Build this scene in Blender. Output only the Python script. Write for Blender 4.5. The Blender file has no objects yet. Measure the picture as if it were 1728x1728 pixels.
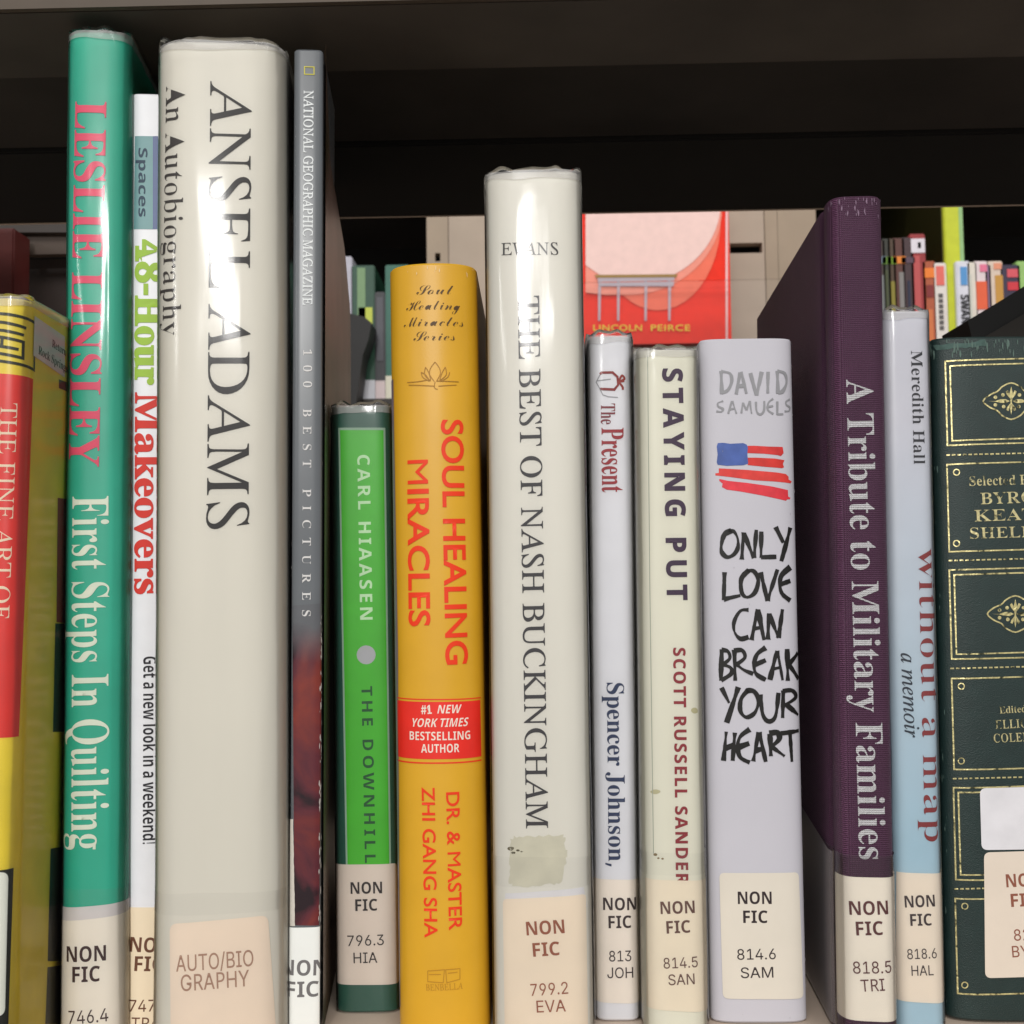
import bpy, bmesh, math, random, json, zlib, base64, struct
from mathutils import Vector, Matrix, noise, geometry
random.seed(7)
SC = bpy.context.scene
COL = SC.collection
rad = math.radians

# ------------------------------------------------------------------ camera
HC = 0.1412                      # camera height above the shelf board
FPX = 1866.0
cam_d = bpy.data.cameras.new('camera')
cam_d.sensor_width = 36; cam_d.lens = 36*FPX/1728
cam_d.clip_start = 0.01; cam_d.clip_end = 60
cam_d.dof.use_dof = True; cam_d.dof.focus_distance = 0.355; cam_d.dof.aperture_fstop = 30
cam = bpy.data.objects.new('camera', cam_d); COL.objects.link(cam)
CAMR = Matrix.Rotation(math.atan(36/FPX), 4, 'Z') @ Matrix.Rotation(rad(90)+math.atan(112/FPX), 4, 'X') @ Matrix.Rotation(rad(-0.72), 4, 'Z')
cam.matrix_world = Matrix.Translation((0, 0, HC)) @ CAMR
SC.camera = cam
CO = Vector((0, 0, HC)); R3 = CAMR.to_3x3()
def ray(px, py): return R3 @ Vector(((px-864)/FPX, -(py-864)/FPX, -1))
def at(px, py, Y):
    d = ray(px, py); return CO + d*(Y/d.y)

# ------------------------------------------------------------------ light
SC.view_settings.view_transform = 'Standard'; SC.view_settings.look = 'None'
SC.view_settings.exposure = 0.08; SC.view_settings.gamma = 1
W = bpy.data.worlds.new('World'); SC.world = W; W.use_nodes = True
bg = W.node_tree.nodes['Background']; bg.inputs[0].default_value = (1.0, 0.985, 0.965, 1); bg.inputs[1].default_value = 0.36
def area(name, loc, rot, sx, sy, power, col=(1, .985, .96)):
    l = bpy.data.lights.new(name, 'AREA'); l.shape = 'RECTANGLE'; l.size = sx; l.size_y = sy; l.energy = power; l.color = col
    o = bpy.data.objects.new(name, l); COL.objects.link(o); o.location = loc; o.rotation_euler = rot; return o
area('ceiling_tube_light', (-0.36, -4.05, 1.40), (0, 0, 0), 0.30, 2.2, 195)
area('ceiling_tube_light', (-2.6, -4.05, 1.40), (0, 0, 0), 0.30, 2.2, 60)
area('ceiling_bounce_fill', (0.3, -1.9, 2.3), (rad(38), 0, 0), 2.6, 1.0, 50)  # added soft fill standing in for light bounced off the ceiling
area('aisle_light', (0.1, 0.62, 1.15), (rad(-4), 0, 0), 1.4, 0.12, 4.6)

# ------------------------------------------------------------------ materials
def lin(c):
    c = c/255.0
    return c/12.92 if c <= .04045 else ((c+.055)/1.055)**2.4
def rgb(r, g, b, k=1.0):
    k = min(k, .86/max(lin(r), lin(g), lin(b), .01)); return (lin(r)*k, lin(g)*k, lin(b)*k, 1)
MC = {}
def mat(name, col, rough=.45, spec=.5, var=.06, vscale=120, bump=.0, bscale=900, metal=0, coat=0, kind=None, col2=None, g=None, streak=False):
    key = (name, col, rough, var, bump, kind, col2, g)
    if key in MC: return MC[key]
    m = bpy.data.materials.new(name); m.use_nodes = True; nt = m.node_tree; N = nt.nodes; L = nt.links
    p = N['Principled BSDF']; p.inputs['Roughness'].default_value = rough
    p.inputs['Specular IOR Level'].default_value = spec; p.inputs['Metallic'].default_value = metal
    p.inputs['Coat Weight'].default_value = coat; p.inputs['Coat Roughness'].default_value = .12
    tc = N.new('ShaderNodeTexCoord')
    src = tc.outputs['Object']
    base = None
    if g:                                   # printed colour running along the height: (z0, z1, other colour)
        sx = N.new('ShaderNodeSeparateXYZ'); L.new(src, sx.inputs[0])
        mr = N.new('ShaderNodeMapRange'); mr.inputs[1].default_value = g[0]; mr.inputs[2].default_value = g[1]; L.new(sx.outputs[2], mr.inputs[0])
        mx = N.new('ShaderNodeMix'); mx.data_type = 'RGBA'; mx.inputs[6].default_value = col; mx.inputs[7].default_value = g[2]
        L.new(mr.outputs[0], mx.inputs[0]); base = mx.outputs[2]
    nz = N.new('ShaderNodeTexNoise'); nz.inputs['Scale'].default_value = vscale; nz.inputs['Detail'].default_value = 6
    if streak:
        mp = N.new('ShaderNodeMapping'); mp.inputs['Scale'].default_value = (1, 1, .06); L.new(src, mp.inputs[0]); L.new(mp.outputs[0], nz.inputs['Vector'])
    else: L.new(src, nz.inputs['Vector'])
    hs = N.new('ShaderNodeMix'); hs.data_type = 'RGBA'; hs.blend_type = 'MULTIPLY'; hs.inputs[0].default_value = 1
    cr = N.new('ShaderNodeMapRange'); cr.inputs[1].default_value = .3; cr.inputs[2].default_value = .7; cr.inputs[3].default_value = 1-var; cr.inputs[4].default_value = 1+var
    L.new(nz.outputs['Fac'], cr.inputs[0])
    if kind == 'photo':                     # a printed canyon photograph: dark red rock, shadows, ochre
        n2 = N.new('ShaderNodeTexNoise'); n2.inputs['Scale'].default_value = 34; n2.inputs['Detail'].default_value = 8; n2.inputs['Distortion'].default_value = 1.2; L.new(src, n2.inputs['Vector'])
        rp = N.new('ShaderNodeValToRGB'); e = rp.color_ramp.elements
        e[0].position = .36; e[0].color = rgb(34, 18, 26); e[1].position = .64; e[1].color = rgb(128, 50, 40)
        x = e.new(.47); x.color = rgb(88, 36, 46); L.new(n2.outputs['Fac'], rp.inputs[0])
        if g:
            ad = N.new('ShaderNodeMath'); ad.operation = 'MULTIPLY_ADD'; ad.inputs[1].default_value = .012; L.new(n2.outputs['Fac'], ad.inputs[0]); L.new(sx.outputs[2], ad.inputs[2])
            L.new(ad.outputs[0], mr.inputs[0]); L.new(rp.outputs[0], mx.inputs[6]); base = mx.outputs[2]
        else: base = rp.outputs[0]
    if kind == 'flank':
        n2 = N.new('ShaderNodeTexNoise'); n2.inputs['Scale'].default_value = 14; n2.inputs['Detail'].default_value = 5; L.new(src, n2.inputs['Vector'])
        rp = N.new('ShaderNodeValToRGB'); e = rp.color_ramp.elements
        e[0].position = .4; e[0].color = rgb(62, 54, 34); e[1].position = .6; e[1].color = col; L.new(n2.outputs['Fac'], rp.inputs[0]); base = rp.outputs[0]
    if base is None: hs.inputs[6].default_value = col
    else: L.new(base, hs.inputs[6])
    L.new(cr.outputs[0], hs.inputs[7]); L.new(hs.outputs[2], p.inputs['Base Color'])
    if kind == 'foil':
        n4 = N.new('ShaderNodeTexNoise'); n4.inputs['Scale'].default_value = 420; n4.inputs['Detail'].default_value = 6; L.new(src, n4.inputs['Vector'])
        m4 = N.new('ShaderNodeMapRange'); m4.inputs[1].default_value = .56; m4.inputs[2].default_value = .66; L.new(n4.outputs['Fac'], m4.inputs[0])
        c4 = N.new('ShaderNodeMix'); c4.data_type = 'RGBA'; c4.inputs[6].default_value = col; c4.inputs[7].default_value = rgb(70, 72, 50); L.new(m4.outputs[0], c4.inputs[0]); L.new(c4.outputs[2], hs.inputs[6])
    if kind == 'cloth':
        sp = N.new('ShaderNodeSeparateXYZ'); L.new(src, sp.inputs[0]); sm = N.new('ShaderNodeMath'); L.new(sp.outputs[0], sm.inputs[0]); L.new(sp.outputs[1], sm.inputs[1])
        cb = N.new('ShaderNodeCombineXYZ'); L.new(sm.outputs[0], cb.inputs[0]); L.new(sp.outputs[1], cb.inputs[1]); L.new(sp.outputs[2], cb.inputs[2])
        def wave(axis, sc):
            w = N.new('ShaderNodeTexWave'); w.bands_direction = axis; w.inputs['Scale'].default_value = sc; w.inputs['Distortion'].default_value = 1.6; w.inputs['Detail'].default_value = 2; w.inputs['Detail Scale'].default_value = 3
            L.new(cb.outputs[0], w.inputs['Vector']); return w.outputs['Fac']
        mm = N.new('ShaderNodeMath'); mm.operation = 'MULTIPLY'; L.new(wave('X', 620), mm.inputs[0]); L.new(wave('Z', 520), mm.inputs[1])
        b = N.new('ShaderNodeBump'); b.inputs['Strength'].default_value = 1.0; b.inputs['Distance'].default_value = .0005; L.new(mm.outputs[0], b.inputs['Height']); L.new(b.outputs[0], p.inputs['Normal'])
        c2 = N.new('ShaderNodeMix'); c2.data_type = 'RGBA'; L.new(mm.outputs[0], c2.inputs[0]); c2.inputs[6].default_value = tuple(v*.72 for v in col[:3])+(1,); c2.inputs[7].default_value = tuple(min(1, v*1.9+.012) for v in col[:3])+(1,)
        L.new(c2.outputs[2], hs.inputs[6])
    elif bump:
        n3 = N.new('ShaderNodeTexNoise'); n3.inputs['Scale'].default_value = bscale; n3.inputs['Detail'].default_value = 4; L.new(src, n3.inputs['Vector'])
        b = N.new('ShaderNodeBump'); b.inputs['Strength'].default_value = bump; b.inputs['Distance'].default_value = .0005; L.new(n3.outputs['Fac'], b.inputs['Height']); L.new(b.outputs[0], p.inputs['Normal'])
    MC[key] = m; return m
def film(name='clear_film', rough=.08, haze=.02, tint=(1, 1, 1, 1), hcol=(.8, .8, .78, 1)):
    key = (name, rough, haze, hcol)
    if key in MC: return MC[key]
    m = bpy.data.materials.new(name); m.use_nodes = True; nt = m.node_tree; N = nt.nodes; L = nt.links
    N.remove(N['Principled BSDF']); out = N['Material Output']
    t = N.new('ShaderNodeBsdfTransparent'); t.inputs[0].default_value = tint
    gl = N.new('ShaderNodeBsdfGlossy'); gl.inputs['Roughness'].default_value = rough
    df = N.new('ShaderNodeBsdfDiffuse'); df.inputs[0].default_value = hcol
    fr = N.new('ShaderNodeFresnel'); fr.inputs['IOR'].default_value = 1.34
    tc = N.new('ShaderNodeTexCoord'); mp = N.new('ShaderNodeMapping'); mp.inputs['Scale'].default_value = (1, 1, .12)
    nz = N.new('ShaderNodeTexNoise'); nz.inputs['Scale'].default_value = 260; nz.inputs['Detail'].default_value = 4
    L.new(tc.outputs['Object'], mp.inputs[0]); L.new(mp.outputs[0], nz.inputs['Vector'])
    b = N.new('ShaderNodeBump'); b.inputs['Strength'].default_value = .05; b.inputs['Distance'].default_value = .0003; L.new(nz.outputs['Fac'], b.inputs['Height']); L.new(b.outputs[0], gl.inputs['Normal'])
    m1 = N.new('ShaderNodeMixShader'); m1.inputs[0].default_value = haze; L.new(t.outputs[0], m1.inputs[1]); L.new(df.outputs[0], m1.inputs[2])
    m2 = N.new('ShaderNodeMixShader'); L.new(fr.outputs[0], m2.inputs[0]); L.new(m1.outputs[0], m2.inputs[1]); L.new(gl.outputs[0], m2.inputs[2])
    L.new(m2.outputs[0], out.inputs[0]); MC[key] = m; return m
def ink(r, g, b, k=1.0, rough=.5): return mat('ink', rgb(r, g, b, k), rough, .35, .04)

# ------------------------------------------------------------------ mesh helpers
def link(name, me, m, parent=None, smooth=False):
    if m: me.materials.append(m)
    o = bpy.data.objects.new(name, me); COL.objects.link(o)
    if parent: o.parent = parent
    if smooth:
        me.shade_smooth(); me.set_sharp_from_angle(angle=rad(38))
    return o
def add_box(bm, x0, x1, y0, y1, z0, z1, bev=0):
    r = bmesh.ops.create_cube(bm, size=1)
    for v in r['verts']:
        v.co = Vector(((x0+x1)/2+v.co.x*(x1-x0), (y0+y1)/2+v.co.y*(y1-y0), (z0+z1)/2+v.co.z*(z1-z0)))
    if bev:
        es = list({e for v in r['verts'] for e in v.link_edges})
        bmesh.ops.bevel(bm, geom=es, offset=bev, segments=2, affect='EDGES')
def box(name, x0, x1, y0, y1, z0, z1, m, parent=None, bev=0):
    bm = bmesh.new(); add_box(bm, x0, x1, y0, y1, z0, z1, bev); me = bpy.data.meshes.new(name); bm.to_mesh(me); bm.free()
    return link(name, me, m, parent, bool(bev))
def prism(name, pts, y0, y1, m, parent=None, bev=0):      # polygon in x,z extruded along y
    bm = bmesh.new(); v = [bm.verts.new((x, y0, z)) for x, z in pts]; f = bm.faces.new(v)
    r = bmesh.ops.extrude_face_region(bm, geom=[f])
    for e in r['geom']:
        if isinstance(e, bmesh.types.BMVert): e.co.y = y1
    bmesh.ops.recalc_face_normals(bm, faces=bm.faces)
    if bev: bmesh.ops.bevel(bm, geom=list(bm.edges), offset=bev, segments=2, affect='EDGES')
    me = bpy.data.meshes.new(name); bm.to_mesh(me); bm.free(); return link(name, me, m, parent, bool(bev))
def thing(name, label, cat, group=None, M=None):
    o = bpy.data.objects.new(name, None); COL.objects.link(o); o.empty_display_size = .02
    o['label'] = label; o['category'] = cat
    if group: o['group'] = group
    if M is not None: o.matrix_world = M
    return o
def tag(o, label, cat, group=None):
    o['label'] = label; o['category'] = cat
    if group: o['group'] = group

# ------------------------------------------------------------------ lettering outlines
FONT_SETS = (('B', 'ABCDEFGHIJKLMNOPQRSTUVWXYZabcdefghijklmnopqrstuvwxyz0123456789-,! '),
 ('I', 'ABCDEFGHIJKLMNOPQRSTUVWXYZaemoirt '), ('J', 'SoulHeaingMrcs '),
 ('S', 'ABCDEFGHIJKLMNOPQRSTUVWXYZSpacesnwlokidGt!8 '),
 ('A', 'ABCDEFGHIJKLMNOPQRSTUVWXYZ0123456789./# '),
 ('G', 'ABCDEFGHIJKLMNOPQRSTUVWXYZ.&enwlokidGta! '))
# for every letter: advance, number of outlines, then per outline the point count and the steps from point to point
_v = [
437,2,29,-9,0,0,18,18,3,15,9,12,17,13,28,157,391,18,-1,160,-378,27,-53,14,-12,18,-4,0,-18,-214,0,0,18,30,3,18,9,6,16,-10,35,-20,51,-150,0,-24,-61,-3,-12,-1,-11,5,-16,16,-11,28,-3,4,0,0,-18,3,113,161,129,0,-65,158,443,3,34,16,0,0,17,29,5,17,10,10,19,3,31,0,287,-6,43,-7,13,-11,8,-36,6,0,16,205,0,64,-4,49,-12,35,-21,21,-30,7,-37,-4,-31,-13,-26,-22,-20,-31,-16,-39,-11,47,-12,37,-18,26,-23,16,-29,5,-33,-5,-39,-16,-32,-26,-26,-36,-20,-44,-11,-53,-4,13,182,252,6,0,46,5,29,15,16,29,6,44,-4,40,-12,27,-21,16,-32,6,-18,-2,-10,-7,-6,-34,14,222,24,37,6,24,19,13,32,5,47,-6,48,-18,32,-32,17,-48,6,-15,0,0,-166,2,-19,6,-13,12,-7,469,1,43,257,-11,-64,8,-56,23,-46,36,-35,48,-22,58,-8,66,8,66,22,57,36,48,47,36,56,23,64,7,50,-6,58,-19,21,-5,20,8,11,22,18,0,0,-157,-17,0,-28,56,-36,43,-28,20,-30,12,-33,4,-43,-8,-35,-26,-24,-44,-14,-61,-5,-78,5,-73,16,-56,27,-41,38,-24,48,-8,40,5,40,16,37,26,33,35,19,-17,-52,-56,-63,-33,496,2,24,20,0,0,17,27,4,16,9,8,16,3,29,0,299,-3,33,-10,19,-18,9,-28,4,0,16,207,0,74,-6,61,
-20,48,-33,35,-45,21,-56,7,-67,-9,-82,-29,-64,-48,-46,-67,-27,-87,-9,20,222,24,40,6,33,17,24,28,18,40,10,51,4,63,-6,74,-15,57,-25,41,-36,24,-46,8,-21,-2,-12,-8,-6,-14,-2,-24,0,-313,2,-24,6,-14,12,-7,442,1,53,14,0,0,17,30,3,18,10,10,18,3,30,0,291,-3,36,-10,20,-18,10,-28,4,0,16,383,0,0,-135,-16,0,-8,37,-14,29,-21,20,-45,18,-63,6,-32,-2,-9,-4,-5,-7,-3,-29,0,-142,10,0,39,6,27,17,18,31,11,45,16,0,0,-227,-17,0,-5,36,-9,27,-14,20,-18,12,-25,7,-31,2,-2,0,0,-155,2,-20,7,-12,14,-6,24,-1,46,2,37,9,32,14,26,22,22,30,18,38,19,0,-28,-143,405,1,44,15,0,0,17,30,6,17,11,10,19,3,31,0,291,-4,30,-10,18,-18,10,-29,6,0,16,380,0,0,-135,-17,0,-8,37,-14,28,-19,21,-26,14,-35,8,-45,3,-30,-2,-14,-8,-4,-23,0,-151,8,0,39,6,27,17,18,31,10,46,18,0,0,-229,-17,0,-11,50,-17,32,-28,18,-40,6,-7,0,0,-143,6,-38,8,-12,14,-7,47,-7,0,-17,508,1,57,268,-10,-68,7,-59,22,-48,36,-36,48,-22,58,-7,68,7,66,22,57,36,47,46,36,56,23,62,7,54,-6,58,-18,19,-5,18,7,13,22,18,0,0,-157,-17,0,-17,38,-21,33,-25,27,-28,20,-30,13,-32,4,-43,-8,-35,
-26,-24,-43,-14,-61,-5,-77,4,-65,11,-53,19,-43,26,-30,32,-18,37,-6,33,3,20,11,11,18,4,26,0,57,-4,26,-10,16,-20,9,-34,3,0,16,225,0,0,-16,-27,-3,-16,-8,-8,-16,-3,-27,0,-99,-59,-22,-59,-13,524,1,52,15,0,0,17,30,5,17,10,10,18,3,31,0,298,-4,27,-9,18,-18,10,-28,5,0,16,226,0,0,-16,-38,-7,-11,-7,-6,-10,-5,-36,0,-128,160,0,0,128,-5,36,-6,10,-11,7,-38,7,0,16,225,0,0,-16,-29,-5,-17,-10,-9,-17,-3,-28,0,-298,3,-29,9,-19,17,-11,29,-5,0,-17,-225,0,0,17,29,4,18,10,10,18,3,32,0,140,-160,0,0,-140,3,-31,9,-18,18,-10,30,-5,0,-17,261,1,24,13,0,0,17,29,6,19,9,11,17,3,26,0,312,-3,25,-9,15,-18,8,-32,4,0,16,231,0,0,-16,-30,-4,-18,-8,-10,-15,-3,-25,0,-310,4,-33,7,-10,12,-8,40,-9,0,-17,331,1,40,109,-65,-31,3,-27,8,-22,14,-18,18,-11,21,-3,24,3,21,11,17,15,10,18,4,20,-4,15,-9,10,-15,4,-19,-8,-29,-8,-18,7,-16,21,-5,21,4,13,11,6,19,3,27,0,346,-6,42,-7,13,-13,8,-43,9,0,16,235,0,0,-16,-37,-8,-11,-8,-6,-12,-5,-44,0,-278,-6,-56,-17,-43,-30,-31,-40,-18,511,1,53,16,0,0,17,29,5,18,10,9,18,3,31,0,298,-3,27,-9,18,-18,10,-28,
5,0,16,225,0,0,-16,-37,-7,-11,-7,-7,-10,-4,-36,0,-145,138,139,21,25,7,20,-7,12,-19,6,-32,3,0,16,195,0,0,-16,-9,0,-41,-9,-44,-26,-47,-43,-74,-76,192,-239,24,-21,32,-8,0,-17,-238,0,0,17,25,1,16,3,9,6,3,7,-5,13,-13,19,-117,148,-16,-16,0,-117,3,-31,9,-18,18,-10,29,-5,0,-17,427,1,31,15,0,0,17,30,5,17,10,10,18,3,31,0,298,-4,28,-9,18,-18,9,-28,5,0,16,234,0,0,-16,-42,-5,-12,-7,-8,-11,-6,-37,0,-296,3,-36,6,-10,9,-6,34,-3,44,3,37,9,30,16,25,24,21,32,18,42,18,0,-25,-154,634,1,43,14,0,0,17,29,5,18,10,11,18,3,29,0,303,-4,34,-7,10,-11,6,-38,7,0,16,170,0,132,-313,132,313,168,0,0,-16,-27,-6,-17,-10,-10,-18,-3,-27,0,-293,5,-42,6,-12,11,-8,35,-6,0,-17,-221,0,0,17,37,8,10,7,7,12,5,39,0,316,-167,-399,-18,0,-165,389,0,-309,4,-32,11,-18,19,-10,30,-3,0,-17,494,1,33,403,-11,-296,361,0,-271,3,-30,9,-18,17,-10,31,-4,0,-17,-149,0,0,17,36,6,11,7,6,11,5,38,0,309,-40,45,-18,6,0,16,138,0,235,-286,0,208,-5,37,-7,11,-10,6,-38,8,0,16,149,0,0,-16,-30,-5,-17,-9,-8,-18,-3,-30,0,-388,526,2,32,261,-11,-48,5,-44,13,-40,22,
-35,29,-28,35,-21,41,-13,45,-4,49,4,48,13,45,21,41,29,35,35,29,40,22,46,14,49,4,48,-4,44,-14,40,-21,34,-28,28,-35,22,-41,13,-46,4,-49,-4,-49,-13,-45,-22,-41,-29,-35,-35,-29,-40,-22,-45,-13,22,265,12,41,9,32,26,23,43,14,60,4,78,-3,65,-11,53,-17,43,-24,30,-30,18,-34,6,-41,-8,-33,-26,-23,-43,-13,-61,-5,-77,4,-65,10,-54,18,-42,24,-30,29,-19,418,2,32,15,0,0,17,30,5,17,10,10,18,3,31,0,298,-4,27,-9,18,-18,10,-28,5,0,16,198,0,73,-3,49,-12,30,-18,24,-24,14,-31,5,-35,-5,-36,-14,-30,-23,-26,-33,-19,-42,-12,-50,-3,-60,0,0,-125,3,-31,9,-18,18,-10,30,-5,0,-17,14,182,230,19,0,43,5,28,18,15,30,5,46,-4,46,-13,31,-23,19,-36,6,-17,-2,-10,-5,-5,-10,-2,-16,526,2,40,378,-116,-51,5,-45,14,-39,23,-31,32,-25,41,-46,22,-40,29,-31,36,-23,43,-15,47,-4,52,4,48,13,45,21,41,29,35,35,29,40,22,46,14,49,4,48,-4,44,-14,40,-21,34,-28,28,-35,22,-41,13,-46,4,-49,-5,-52,-14,-48,-25,-42,-33,-37,-42,-28,-49,-21,30,-45,38,-27,47,-9,47,8,3,-19,-60,-18,22,265,12,42,9,32,26,23,43,14,60,4,78,-3,65,-11,53,-18,43,-24,30,-30,18,-34,
6,-41,-8,-33,-26,-23,-43,-13,-61,-5,-77,4,-65,11,-54,18,-42,24,-30,29,-19,473,2,37,15,0,0,17,30,5,17,10,10,18,3,31,0,298,-4,27,-9,18,-18,10,-28,5,0,16,201,0,61,-3,51,-10,38,-16,28,-23,17,-31,5,-38,-11,-49,-34,-37,-57,-24,117,-174,20,-24,11,-7,15,-2,2,0,0,-17,-142,0,-137,212,-19,0,0,-131,3,-31,9,-18,18,-10,30,-5,0,-17,15,182,234,21,0,46,6,31,18,18,32,6,46,-4,34,-9,27,-16,19,-22,11,-29,4,-22,-2,-12,-7,-6,-13,-2,-24,391,1,68,43,-11,0,169,19,0,21,-64,28,-44,25,-20,28,-11,33,-4,34,5,26,16,16,24,6,29,-6,28,-18,23,-30,20,-62,31,-51,30,-35,32,-21,36,-6,43,4,38,13,33,21,26,27,20,33,13,37,4,44,-5,53,-13,9,-2,9,-1,13,5,7,16,19,0,0,-147,-17,0,-12,35,-17,31,-21,25,-24,19,-26,12,-28,4,-31,-5,-23,-14,-15,-20,-5,-26,4,-24,13,-20,22,-17,30,-16,64,-30,37,-20,27,-20,20,-22,13,-23,7,-26,2,-29,-5,-40,-15,-35,-25,-29,-33,-21,-41,-14,-48,-4,-34,2,-32,9,-28,8,-13,3,-16,-5,-8,-18,424,1,29,92,0,0,17,31,4,19,10,10,19,4,31,0,352,-7,0,-47,-7,-37,-23,-24,-36,-12,-49,-18,0,0,137,399,0,0,-138,-16,0,-9,42,-17,32,-25,
24,-33,14,-41,4,-6,0,0,-352,4,-32,9,-19,20,-9,32,-4,0,-17,493,1,48,248,-13,-56,5,-45,14,-33,23,-23,32,-13,42,-5,52,0,224,-3,27,-9,18,-18,10,-28,5,0,16,225,0,0,-16,-38,-7,-10,-7,-7,-10,-4,-36,0,-239,5,-52,17,-37,18,-16,24,-10,30,-3,42,6,33,16,23,27,15,39,4,49,0,219,-3,28,-10,17,-19,10,-32,6,0,16,146,0,0,-16,-26,-7,-15,-11,-8,-17,-3,-26,0,-197,-4,-63,-15,-49,-23,-37,-34,-25,-44,-15,428,1,26,212,-13,-168,394,-22,39,-14,12,-22,7,0,16,225,0,0,-16,-45,-7,-10,-9,-4,-13,9,-32,98,-235,89,234,7,32,-4,14,-9,9,-43,7,0,16,143,0,0,-16,-19,-3,-15,-9,-13,-16,-13,-28,-152,-396,612,1,41,171,-11,-139,404,-17,34,-12,8,-18,4,0,16,196,0,0,-16,-31,-7,-7,-9,-3,-13,8,-37,75,-220,78,200,-15,46,-8,19,-11,11,-38,10,0,16,210,0,0,-16,-26,-3,-15,-9,-5,-15,6,-26,75,-220,67,203,8,37,-3,15,-8,9,-35,9,0,16,121,0,0,-16,-17,-6,-13,-12,-19,-42,-129,-390,-18,0,-112,320,-126,-320,471,1,57,11,0,0,17,29,6,26,16,24,27,103,142,-115,178,-31,39,-14,10,-17,4,-2,0,0,16,230,0,0,-16,-15,0,-22,-3,-13,-8,-4,-13,11,-27,64,-99,57,84,13,
23,4,18,-5,13,-15,8,-26,4,0,16,165,0,0,-16,-3,0,-28,-4,-24,-12,-23,-20,-23,-30,-76,-108,132,-208,23,-29,12,-8,13,-3,3,0,0,-17,-226,0,0,17,5,0,26,3,16,8,5,13,-4,16,-11,22,-65,104,-72,-102,-10,-19,-4,-17,6,-15,16,-9,28,-4,0,-17,426,1,41,101,0,0,17,30,5,17,10,9,18,4,31,0,98,-115,208,-17,27,-15,15,-13,6,-14,3,0,17,220,0,0,-17,-12,0,-28,-6,-9,-7,-2,-9,8,-24,84,-166,85,140,12,23,4,19,-6,16,-17,11,-28,3,-3,0,0,17,144,0,0,-17,-16,-4,-14,-10,-26,-32,-115,-189,0,-122,3,-31,9,-18,18,-10,30,-5,0,-17,442,1,24,20,0,0,11,256,419,-62,0,-40,-3,-33,-7,-26,-13,-21,-21,-18,-30,-15,-40,-17,0,13,139,349,0,0,-12,-253,-414,86,0,43,3,37,11,30,18,25,26,19,34,14,43,17,0,-17,-164,344,2,52,255,-10,-29,5,-18,15,-8,25,-32,-24,-35,-15,-38,-5,-31,5,-24,15,-15,23,-5,29,5,28,14,24,24,21,56,28,80,26,0,51,-3,25,-9,16,-16,10,-23,4,-25,-3,-14,-7,-5,-12,9,-17,10,-26,-3,-16,-10,-13,-15,-8,-18,-3,-18,3,-14,9,-9,15,-3,18,4,23,12,19,20,17,26,13,31,8,36,2,61,-6,40,-20,17,-21,10,-27,3,-34,0,-148,2,-22,9,-6,16,8,9,-14,-23,-21,-25,
-13,9,151,34,23,7,25,22,0,106,-45,-18,-27,-28,-9,-39,4,-28,11,-17,361,2,28,43,-11,0,399,-2,26,-4,14,-11,8,-18,3,0,16,130,0,0,-176,24,22,28,13,31,4,33,-5,30,-14,24,-23,18,-31,12,-37,4,-42,-5,-48,-14,-43,-23,-35,-30,-27,-37,-17,-41,-6,-30,4,-29,13,-28,21,-52,-39,17,183,14,21,4,16,12,12,19,10,46,3,65,-3,53,-11,38,-19,22,-28,7,-15,-3,-14,-7,-11,-13,-6,-15,0,-173,5,-31,15,-18,294,1,42,156,-10,-37,5,-32,16,-28,24,-21,33,-14,38,-5,44,6,46,15,41,24,34,32,26,37,16,42,6,43,-5,32,-16,21,-23,6,-30,-2,-17,-9,-13,-13,-8,-17,-3,-22,5,-13,16,-5,26,1,10,0,10,-3,15,-9,8,-16,3,-31,-12,-20,-37,-6,-61,6,-64,19,-47,19,-21,22,-13,26,-4,35,9,32,25,14,-12,-37,-39,-43,-23,370,2,33,140,-10,-33,5,-29,15,-25,25,-18,31,-12,38,-4,43,5,49,12,41,19,35,26,25,31,16,34,5,29,-4,26,-13,22,-21,0,121,-3,18,-8,11,-14,7,-22,2,0,16,143,0,0,-380,6,-34,10,-9,18,-4,0,-17,-59,-5,-71,-16,0,49,-22,-27,-28,-17,18,171,28,16,3,15,10,13,15,8,20,0,166,-6,15,-11,13,-15,8,-17,3,-19,-4,-14,-10,-11,-17,-9,-40,-3,-57,2,-55,10,-40,16,-22,301,2,
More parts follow.
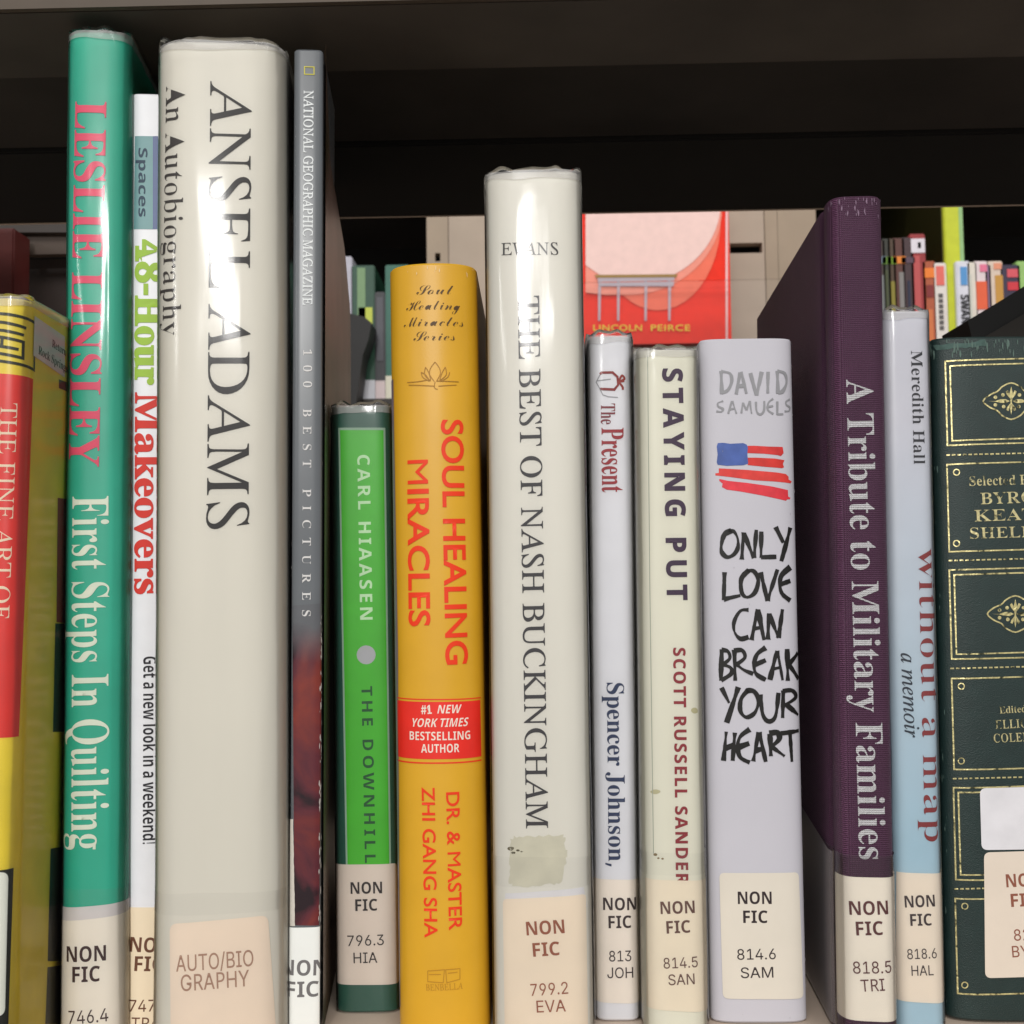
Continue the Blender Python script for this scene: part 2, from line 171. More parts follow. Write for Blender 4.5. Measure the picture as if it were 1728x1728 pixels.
32,154,-10,-37,5,-32,15,-27,25,-21,34,-13,40,-5,48,5,44,14,39,21,33,28,25,33,15,37,5,36,-4,31,-13,25,-21,19,-29,11,-35,4,-43,0,-7,-166,0,4,-45,10,-34,16,-25,23,-15,29,-5,26,5,23,15,22,24,15,-13,-37,-46,-43,-28,10,116,192,85,0,0,23,-2,37,-6,25,-12,15,-20,5,-25,-11,-15,-31,-5,-52,214,1,45,15,0,0,16,25,6,10,13,2,38,0,204,-36,0,0,33,36,0,0,43,4,33,11,27,18,23,38,21,51,8,38,-5,28,-14,17,-21,6,-25,-3,-19,-8,-14,-13,-9,-15,-3,-16,3,-13,7,-8,11,-2,15,8,29,3,6,1,7,-4,8,-13,2,-17,-3,-10,-10,-5,-40,0,-80,55,0,0,-33,-55,0,0,-212,2,-25,8,-14,15,-8,26,-2,0,-16,327,3,57,146,-140,-57,4,-41,14,-26,22,-8,25,6,21,18,16,31,12,-25,16,-15,19,-5,21,4,24,14,20,25,18,35,18,-44,25,-27,34,-9,43,5,30,13,26,20,21,28,16,32,10,37,3,39,-3,37,-11,84,0,0,-36,-49,0,18,-31,5,-34,-3,-27,-12,-25,-18,-20,-24,-15,-29,-10,-33,-3,-15,0,-15,1,-16,-2,-14,-8,-8,-10,-3,-13,4,-12,14,-8,22,-2,34,0,48,-2,36,-7,26,-11,18,-16,9,-22,4,-28,-5,-30,-15,-25,-24,-21,-53,-20,16,157,124,21,6,12,16,7,27,2,38,-2,38,-7,27,-12,16,-21,5,-20,-5,-13,
-16,-7,-27,-3,-38,3,-38,7,-27,13,-16,14,161,-116,57,5,34,17,11,28,-3,15,-11,10,-18,5,-26,2,-108,0,-18,-18,-6,-21,6,-16,16,-14,27,-10,381,1,45,18,0,0,16,17,3,10,7,6,11,1,19,0,343,-1,18,-5,12,-10,8,-17,3,0,15,129,0,0,-188,27,28,32,18,36,5,32,-4,24,-13,17,-21,11,-30,3,-38,0,-156,2,-18,5,-12,10,-7,16,-3,0,-16,-161,0,0,16,5,0,16,5,9,13,3,22,0,161,-6,41,-10,10,-16,3,-30,-9,-25,-27,0,-179,6,-30,10,-7,16,-3,0,-16,199,2,16,101,362,-20,4,-16,10,-11,17,-4,19,4,20,11,17,16,11,20,3,19,-3,17,-11,10,-17,4,-20,-4,-19,-11,-17,-16,-10,17,18,0,0,16,17,3,10,7,6,11,1,19,0,196,-5,33,-10,6,-17,2,1,17,127,0,0,-254,6,-30,10,-7,16,-3,0,-16,210,2,16,106,363,-20,4,-16,11,-11,16,-3,20,3,20,12,16,16,11,19,4,20,-4,16,-11,11,-16,4,-20,-4,-20,-11,-16,-16,-11,35,36,-140,-25,2,-22,7,-18,11,-15,15,-9,17,-3,18,3,17,8,13,13,8,17,3,17,-2,13,-8,8,-12,3,-15,-7,-21,-8,-16,5,-10,15,-4,18,4,9,13,6,46,0,304,-2,21,-6,13,-13,7,-21,3,0,16,137,0,0,-331,-3,-37,-11,-29,-18,-23,-25,-17,-30,-10,359,1,42,17,0,0,16,18,3,10,7,6,12,1,18,0,
342,-5,31,-9,7,-18,3,1,16,127,0,0,-286,79,79,13,16,4,14,-9,12,-26,3,-3,0,0,17,139,0,0,-17,-37,-9,-33,-24,-53,-51,124,-175,14,-13,16,-5,0,-16,-165,0,0,16,6,0,17,4,5,12,-7,17,-69,98,-15,-13,0,-78,6,-30,10,-7,16,-3,0,-16,200,1,17,18,0,0,16,17,3,10,7,6,11,1,19,0,342,-5,31,-9,7,-18,3,0,16,128,0,0,-399,6,-30,10,-7,16,-3,0,-16,554,1,64,18,0,0,16,17,3,10,7,6,11,1,19,0,197,-6,31,-10,7,-17,3,0,16,127,0,0,-45,27,29,31,18,33,6,40,-6,28,-19,15,-32,28,32,33,19,37,6,31,-4,24,-13,17,-21,10,-30,4,-38,0,-156,6,-30,10,-7,16,-3,0,-16,-159,0,0,16,16,3,10,7,7,30,0,161,-6,41,-10,10,-17,3,-28,-8,-25,-26,0,-181,7,-30,9,-7,16,-3,0,-16,-157,0,0,16,16,3,10,7,7,30,0,161,-6,41,-10,10,-17,3,-29,-9,-24,-27,0,-179,6,-29,10,-8,15,-3,0,-16,381,1,44,18,0,0,16,17,3,10,7,6,11,1,19,0,197,-6,31,-10,7,-17,3,0,16,129,0,0,-43,27,29,32,17,36,5,32,-4,24,-13,17,-21,11,-30,3,-38,0,-156,2,-18,5,-12,10,-7,16,-3,0,-16,-161,0,0,16,5,0,16,5,9,13,3,22,0,161,-6,41,-10,10,-16,3,-30,-9,-25,-27,0,-179,6,-30,10,-7,16,-3,0,-16,337,2,24,169,
-10,-42,5,-37,16,-30,26,-22,33,-14,40,-5,44,5,45,14,40,22,33,30,25,37,16,41,5,41,-5,36,-15,30,-25,23,-33,14,-40,5,-46,-5,-46,-14,-39,-23,-33,-30,-25,-35,-16,16,169,11,24,7,16,21,8,42,3,73,-3,73,-9,44,-16,21,-23,7,-25,-7,-16,-21,-8,-44,-3,-73,3,-72,8,-43,16,-21,372,2,37,17,-139,0,15,23,7,10,16,2,37,0,307,-1,26,-5,14,-9,8,-18,4,0,15,124,0,0,-47,23,31,29,19,35,6,34,-5,29,-16,24,-24,18,-33,11,-38,4,-43,-4,-47,-12,-41,-18,-34,-25,-26,-30,-17,-34,-5,-31,5,-26,14,-22,23,0,-90,4,-41,6,-11,9,-8,30,-5,0,-16,16,195,28,27,8,17,23,10,40,4,55,-3,54,-9,40,-9,17,-14,10,-19,3,-20,-5,-17,-14,-14,-24,0,-166,12,-23,16,-13,364,2,33,175,-139,0,16,24,3,15,6,7,12,3,19,0,112,-24,-21,-27,-13,-31,-4,-34,4,-29,15,-25,23,-18,31,-12,37,-4,43,5,48,15,42,23,36,30,27,36,16,41,6,30,-4,29,-13,28,-21,52,39,11,0,0,-403,1,-19,5,-11,11,-7,17,-3,0,-16,18,179,30,15,2,14,8,10,12,6,15,0,174,-5,30,-15,18,-25,6,-20,-4,-16,-11,-12,-19,-11,-43,-3,-62,3,-56,11,-40,11,-17,16,-10,288,1,41,18,0,0,16,17,3,10,7,6,11,1,19,0,196,-1,21,-5,
12,-9,6,-17,2,1,17,125,0,0,-58,19,28,22,21,23,13,23,4,25,-3,17,-11,11,-17,3,-21,-2,-18,-9,-14,-13,-9,-17,-3,-15,2,-11,7,-15,19,-8,7,-10,3,-14,-5,-13,-14,-10,-21,-3,-28,0,-136,3,-19,7,-12,14,-6,24,-3,0,-16,289,1,56,151,-10,-29,4,-35,12,-14,3,-13,-5,-9,-13,-15,0,0,114,17,0,13,-37,21,-29,25,-18,28,-6,22,3,17,9,10,13,3,18,-9,26,-27,21,-49,25,-31,18,-22,21,-13,24,-4,27,7,39,21,32,33,21,43,7,25,-3,33,-8,7,-2,7,-1,10,3,7,11,14,0,0,-97,-16,0,-13,32,-19,23,-22,14,-25,5,-19,-2,-14,-8,-8,-12,-3,-15,2,-15,8,-12,31,-20,45,-23,30,-17,20,-21,12,-24,4,-32,-7,-44,-22,-33,-34,-21,229,1,24,124,-9,-35,5,-23,14,-13,26,-5,35,0,208,-28,0,0,21,68,69,41,55,15,0,0,-114,64,0,0,-31,-64,0,0,-197,5,-31,8,-8,11,-3,21,9,17,26,16,-9,-24,-42,-33,-25,375,1,37,131,-10,-40,7,-26,20,-14,34,-5,46,0,151,-7,34,-10,9,-18,3,0,16,131,0,0,-236,2,-16,7,-12,11,-8,15,-2,28,7,23,23,0,182,-2,21,-5,14,-12,8,-20,3,0,16,135,0,0,-240,2,-19,5,-12,11,-6,18,-3,0,-17,-60,-6,-72,-17,0,50,-19,-21,-23,-16,-26,-10,307,1,25,142,-10,-104,258,-16,
33,-10,9,-15,3,0,17,167,0,0,-16,-8,0,-20,-4,-7,-14,1,-8,55,-146,51,131,5,19,-4,12,-13,8,-21,2,0,16,102,0,0,-15,-16,-6,-11,-10,-18,-36,-100,-253,435,1,38,122,-10,-105,275,-11,19,-17,9,0,17,149,0,0,-17,-18,-4,-6,-13,2,-10,4,-13,47,-126,44,108,-10,31,-11,22,-22,7,0,15,155,0,0,-17,-21,-5,-6,-12,0,-7,2,-7,38,-121,46,115,5,19,-7,14,-24,6,0,15,89,0,0,-15,-12,-3,-8,-8,-13,-26,-108,-268,-15,0,-66,207,-83,-207,319,1,42,5,0,0,15,29,14,28,27,61,80,-80,127,-19,22,-20,8,0,17,165,0,0,-16,-22,-3,-7,-11,9,-20,34,-54,41,51,10,22,-2,7,-5,4,-26,4,0,16,110,0,0,-14,-28,-13,-29,-29,-56,-70,93,-148,12,-15,16,-6,0,-15,-164,0,0,16,23,3,7,11,-12,29,-35,55,-41,-53,-12,-27,7,-14,22,-5,4,0,0,-15,301,1,52,52,-140,-23,3,-19,12,-13,18,-4,23,3,17,9,14,13,10,18,3,15,-2,13,-7,8,-12,3,-15,-1,-5,0,-6,3,-9,9,-3,13,7,15,18,15,30,11,39,-104,256,-11,24,-10,12,-18,6,-2,0,0,17,167,0,0,-17,-26,-4,-6,-5,-2,-9,2,-8,3,-10,52,-138,45,122,6,19,2,14,-2,10,-7,5,-26,4,0,17,97,0,0,-17,-13,-3,-10,-9,-18,-39,-97,-266,-33,-72,-16,-21,-18,
-14,-19,-7,293,1,20,13,0,0,14,155,273,-40,0,-32,-4,-24,-11,-17,-22,-11,-34,-18,0,6,94,243,0,0,-19,-149,-266,26,0,42,5,29,14,21,25,16,38,16,0,-8,-107,376,2,27,188,-7,-38,4,-32,10,-27,17,-31,37,-21,50,-12,60,-4,70,4,70,12,60,21,49,31,36,27,17,32,10,39,3,53,-7,41,-23,31,-37,22,-49,12,-60,5,-70,-5,-69,-12,-61,-22,-49,-31,-37,-27,-17,-31,-10,20,188,37,22,6,17,18,10,30,9,64,2,85,-2,86,-9,64,-10,29,-16,18,-22,6,-23,-6,-16,-18,-11,-29,-9,-64,-3,-86,3,-85,9,-64,11,-30,16,-18,376,1,25,65,0,0,36,55,0,15,2,11,7,6,13,2,21,0,337,-46,-51,-21,-14,-20,-5,-15,3,-12,10,-9,16,-3,21,46,16,58,35,47,35,75,0,0,-403,7,-32,10,-9,17,-2,55,0,0,-36,376,1,45,24,0,0,69,99,102,64,74,19,32,12,30,6,31,2,33,-3,34,-11,22,-16,14,-22,4,-29,-7,-19,-22,-10,-36,-4,-51,-35,4,-27,11,-18,21,-6,31,4,23,13,22,20,18,29,15,37,9,45,3,46,-3,38,-10,30,-17,22,-22,13,-27,5,-32,-9,-46,-28,-48,-53,-61,-84,-82,-67,-64,157,0,19,3,16,9,13,15,8,19,5,21,40,0,-4,-141,376,1,70,163,-7,-46,3,-36,9,-28,13,-19,17,-11,19,-4,20,4,22,13,17,18,10,22,3,6,
-37,17,-27,26,-16,33,-6,22,2,19,7,17,12,14,18,8,26,3,34,-7,35,-20,28,-33,19,-44,6,-42,0,0,42,45,0,38,6,26,21,16,31,5,40,-4,33,-10,24,-18,16,-24,5,-21,-4,-15,-11,-11,-17,-6,-22,-5,-50,-36,4,-28,11,-17,18,-6,27,4,22,13,21,21,17,46,19,65,6,64,-7,49,-21,23,-22,14,-27,5,-32,-8,-42,-22,-34,-33,-26,-40,-19,54,-18,26,-16,21,-21,14,-27,5,-36,-4,-37,-12,-31,-17,-26,-24,-19,-27,-15,-31,-9,376,2,23,121,0,0,36,19,0,21,2,18,6,12,14,4,26,0,41,-186,0,0,41,190,314,94,0,0,-311,70,0,0,-44,-70,0,0,-41,4,-26,12,-14,18,-6,21,-2,9,0,0,-36,9,56,169,139,0,0,118,1,64,3,65,-10,-22,-15,-28,-16,-28,-12,-19,376,1,53,165,-7,-46,3,-35,9,-26,13,-18,17,-10,19,-3,21,4,20,11,14,17,9,22,3,7,-38,9,-17,14,-14,19,-9,24,-3,22,3,19,7,17,13,14,20,8,28,3,37,-6,44,-18,31,-29,18,-38,6,-43,-4,-32,-8,-31,12,22,233,254,0,3,-123,-38,0,-6,23,-8,19,-9,5,-14,2,-139,0,-11,-125,32,7,42,3,48,-4,42,-11,35,-20,26,-28,16,-36,5,-44,-4,-40,-12,-33,-18,-27,-24,-21,-27,-15,-29,-11,376,2,48,197,-7,-47,6,-41,19,-33,31,-25,44,-16,58,-5,71,3,53,9,50,
15,45,20,39,27,32,33,25,39,15,46,5,39,-2,30,-8,22,-12,16,-15,9,-18,2,-19,-4,-19,-14,-17,-24,-12,-38,-4,-4,40,-13,34,-11,9,-16,4,-25,-6,-21,-15,-18,-25,-18,-56,-9,-76,36,17,25,6,32,2,38,-4,32,-12,27,-20,21,-28,12,-34,4,-41,-4,-45,-14,-39,-21,-33,-31,-25,-38,-15,16,199,38,23,6,17,20,12,34,4,50,-5,48,-12,32,-19,19,-26,6,-19,-2,-20,-8,-29,-22,6,-83,16,-57,15,-24,17,-15,376,1,12,111,0,178,406,-176,0,-20,-3,-13,-12,-6,-19,-4,-34,-40,0,3,142,320,0,0,-33,-185,-447,376,3,40,183,-7,-51,5,-41,13,-31,20,-22,26,-13,31,-5,34,7,40,20,31,32,26,40,23,-36,25,-26,29,-16,31,-5,37,3,31,11,28,20,26,29,20,41,13,51,4,44,-3,36,-12,28,-18,19,-24,12,-28,4,-32,-6,-36,-18,-28,-29,-23,-37,-22,52,-30,34,-31,19,-33,6,-39,-5,-39,-15,-33,-25,-26,-34,-20,-42,-12,16,203,283,21,15,15,19,8,23,3,30,-7,37,-21,29,-16,8,-19,3,-24,-5,-18,-16,-11,-24,-4,-30,5,-31,14,-23,23,-18,16,187,32,31,5,23,18,16,27,5,34,-6,30,-17,24,-31,22,-44,24,-21,-17,-17,-21,-11,-26,-4,-32,5,-36,16,-28,24,-18,376,2,49,152,-7,-36,3,-28,8,-21,13,-14,16,
-8,18,-3,18,2,14,6,11,11,8,14,5,12,-27,16,-24,23,-15,30,-5,32,7,25,24,19,39,12,54,7,70,-17,-18,-22,-14,-26,-10,-31,-3,-36,4,-32,12,-27,19,-20,28,-12,34,-4,42,4,45,14,40,22,32,31,25,38,15,44,5,46,-6,41,-17,34,-30,25,-43,17,-58,5,-71,-2,-54,-9,-50,-13,-46,-20,-39,-27,-33,-33,-25,-41,-16,16,184,233,22,3,18,9,15,15,12,18,-6,74,-14,51,-14,21,-16,13,-20,4,-25,-7,-19,-21,-12,-36,-4,-49,7,-53,21,-31,217,1,4,27,154,0,52,162,0,0,-52,180,1,7,28,-87,19,84,14,81,63,0,5,-7,-25,-79,-33,-79,181,2,4,71,135,-17,345,72,0,-17,-345,16,90,-9,-16,2,-14,8,-9,14,-3,21,3,21,9,14,14,8,16,2,16,-2,13,-8,10,-14,3,-21,-3,-21,-10,-14,-13,-8,175,0,464,2,31,-85,0,3,13,29,5,27,14,26,24,107,126,249,293,13,0,-16,-417,3,-21,10,-13,18,-8,27,-3,-2,-13,-188,0,3,13,5,0,27,3,17,10,9,20,3,32,3,80,-155,0,-17,-8,-51,-60,-25,-34,-8,-20,2,-12,9,-7,36,-4,-4,-13,3,143,183,146,0,9,184,439,3,31,-34,0,4,13,3,0,27,4,19,10,13,18,10,28,84,312,6,35,-3,14,-9,9,-39,8,4,14,171,0,55,-4,44,-12,31,-20,18,-28,6,-36,-12,-49,-38,-38,-63,-27,44,-24,
26,-35,9,-47,-6,-41,-19,-36,-31,-29,-41,-21,-50,-14,-58,-4,16,193,259,45,3,36,9,29,16,20,22,13,27,4,33,-10,40,-28,25,-47,8,-32,-2,-13,-10,-9,-20,-13,-45,-25,-96,7,-8,19,153,21,44,4,37,11,29,20,21,26,13,32,4,38,-7,38,-20,27,-33,15,-47,5,-31,-2,-8,-4,-5,-9,-41,-149,-3,-15,-1,-14,3,-12,8,-7,471,1,51,218,-10,-54,6,-47,17,-39,28,-29,37,-18,47,-5,54,5,48,15,49,24,46,32,43,37,37,42,31,46,23,47,14,47,5,42,-5,49,-13,18,-4,13,5,10,12,14,0,-28,-138,-14,0,1,11,0,10,-7,42,-19,32,-30,19,-42,7,-41,-6,-41,-17,-38,-26,-34,-34,-28,-42,-22,-47,-15,-52,-4,-54,4,-46,12,-38,19,-31,27,-23,32,-14,37,-4,58,9,54,28,51,47,13,-12,-43,-45,-46,-31,-49,-19,507,2,28,-36,0,4,13,4,0,27,3,19,10,13,17,11,30,84,312,6,34,-3,14,-9,10,-39,8,4,14,178,0,62,-6,53,-17,43,-29,32,-38,19,-47,7,-56,-6,-53,-16,-50,-27,-47,-37,-40,-45,-34,-54,-26,-60,-17,-67,-5,24,170,22,53,6,47,16,40,26,32,33,26,41,18,45,11,48,4,50,-4,47,-13,39,-20,30,-29,22,-37,13,-44,5,-32,-4,-10,-6,-7,-10,-12,-36,-80,-298,-8,-40,4,-13,11,-8,20,-4,454,1,56,-34,0,4,
13,2,0,28,3,18,9,13,18,11,30,84,312,6,34,-3,14,-9,10,-39,8,4,14,355,0,-20,-101,-11,0,0,3,-2,27,-5,20,-11,13,-18,9,-64,6,-57,0,-30,-3,-15,-13,-11,-30,-37,-136,57,0,43,4,30,11,19,21,13,30,13,0,-47,-165,-12,0,2,26,-5,33,-8,9,-11,5,-39,3,-60,0,-42,-154,-5,-21,-2,-15,3,-11,8,-8,37,-4,46,0,45,2,37,8,32,14,28,19,24,27,21,34,14,0,-49,-128,406,1,50,-31,0,4,13,3,0,34,5,11,7,9,11,15,37,84,312,6,34,-3,14,-9,10,-39,8,4,14,333,0,-21,-110,-13,0,1,6,0,6,-5,36,-14,22,-25,12,-37,4,-53,0,-23,-1,-13,-5,-11,-17,-12,-45,-30,-115,38,0,55,6,19,8,15,12,24,41,14,0,-45,-169,-14,0,2,17,1,17,-3,22,-9,14,-18,7,-32,2,-53,0,-43,-166,-3,-13,-1,-12,3,-15,10,-10,44,-7,-1,-12,541,1,65,245,-10,-62,6,-53,17,-44,29,-32,38,-20,47,-7,54,5,49,15,48,24,47,31,42,37,37,42,31,46,22,49,13,51,5,46,-4,41,-12,33,-13,18,-4,22,6,16,21,11,0,-30,-142,-12,0,-8,37,-14,31,-22,25,-27,18,-32,11,-38,4,-40,-5,-38,-13,-35,-22,-45,-47,-36,-60,-23,-67,-8,-66,5,-47,13,-40,22,-33,29,-23,37,-15,43,-4,33,4,31,11,23,17,12,21,24,94,3,15,2,12,-3,14,-11,9,
-47,6,3,13,193,0,-4,-13,-38,-6,-11,-8,-8,-12,-7,-17,-7,-25,-27,-111,-54,-25,-57,-15,521,1,68,-34,0,4,13,2,0,34,5,21,18,15,37,84,312,6,34,-3,14,-9,10,-39,8,4,14,185,0,-3,-14,-3,0,-26,-3,-19,-9,-14,-18,-11,-31,-28,-105,-3,-14,6,-9,16,-3,172,0,16,3,8,12,29,111,6,34,-3,14,-9,10,-39,8,4,14,186,0,-4,-14,-6,0,-25,-3,-18,-9,-13,-18,-10,-29,-83,-312,-5,-20,-2,-15,3,-14,9,-10,39,-8,-3,-13,-186,0,4,13,2,0,34,5,12,7,9,11,14,37,38,139,1,5,0,5,-5,10,-17,2,-171,0,-16,-3,-8,-11,-37,-140,-5,-20,-2,-15,3,-14,9,-10,39,-8,-3,-13,245,1,25,-31,0,4,13,3,0,34,5,20,18,15,37,84,312,6,34,-3,14,-9,10,-39,8,4,14,187,0,-3,-14,-5,0,-26,-3,-17,-9,-13,-18,-11,-29,-84,-312,-6,-35,3,-14,9,-10,39,-8,-4,-13,257,1,39,22,-10,-30,4,-24,13,-14,19,-5,23,2,15,8,12,11,8,14,3,13,-3,11,-6,7,-11,2,-12,-1,-8,-2,-7,-3,-14,4,-12,13,-5,14,5,9,12,8,21,9,30,80,302,8,41,-4,15,-10,8,-46,7,5,15,192,0,-4,-14,-27,-2,-18,-8,-12,-16,-10,-27,-70,-264,-22,-63,-28,-45,-23,-20,-27,-12,454,1,62,-34,0,4,13,2,0,34,5,21,18,15,37,84,312,6,34,-3,14,-9,
10,-39,8,4,14,184,0,-4,-14,-6,0,-23,-2,-17,-8,-12,-16,-11,-29,-35,-131,-1,-4,-1,-5,5,-6,8,3,164,132,29,28,10,21,-9,13,-27,4,-4,0,3,14,163,0,-5,-13,-3,0,-29,-6,-33,-20,-95,-72,-113,-90,132,-195,20,-25,19,-17,20,-11,24,-3,-3,-13,-199,0,4,13,4,0,33,5,8,8,2,11,-5,18,-14,24,-100,149,-9,5,-6,-2,-3,-7,-40,-149,-5,-29,3,-16,10,-10,44,-7,-4,-13,449,1,35,-24,0,3,13,3,0,27,3,19,10,13,17,11,30,83,312,5,20,2,14,-3,14,-9,10,-39,8,3,14,185,0,-5,-13,-26,-3,-18,-9,-14,-18,-10,-29,-81,-301,-7,-28,-2,-13,2,-14,8,-8,39,-5,47,0,48,2,38,7,30,12,26,20,23,29,22,38,13,0,-44,-132,590,1,45,-36,0,4,13,35,5,12,7,10,11,15,37,88,312,6,34,-3,14,-9,10,-39,8,4,14,125,0,49,-357,235,357,128,0,-4,-14,-5,0,-26,-3,-17,-9,-13,-18,-11,-29,-83,-312,-5,-20,-2,-15,3,-14,9,-10,39,-8,-3,-13,-184,0,3,11,34,7,12,8,10,13,16,44,83,309,-261,-392,-9,0,-53,393,-80,-290,-11,-55,3,-17,9,-10,40,-8,-4,-13,500,1,39,338,-11,-184,384,-79,-289,-5,-24,-2,-17,3,-14,9,-9,42,-7,-4,-13,-152,0,4,13,27,3,20,9,14,18,11,30,88,320,2,8,0,7,-3,15,-9,15,-15,
10,-19,3,-5,0,4,14,97,0,171,-357,74,273,6,24,2,17,-4,14,-9,9,-42,6,3,14,153,0,-4,-14,-34,-4,-23,-18,-15,-37,-109,-403,517,2,32,200,-10,-51,5,-44,16,-35,25,-27,34,-16,42,-6,50,5,45,12,46,20,43,26,42,32,38,35,33,40,27,41,21,44,13,43,5,51,-6,43,-16,35,-26,25,-34,16,-42,5,-49,-3,-37,-9,-38,-14,-38,-19,-37,-49,-67,-29,-29,-31,-24,-44,-23,-46,-14,28,201,10,34,5,33,14,30,22,29,29,26,34,22,39,18,43,14,44,9,46,2,45,-6,53,-19,39,-20,18,-24,10,-29,4,-36,-6,-36,-15,-34,-26,-32,-34,-28,-41,-24,-47,-24,-75,-9,-74,7,-54,21,-40,20,-18,26,-11,403,2,35,-34,0,4,13,3,0,27,3,18,9,13,17,11,31,84,312,6,34,-3,15,-9,9,-39,8,4,14,182,0,51,-4,40,-13,28,-21,17,-29,5,-37,-5,-38,-18,-34,-28,-28,-37,-21,-46,-13,-53,-5,-62,0,-8,-2,-4,-6,-40,-150,-1,-9,-1,-9,3,-16,11,-10,46,-7,-4,-13,18,193,242,42,4,35,11,27,18,20,24,12,30,3,35,-5,36,-16,25,-28,15,-39,5,-17,-2,-12,-5,-8,-12,-8,-21,-38,-142,-2,-10,6,-9,517,2,55,294,-130,-46,5,-54,13,-51,13,-35,4,-38,-7,-42,-24,-8,12,124,111,-37,13,-30,20,-24,25,-17,30,-11,36,-4,41,5,
47,13,47,20,44,26,41,32,37,35,33,39,26,40,21,41,13,41,4,50,-5,44,-16,35,-25,26,-34,17,-41,5,-48,-4,-48,-13,-48,-22,-46,-47,-65,-62,-56,-48,-28,-51,-17,-53,-6,-17,-2,-9,-4,-38,-32,17,1,18,0,44,-5,56,-14,51,-14,33,-5,33,7,35,19,36,31,10,-9,-40,-43,-39,-29,-40,-17,25,199,11,36,5,33,14,33,24,44,51,36,70,26,77,8,76,-7,54,-19,39,-20,18,-25,11,-30,3,-37,-5,-35,-16,-33,-25,-31,-34,-27,-40,-23,-47,-23,-76,-8,-75,7,-53,20,-39,20,-18,26,-11,451,2,43,-34,0,4,13,3,0,27,4,19,10,13,18,10,28,84,312,6,35,-3,14,-9,9,-39,8,4,14,196,0,62,-7,45,-20,19,-20,12,-25,4,-29,-5,-36,-16,-30,-27,-26,-37,-21,-49,-16,62,-150,30,-54,17,-13,21,-5,3,0,-4,-13,-104,0,-93,228,-15,0,-30,1,-24,2,-38,-142,-8,-43,3,-16,9,-10,15,-5,21,-2,8,0,-4,-13,17,202,250,43,3,36,10,28,17,21,23,12,28,5,32,-4,29,-12,22,-19,16,-26,9,-35,4,-27,-3,-15,-13,-12,-29,-39,-145,21,-2,369,1,65,153,-9,-45,4,-50,15,-9,3,-7,0,-17,-5,-10,-16,-12,0,23,154,12,0,9,-58,22,-42,21,-20,26,-11,30,-4,24,3,22,9,18,15,14,19,9,22,3,26,-8,34,-21,35,-24,27,-29,31,-32,
35,-20,30,-10,28,-4,28,4,33,13,30,20,24,27,19,32,12,38,4,31,-2,28,-7,22,-7,10,-2,15,4,10,12,13,0,-21,-137,-11,0,-6,51,-17,37,-28,22,-36,7,-32,-5,-25,-15,-15,-25,-6,-32,4,-20,10,-22,33,-43,30,-32,32,-35,21,-29,13,-33,4,-36,-5,-37,-14,-32,-23,-28,-30,-21,-35,-13,420,1,39,50,0,2,13,6,0,39,6,13,9,11,13,18,48,89,328,2,12,-4,9,-14,3,-18,0,-38,-3,-30,-6,-24,-12,-18,-16,-14,-23,-11,-29,-15,1,30,112,387,0,-22,-115,-13,0,1,11,0,10,-4,33,-13,21,-24,12,-40,4,-28,0,-13,-4,-7,-14,-90,-330,-10,-50,4,-15,10,-9,45,-6,8,0,-4,-13,491,1,55,200,-10,-42,4,-37,11,-29,19,-23,24,-13,30,-4,35,12,68,55,207,6,32,-3,15,-10,9,-44,8,3,13,196,0,-2,-13,-7,0,-28,-4,-20,-12,-14,-22,-11,-33,-50,-188,-12,-51,-4,-33,6,-36,19,-27,31,-17,41,-6,36,4,32,11,27,17,21,24,18,39,20,63,46,174,10,57,-2,19,-9,12,-16,6,-26,3,2,13,157,0,-2,-13,-10,0,-22,-4,-18,-10,-13,-18,-9,-24,-11,-39,-51,-194,-19,-57,-23,-44,-29,-33,-34,-22,-41,-13,437,1,30,80,-10,16,405,-2,27,-8,17,-17,9,-25,3,-6,0,2,14,186,0,-3,-12,-5,0,-27,-4,-17,-10,-8,-20,-4,
-32,-13,-292,235,280,25,34,9,21,-3,11,-9,6,-35,4,2,14,143,0,-4,-14,-2,0,-18,-4,-19,-13,-47,-50,-331,-394,592,1,46,83,-10,16,404,-3,28,-9,17,-18,10,-29,4,2,12,187,0,-3,-12,-6,0,-27,-4,-16,-10,-9,-20,-3,-32,-12,-271,168,239,2,41,-2,26,-9,17,-16,10,-24,3,-5,0,3,13,178,0,-4,-13,-34,-5,-10,-8,-6,-14,-6,-47,-11,-258,168,252,19,34,6,25,-12,15,-36,6,5,13,140,0,-3,-13,-2,0,-19,-4,-19,-14,-42,-53,-263,-391,-13,0,14,320,-225,-320,459,1,59,-62,0,4,11,29,8,31,17,32,28,165,166,-46,141,-21,50,-11,13,-14,10,-18,6,-24,2,-5,0,4,13,205,0,-3,-14,-11,0,-24,-3,-14,-8,-5,-15,8,-37,38,-109,107,103,25,30,9,21,-10,14,-30,5,-8,0,4,13,161,0,-5,-13,-1,0,-22,-4,-21,-12,-52,-44,-148,-141,51,-161,20,-50,23,-20,18,-5,23,-2,6,0,-4,-13,-209,0,2,13,13,0,34,5,10,8,3,14,-1,17,-5,18,-42,124,-110,-109,-26,-31,-9,-24,7,-13,18,-8,30,-3,-4,-11,412,1,42,48,0,4,12,43,6,13,7,10,9,12,32,37,135,-62,165,-24,52,-13,16,-15,10,-40,7,4,14,201,0,-4,-14,-42,-6,-9,-8,-3,-14,2,-14,5,-16,57,-158,108,123,34,42,11,27,-3,11,-10,7,-17,4,-25,2,4,
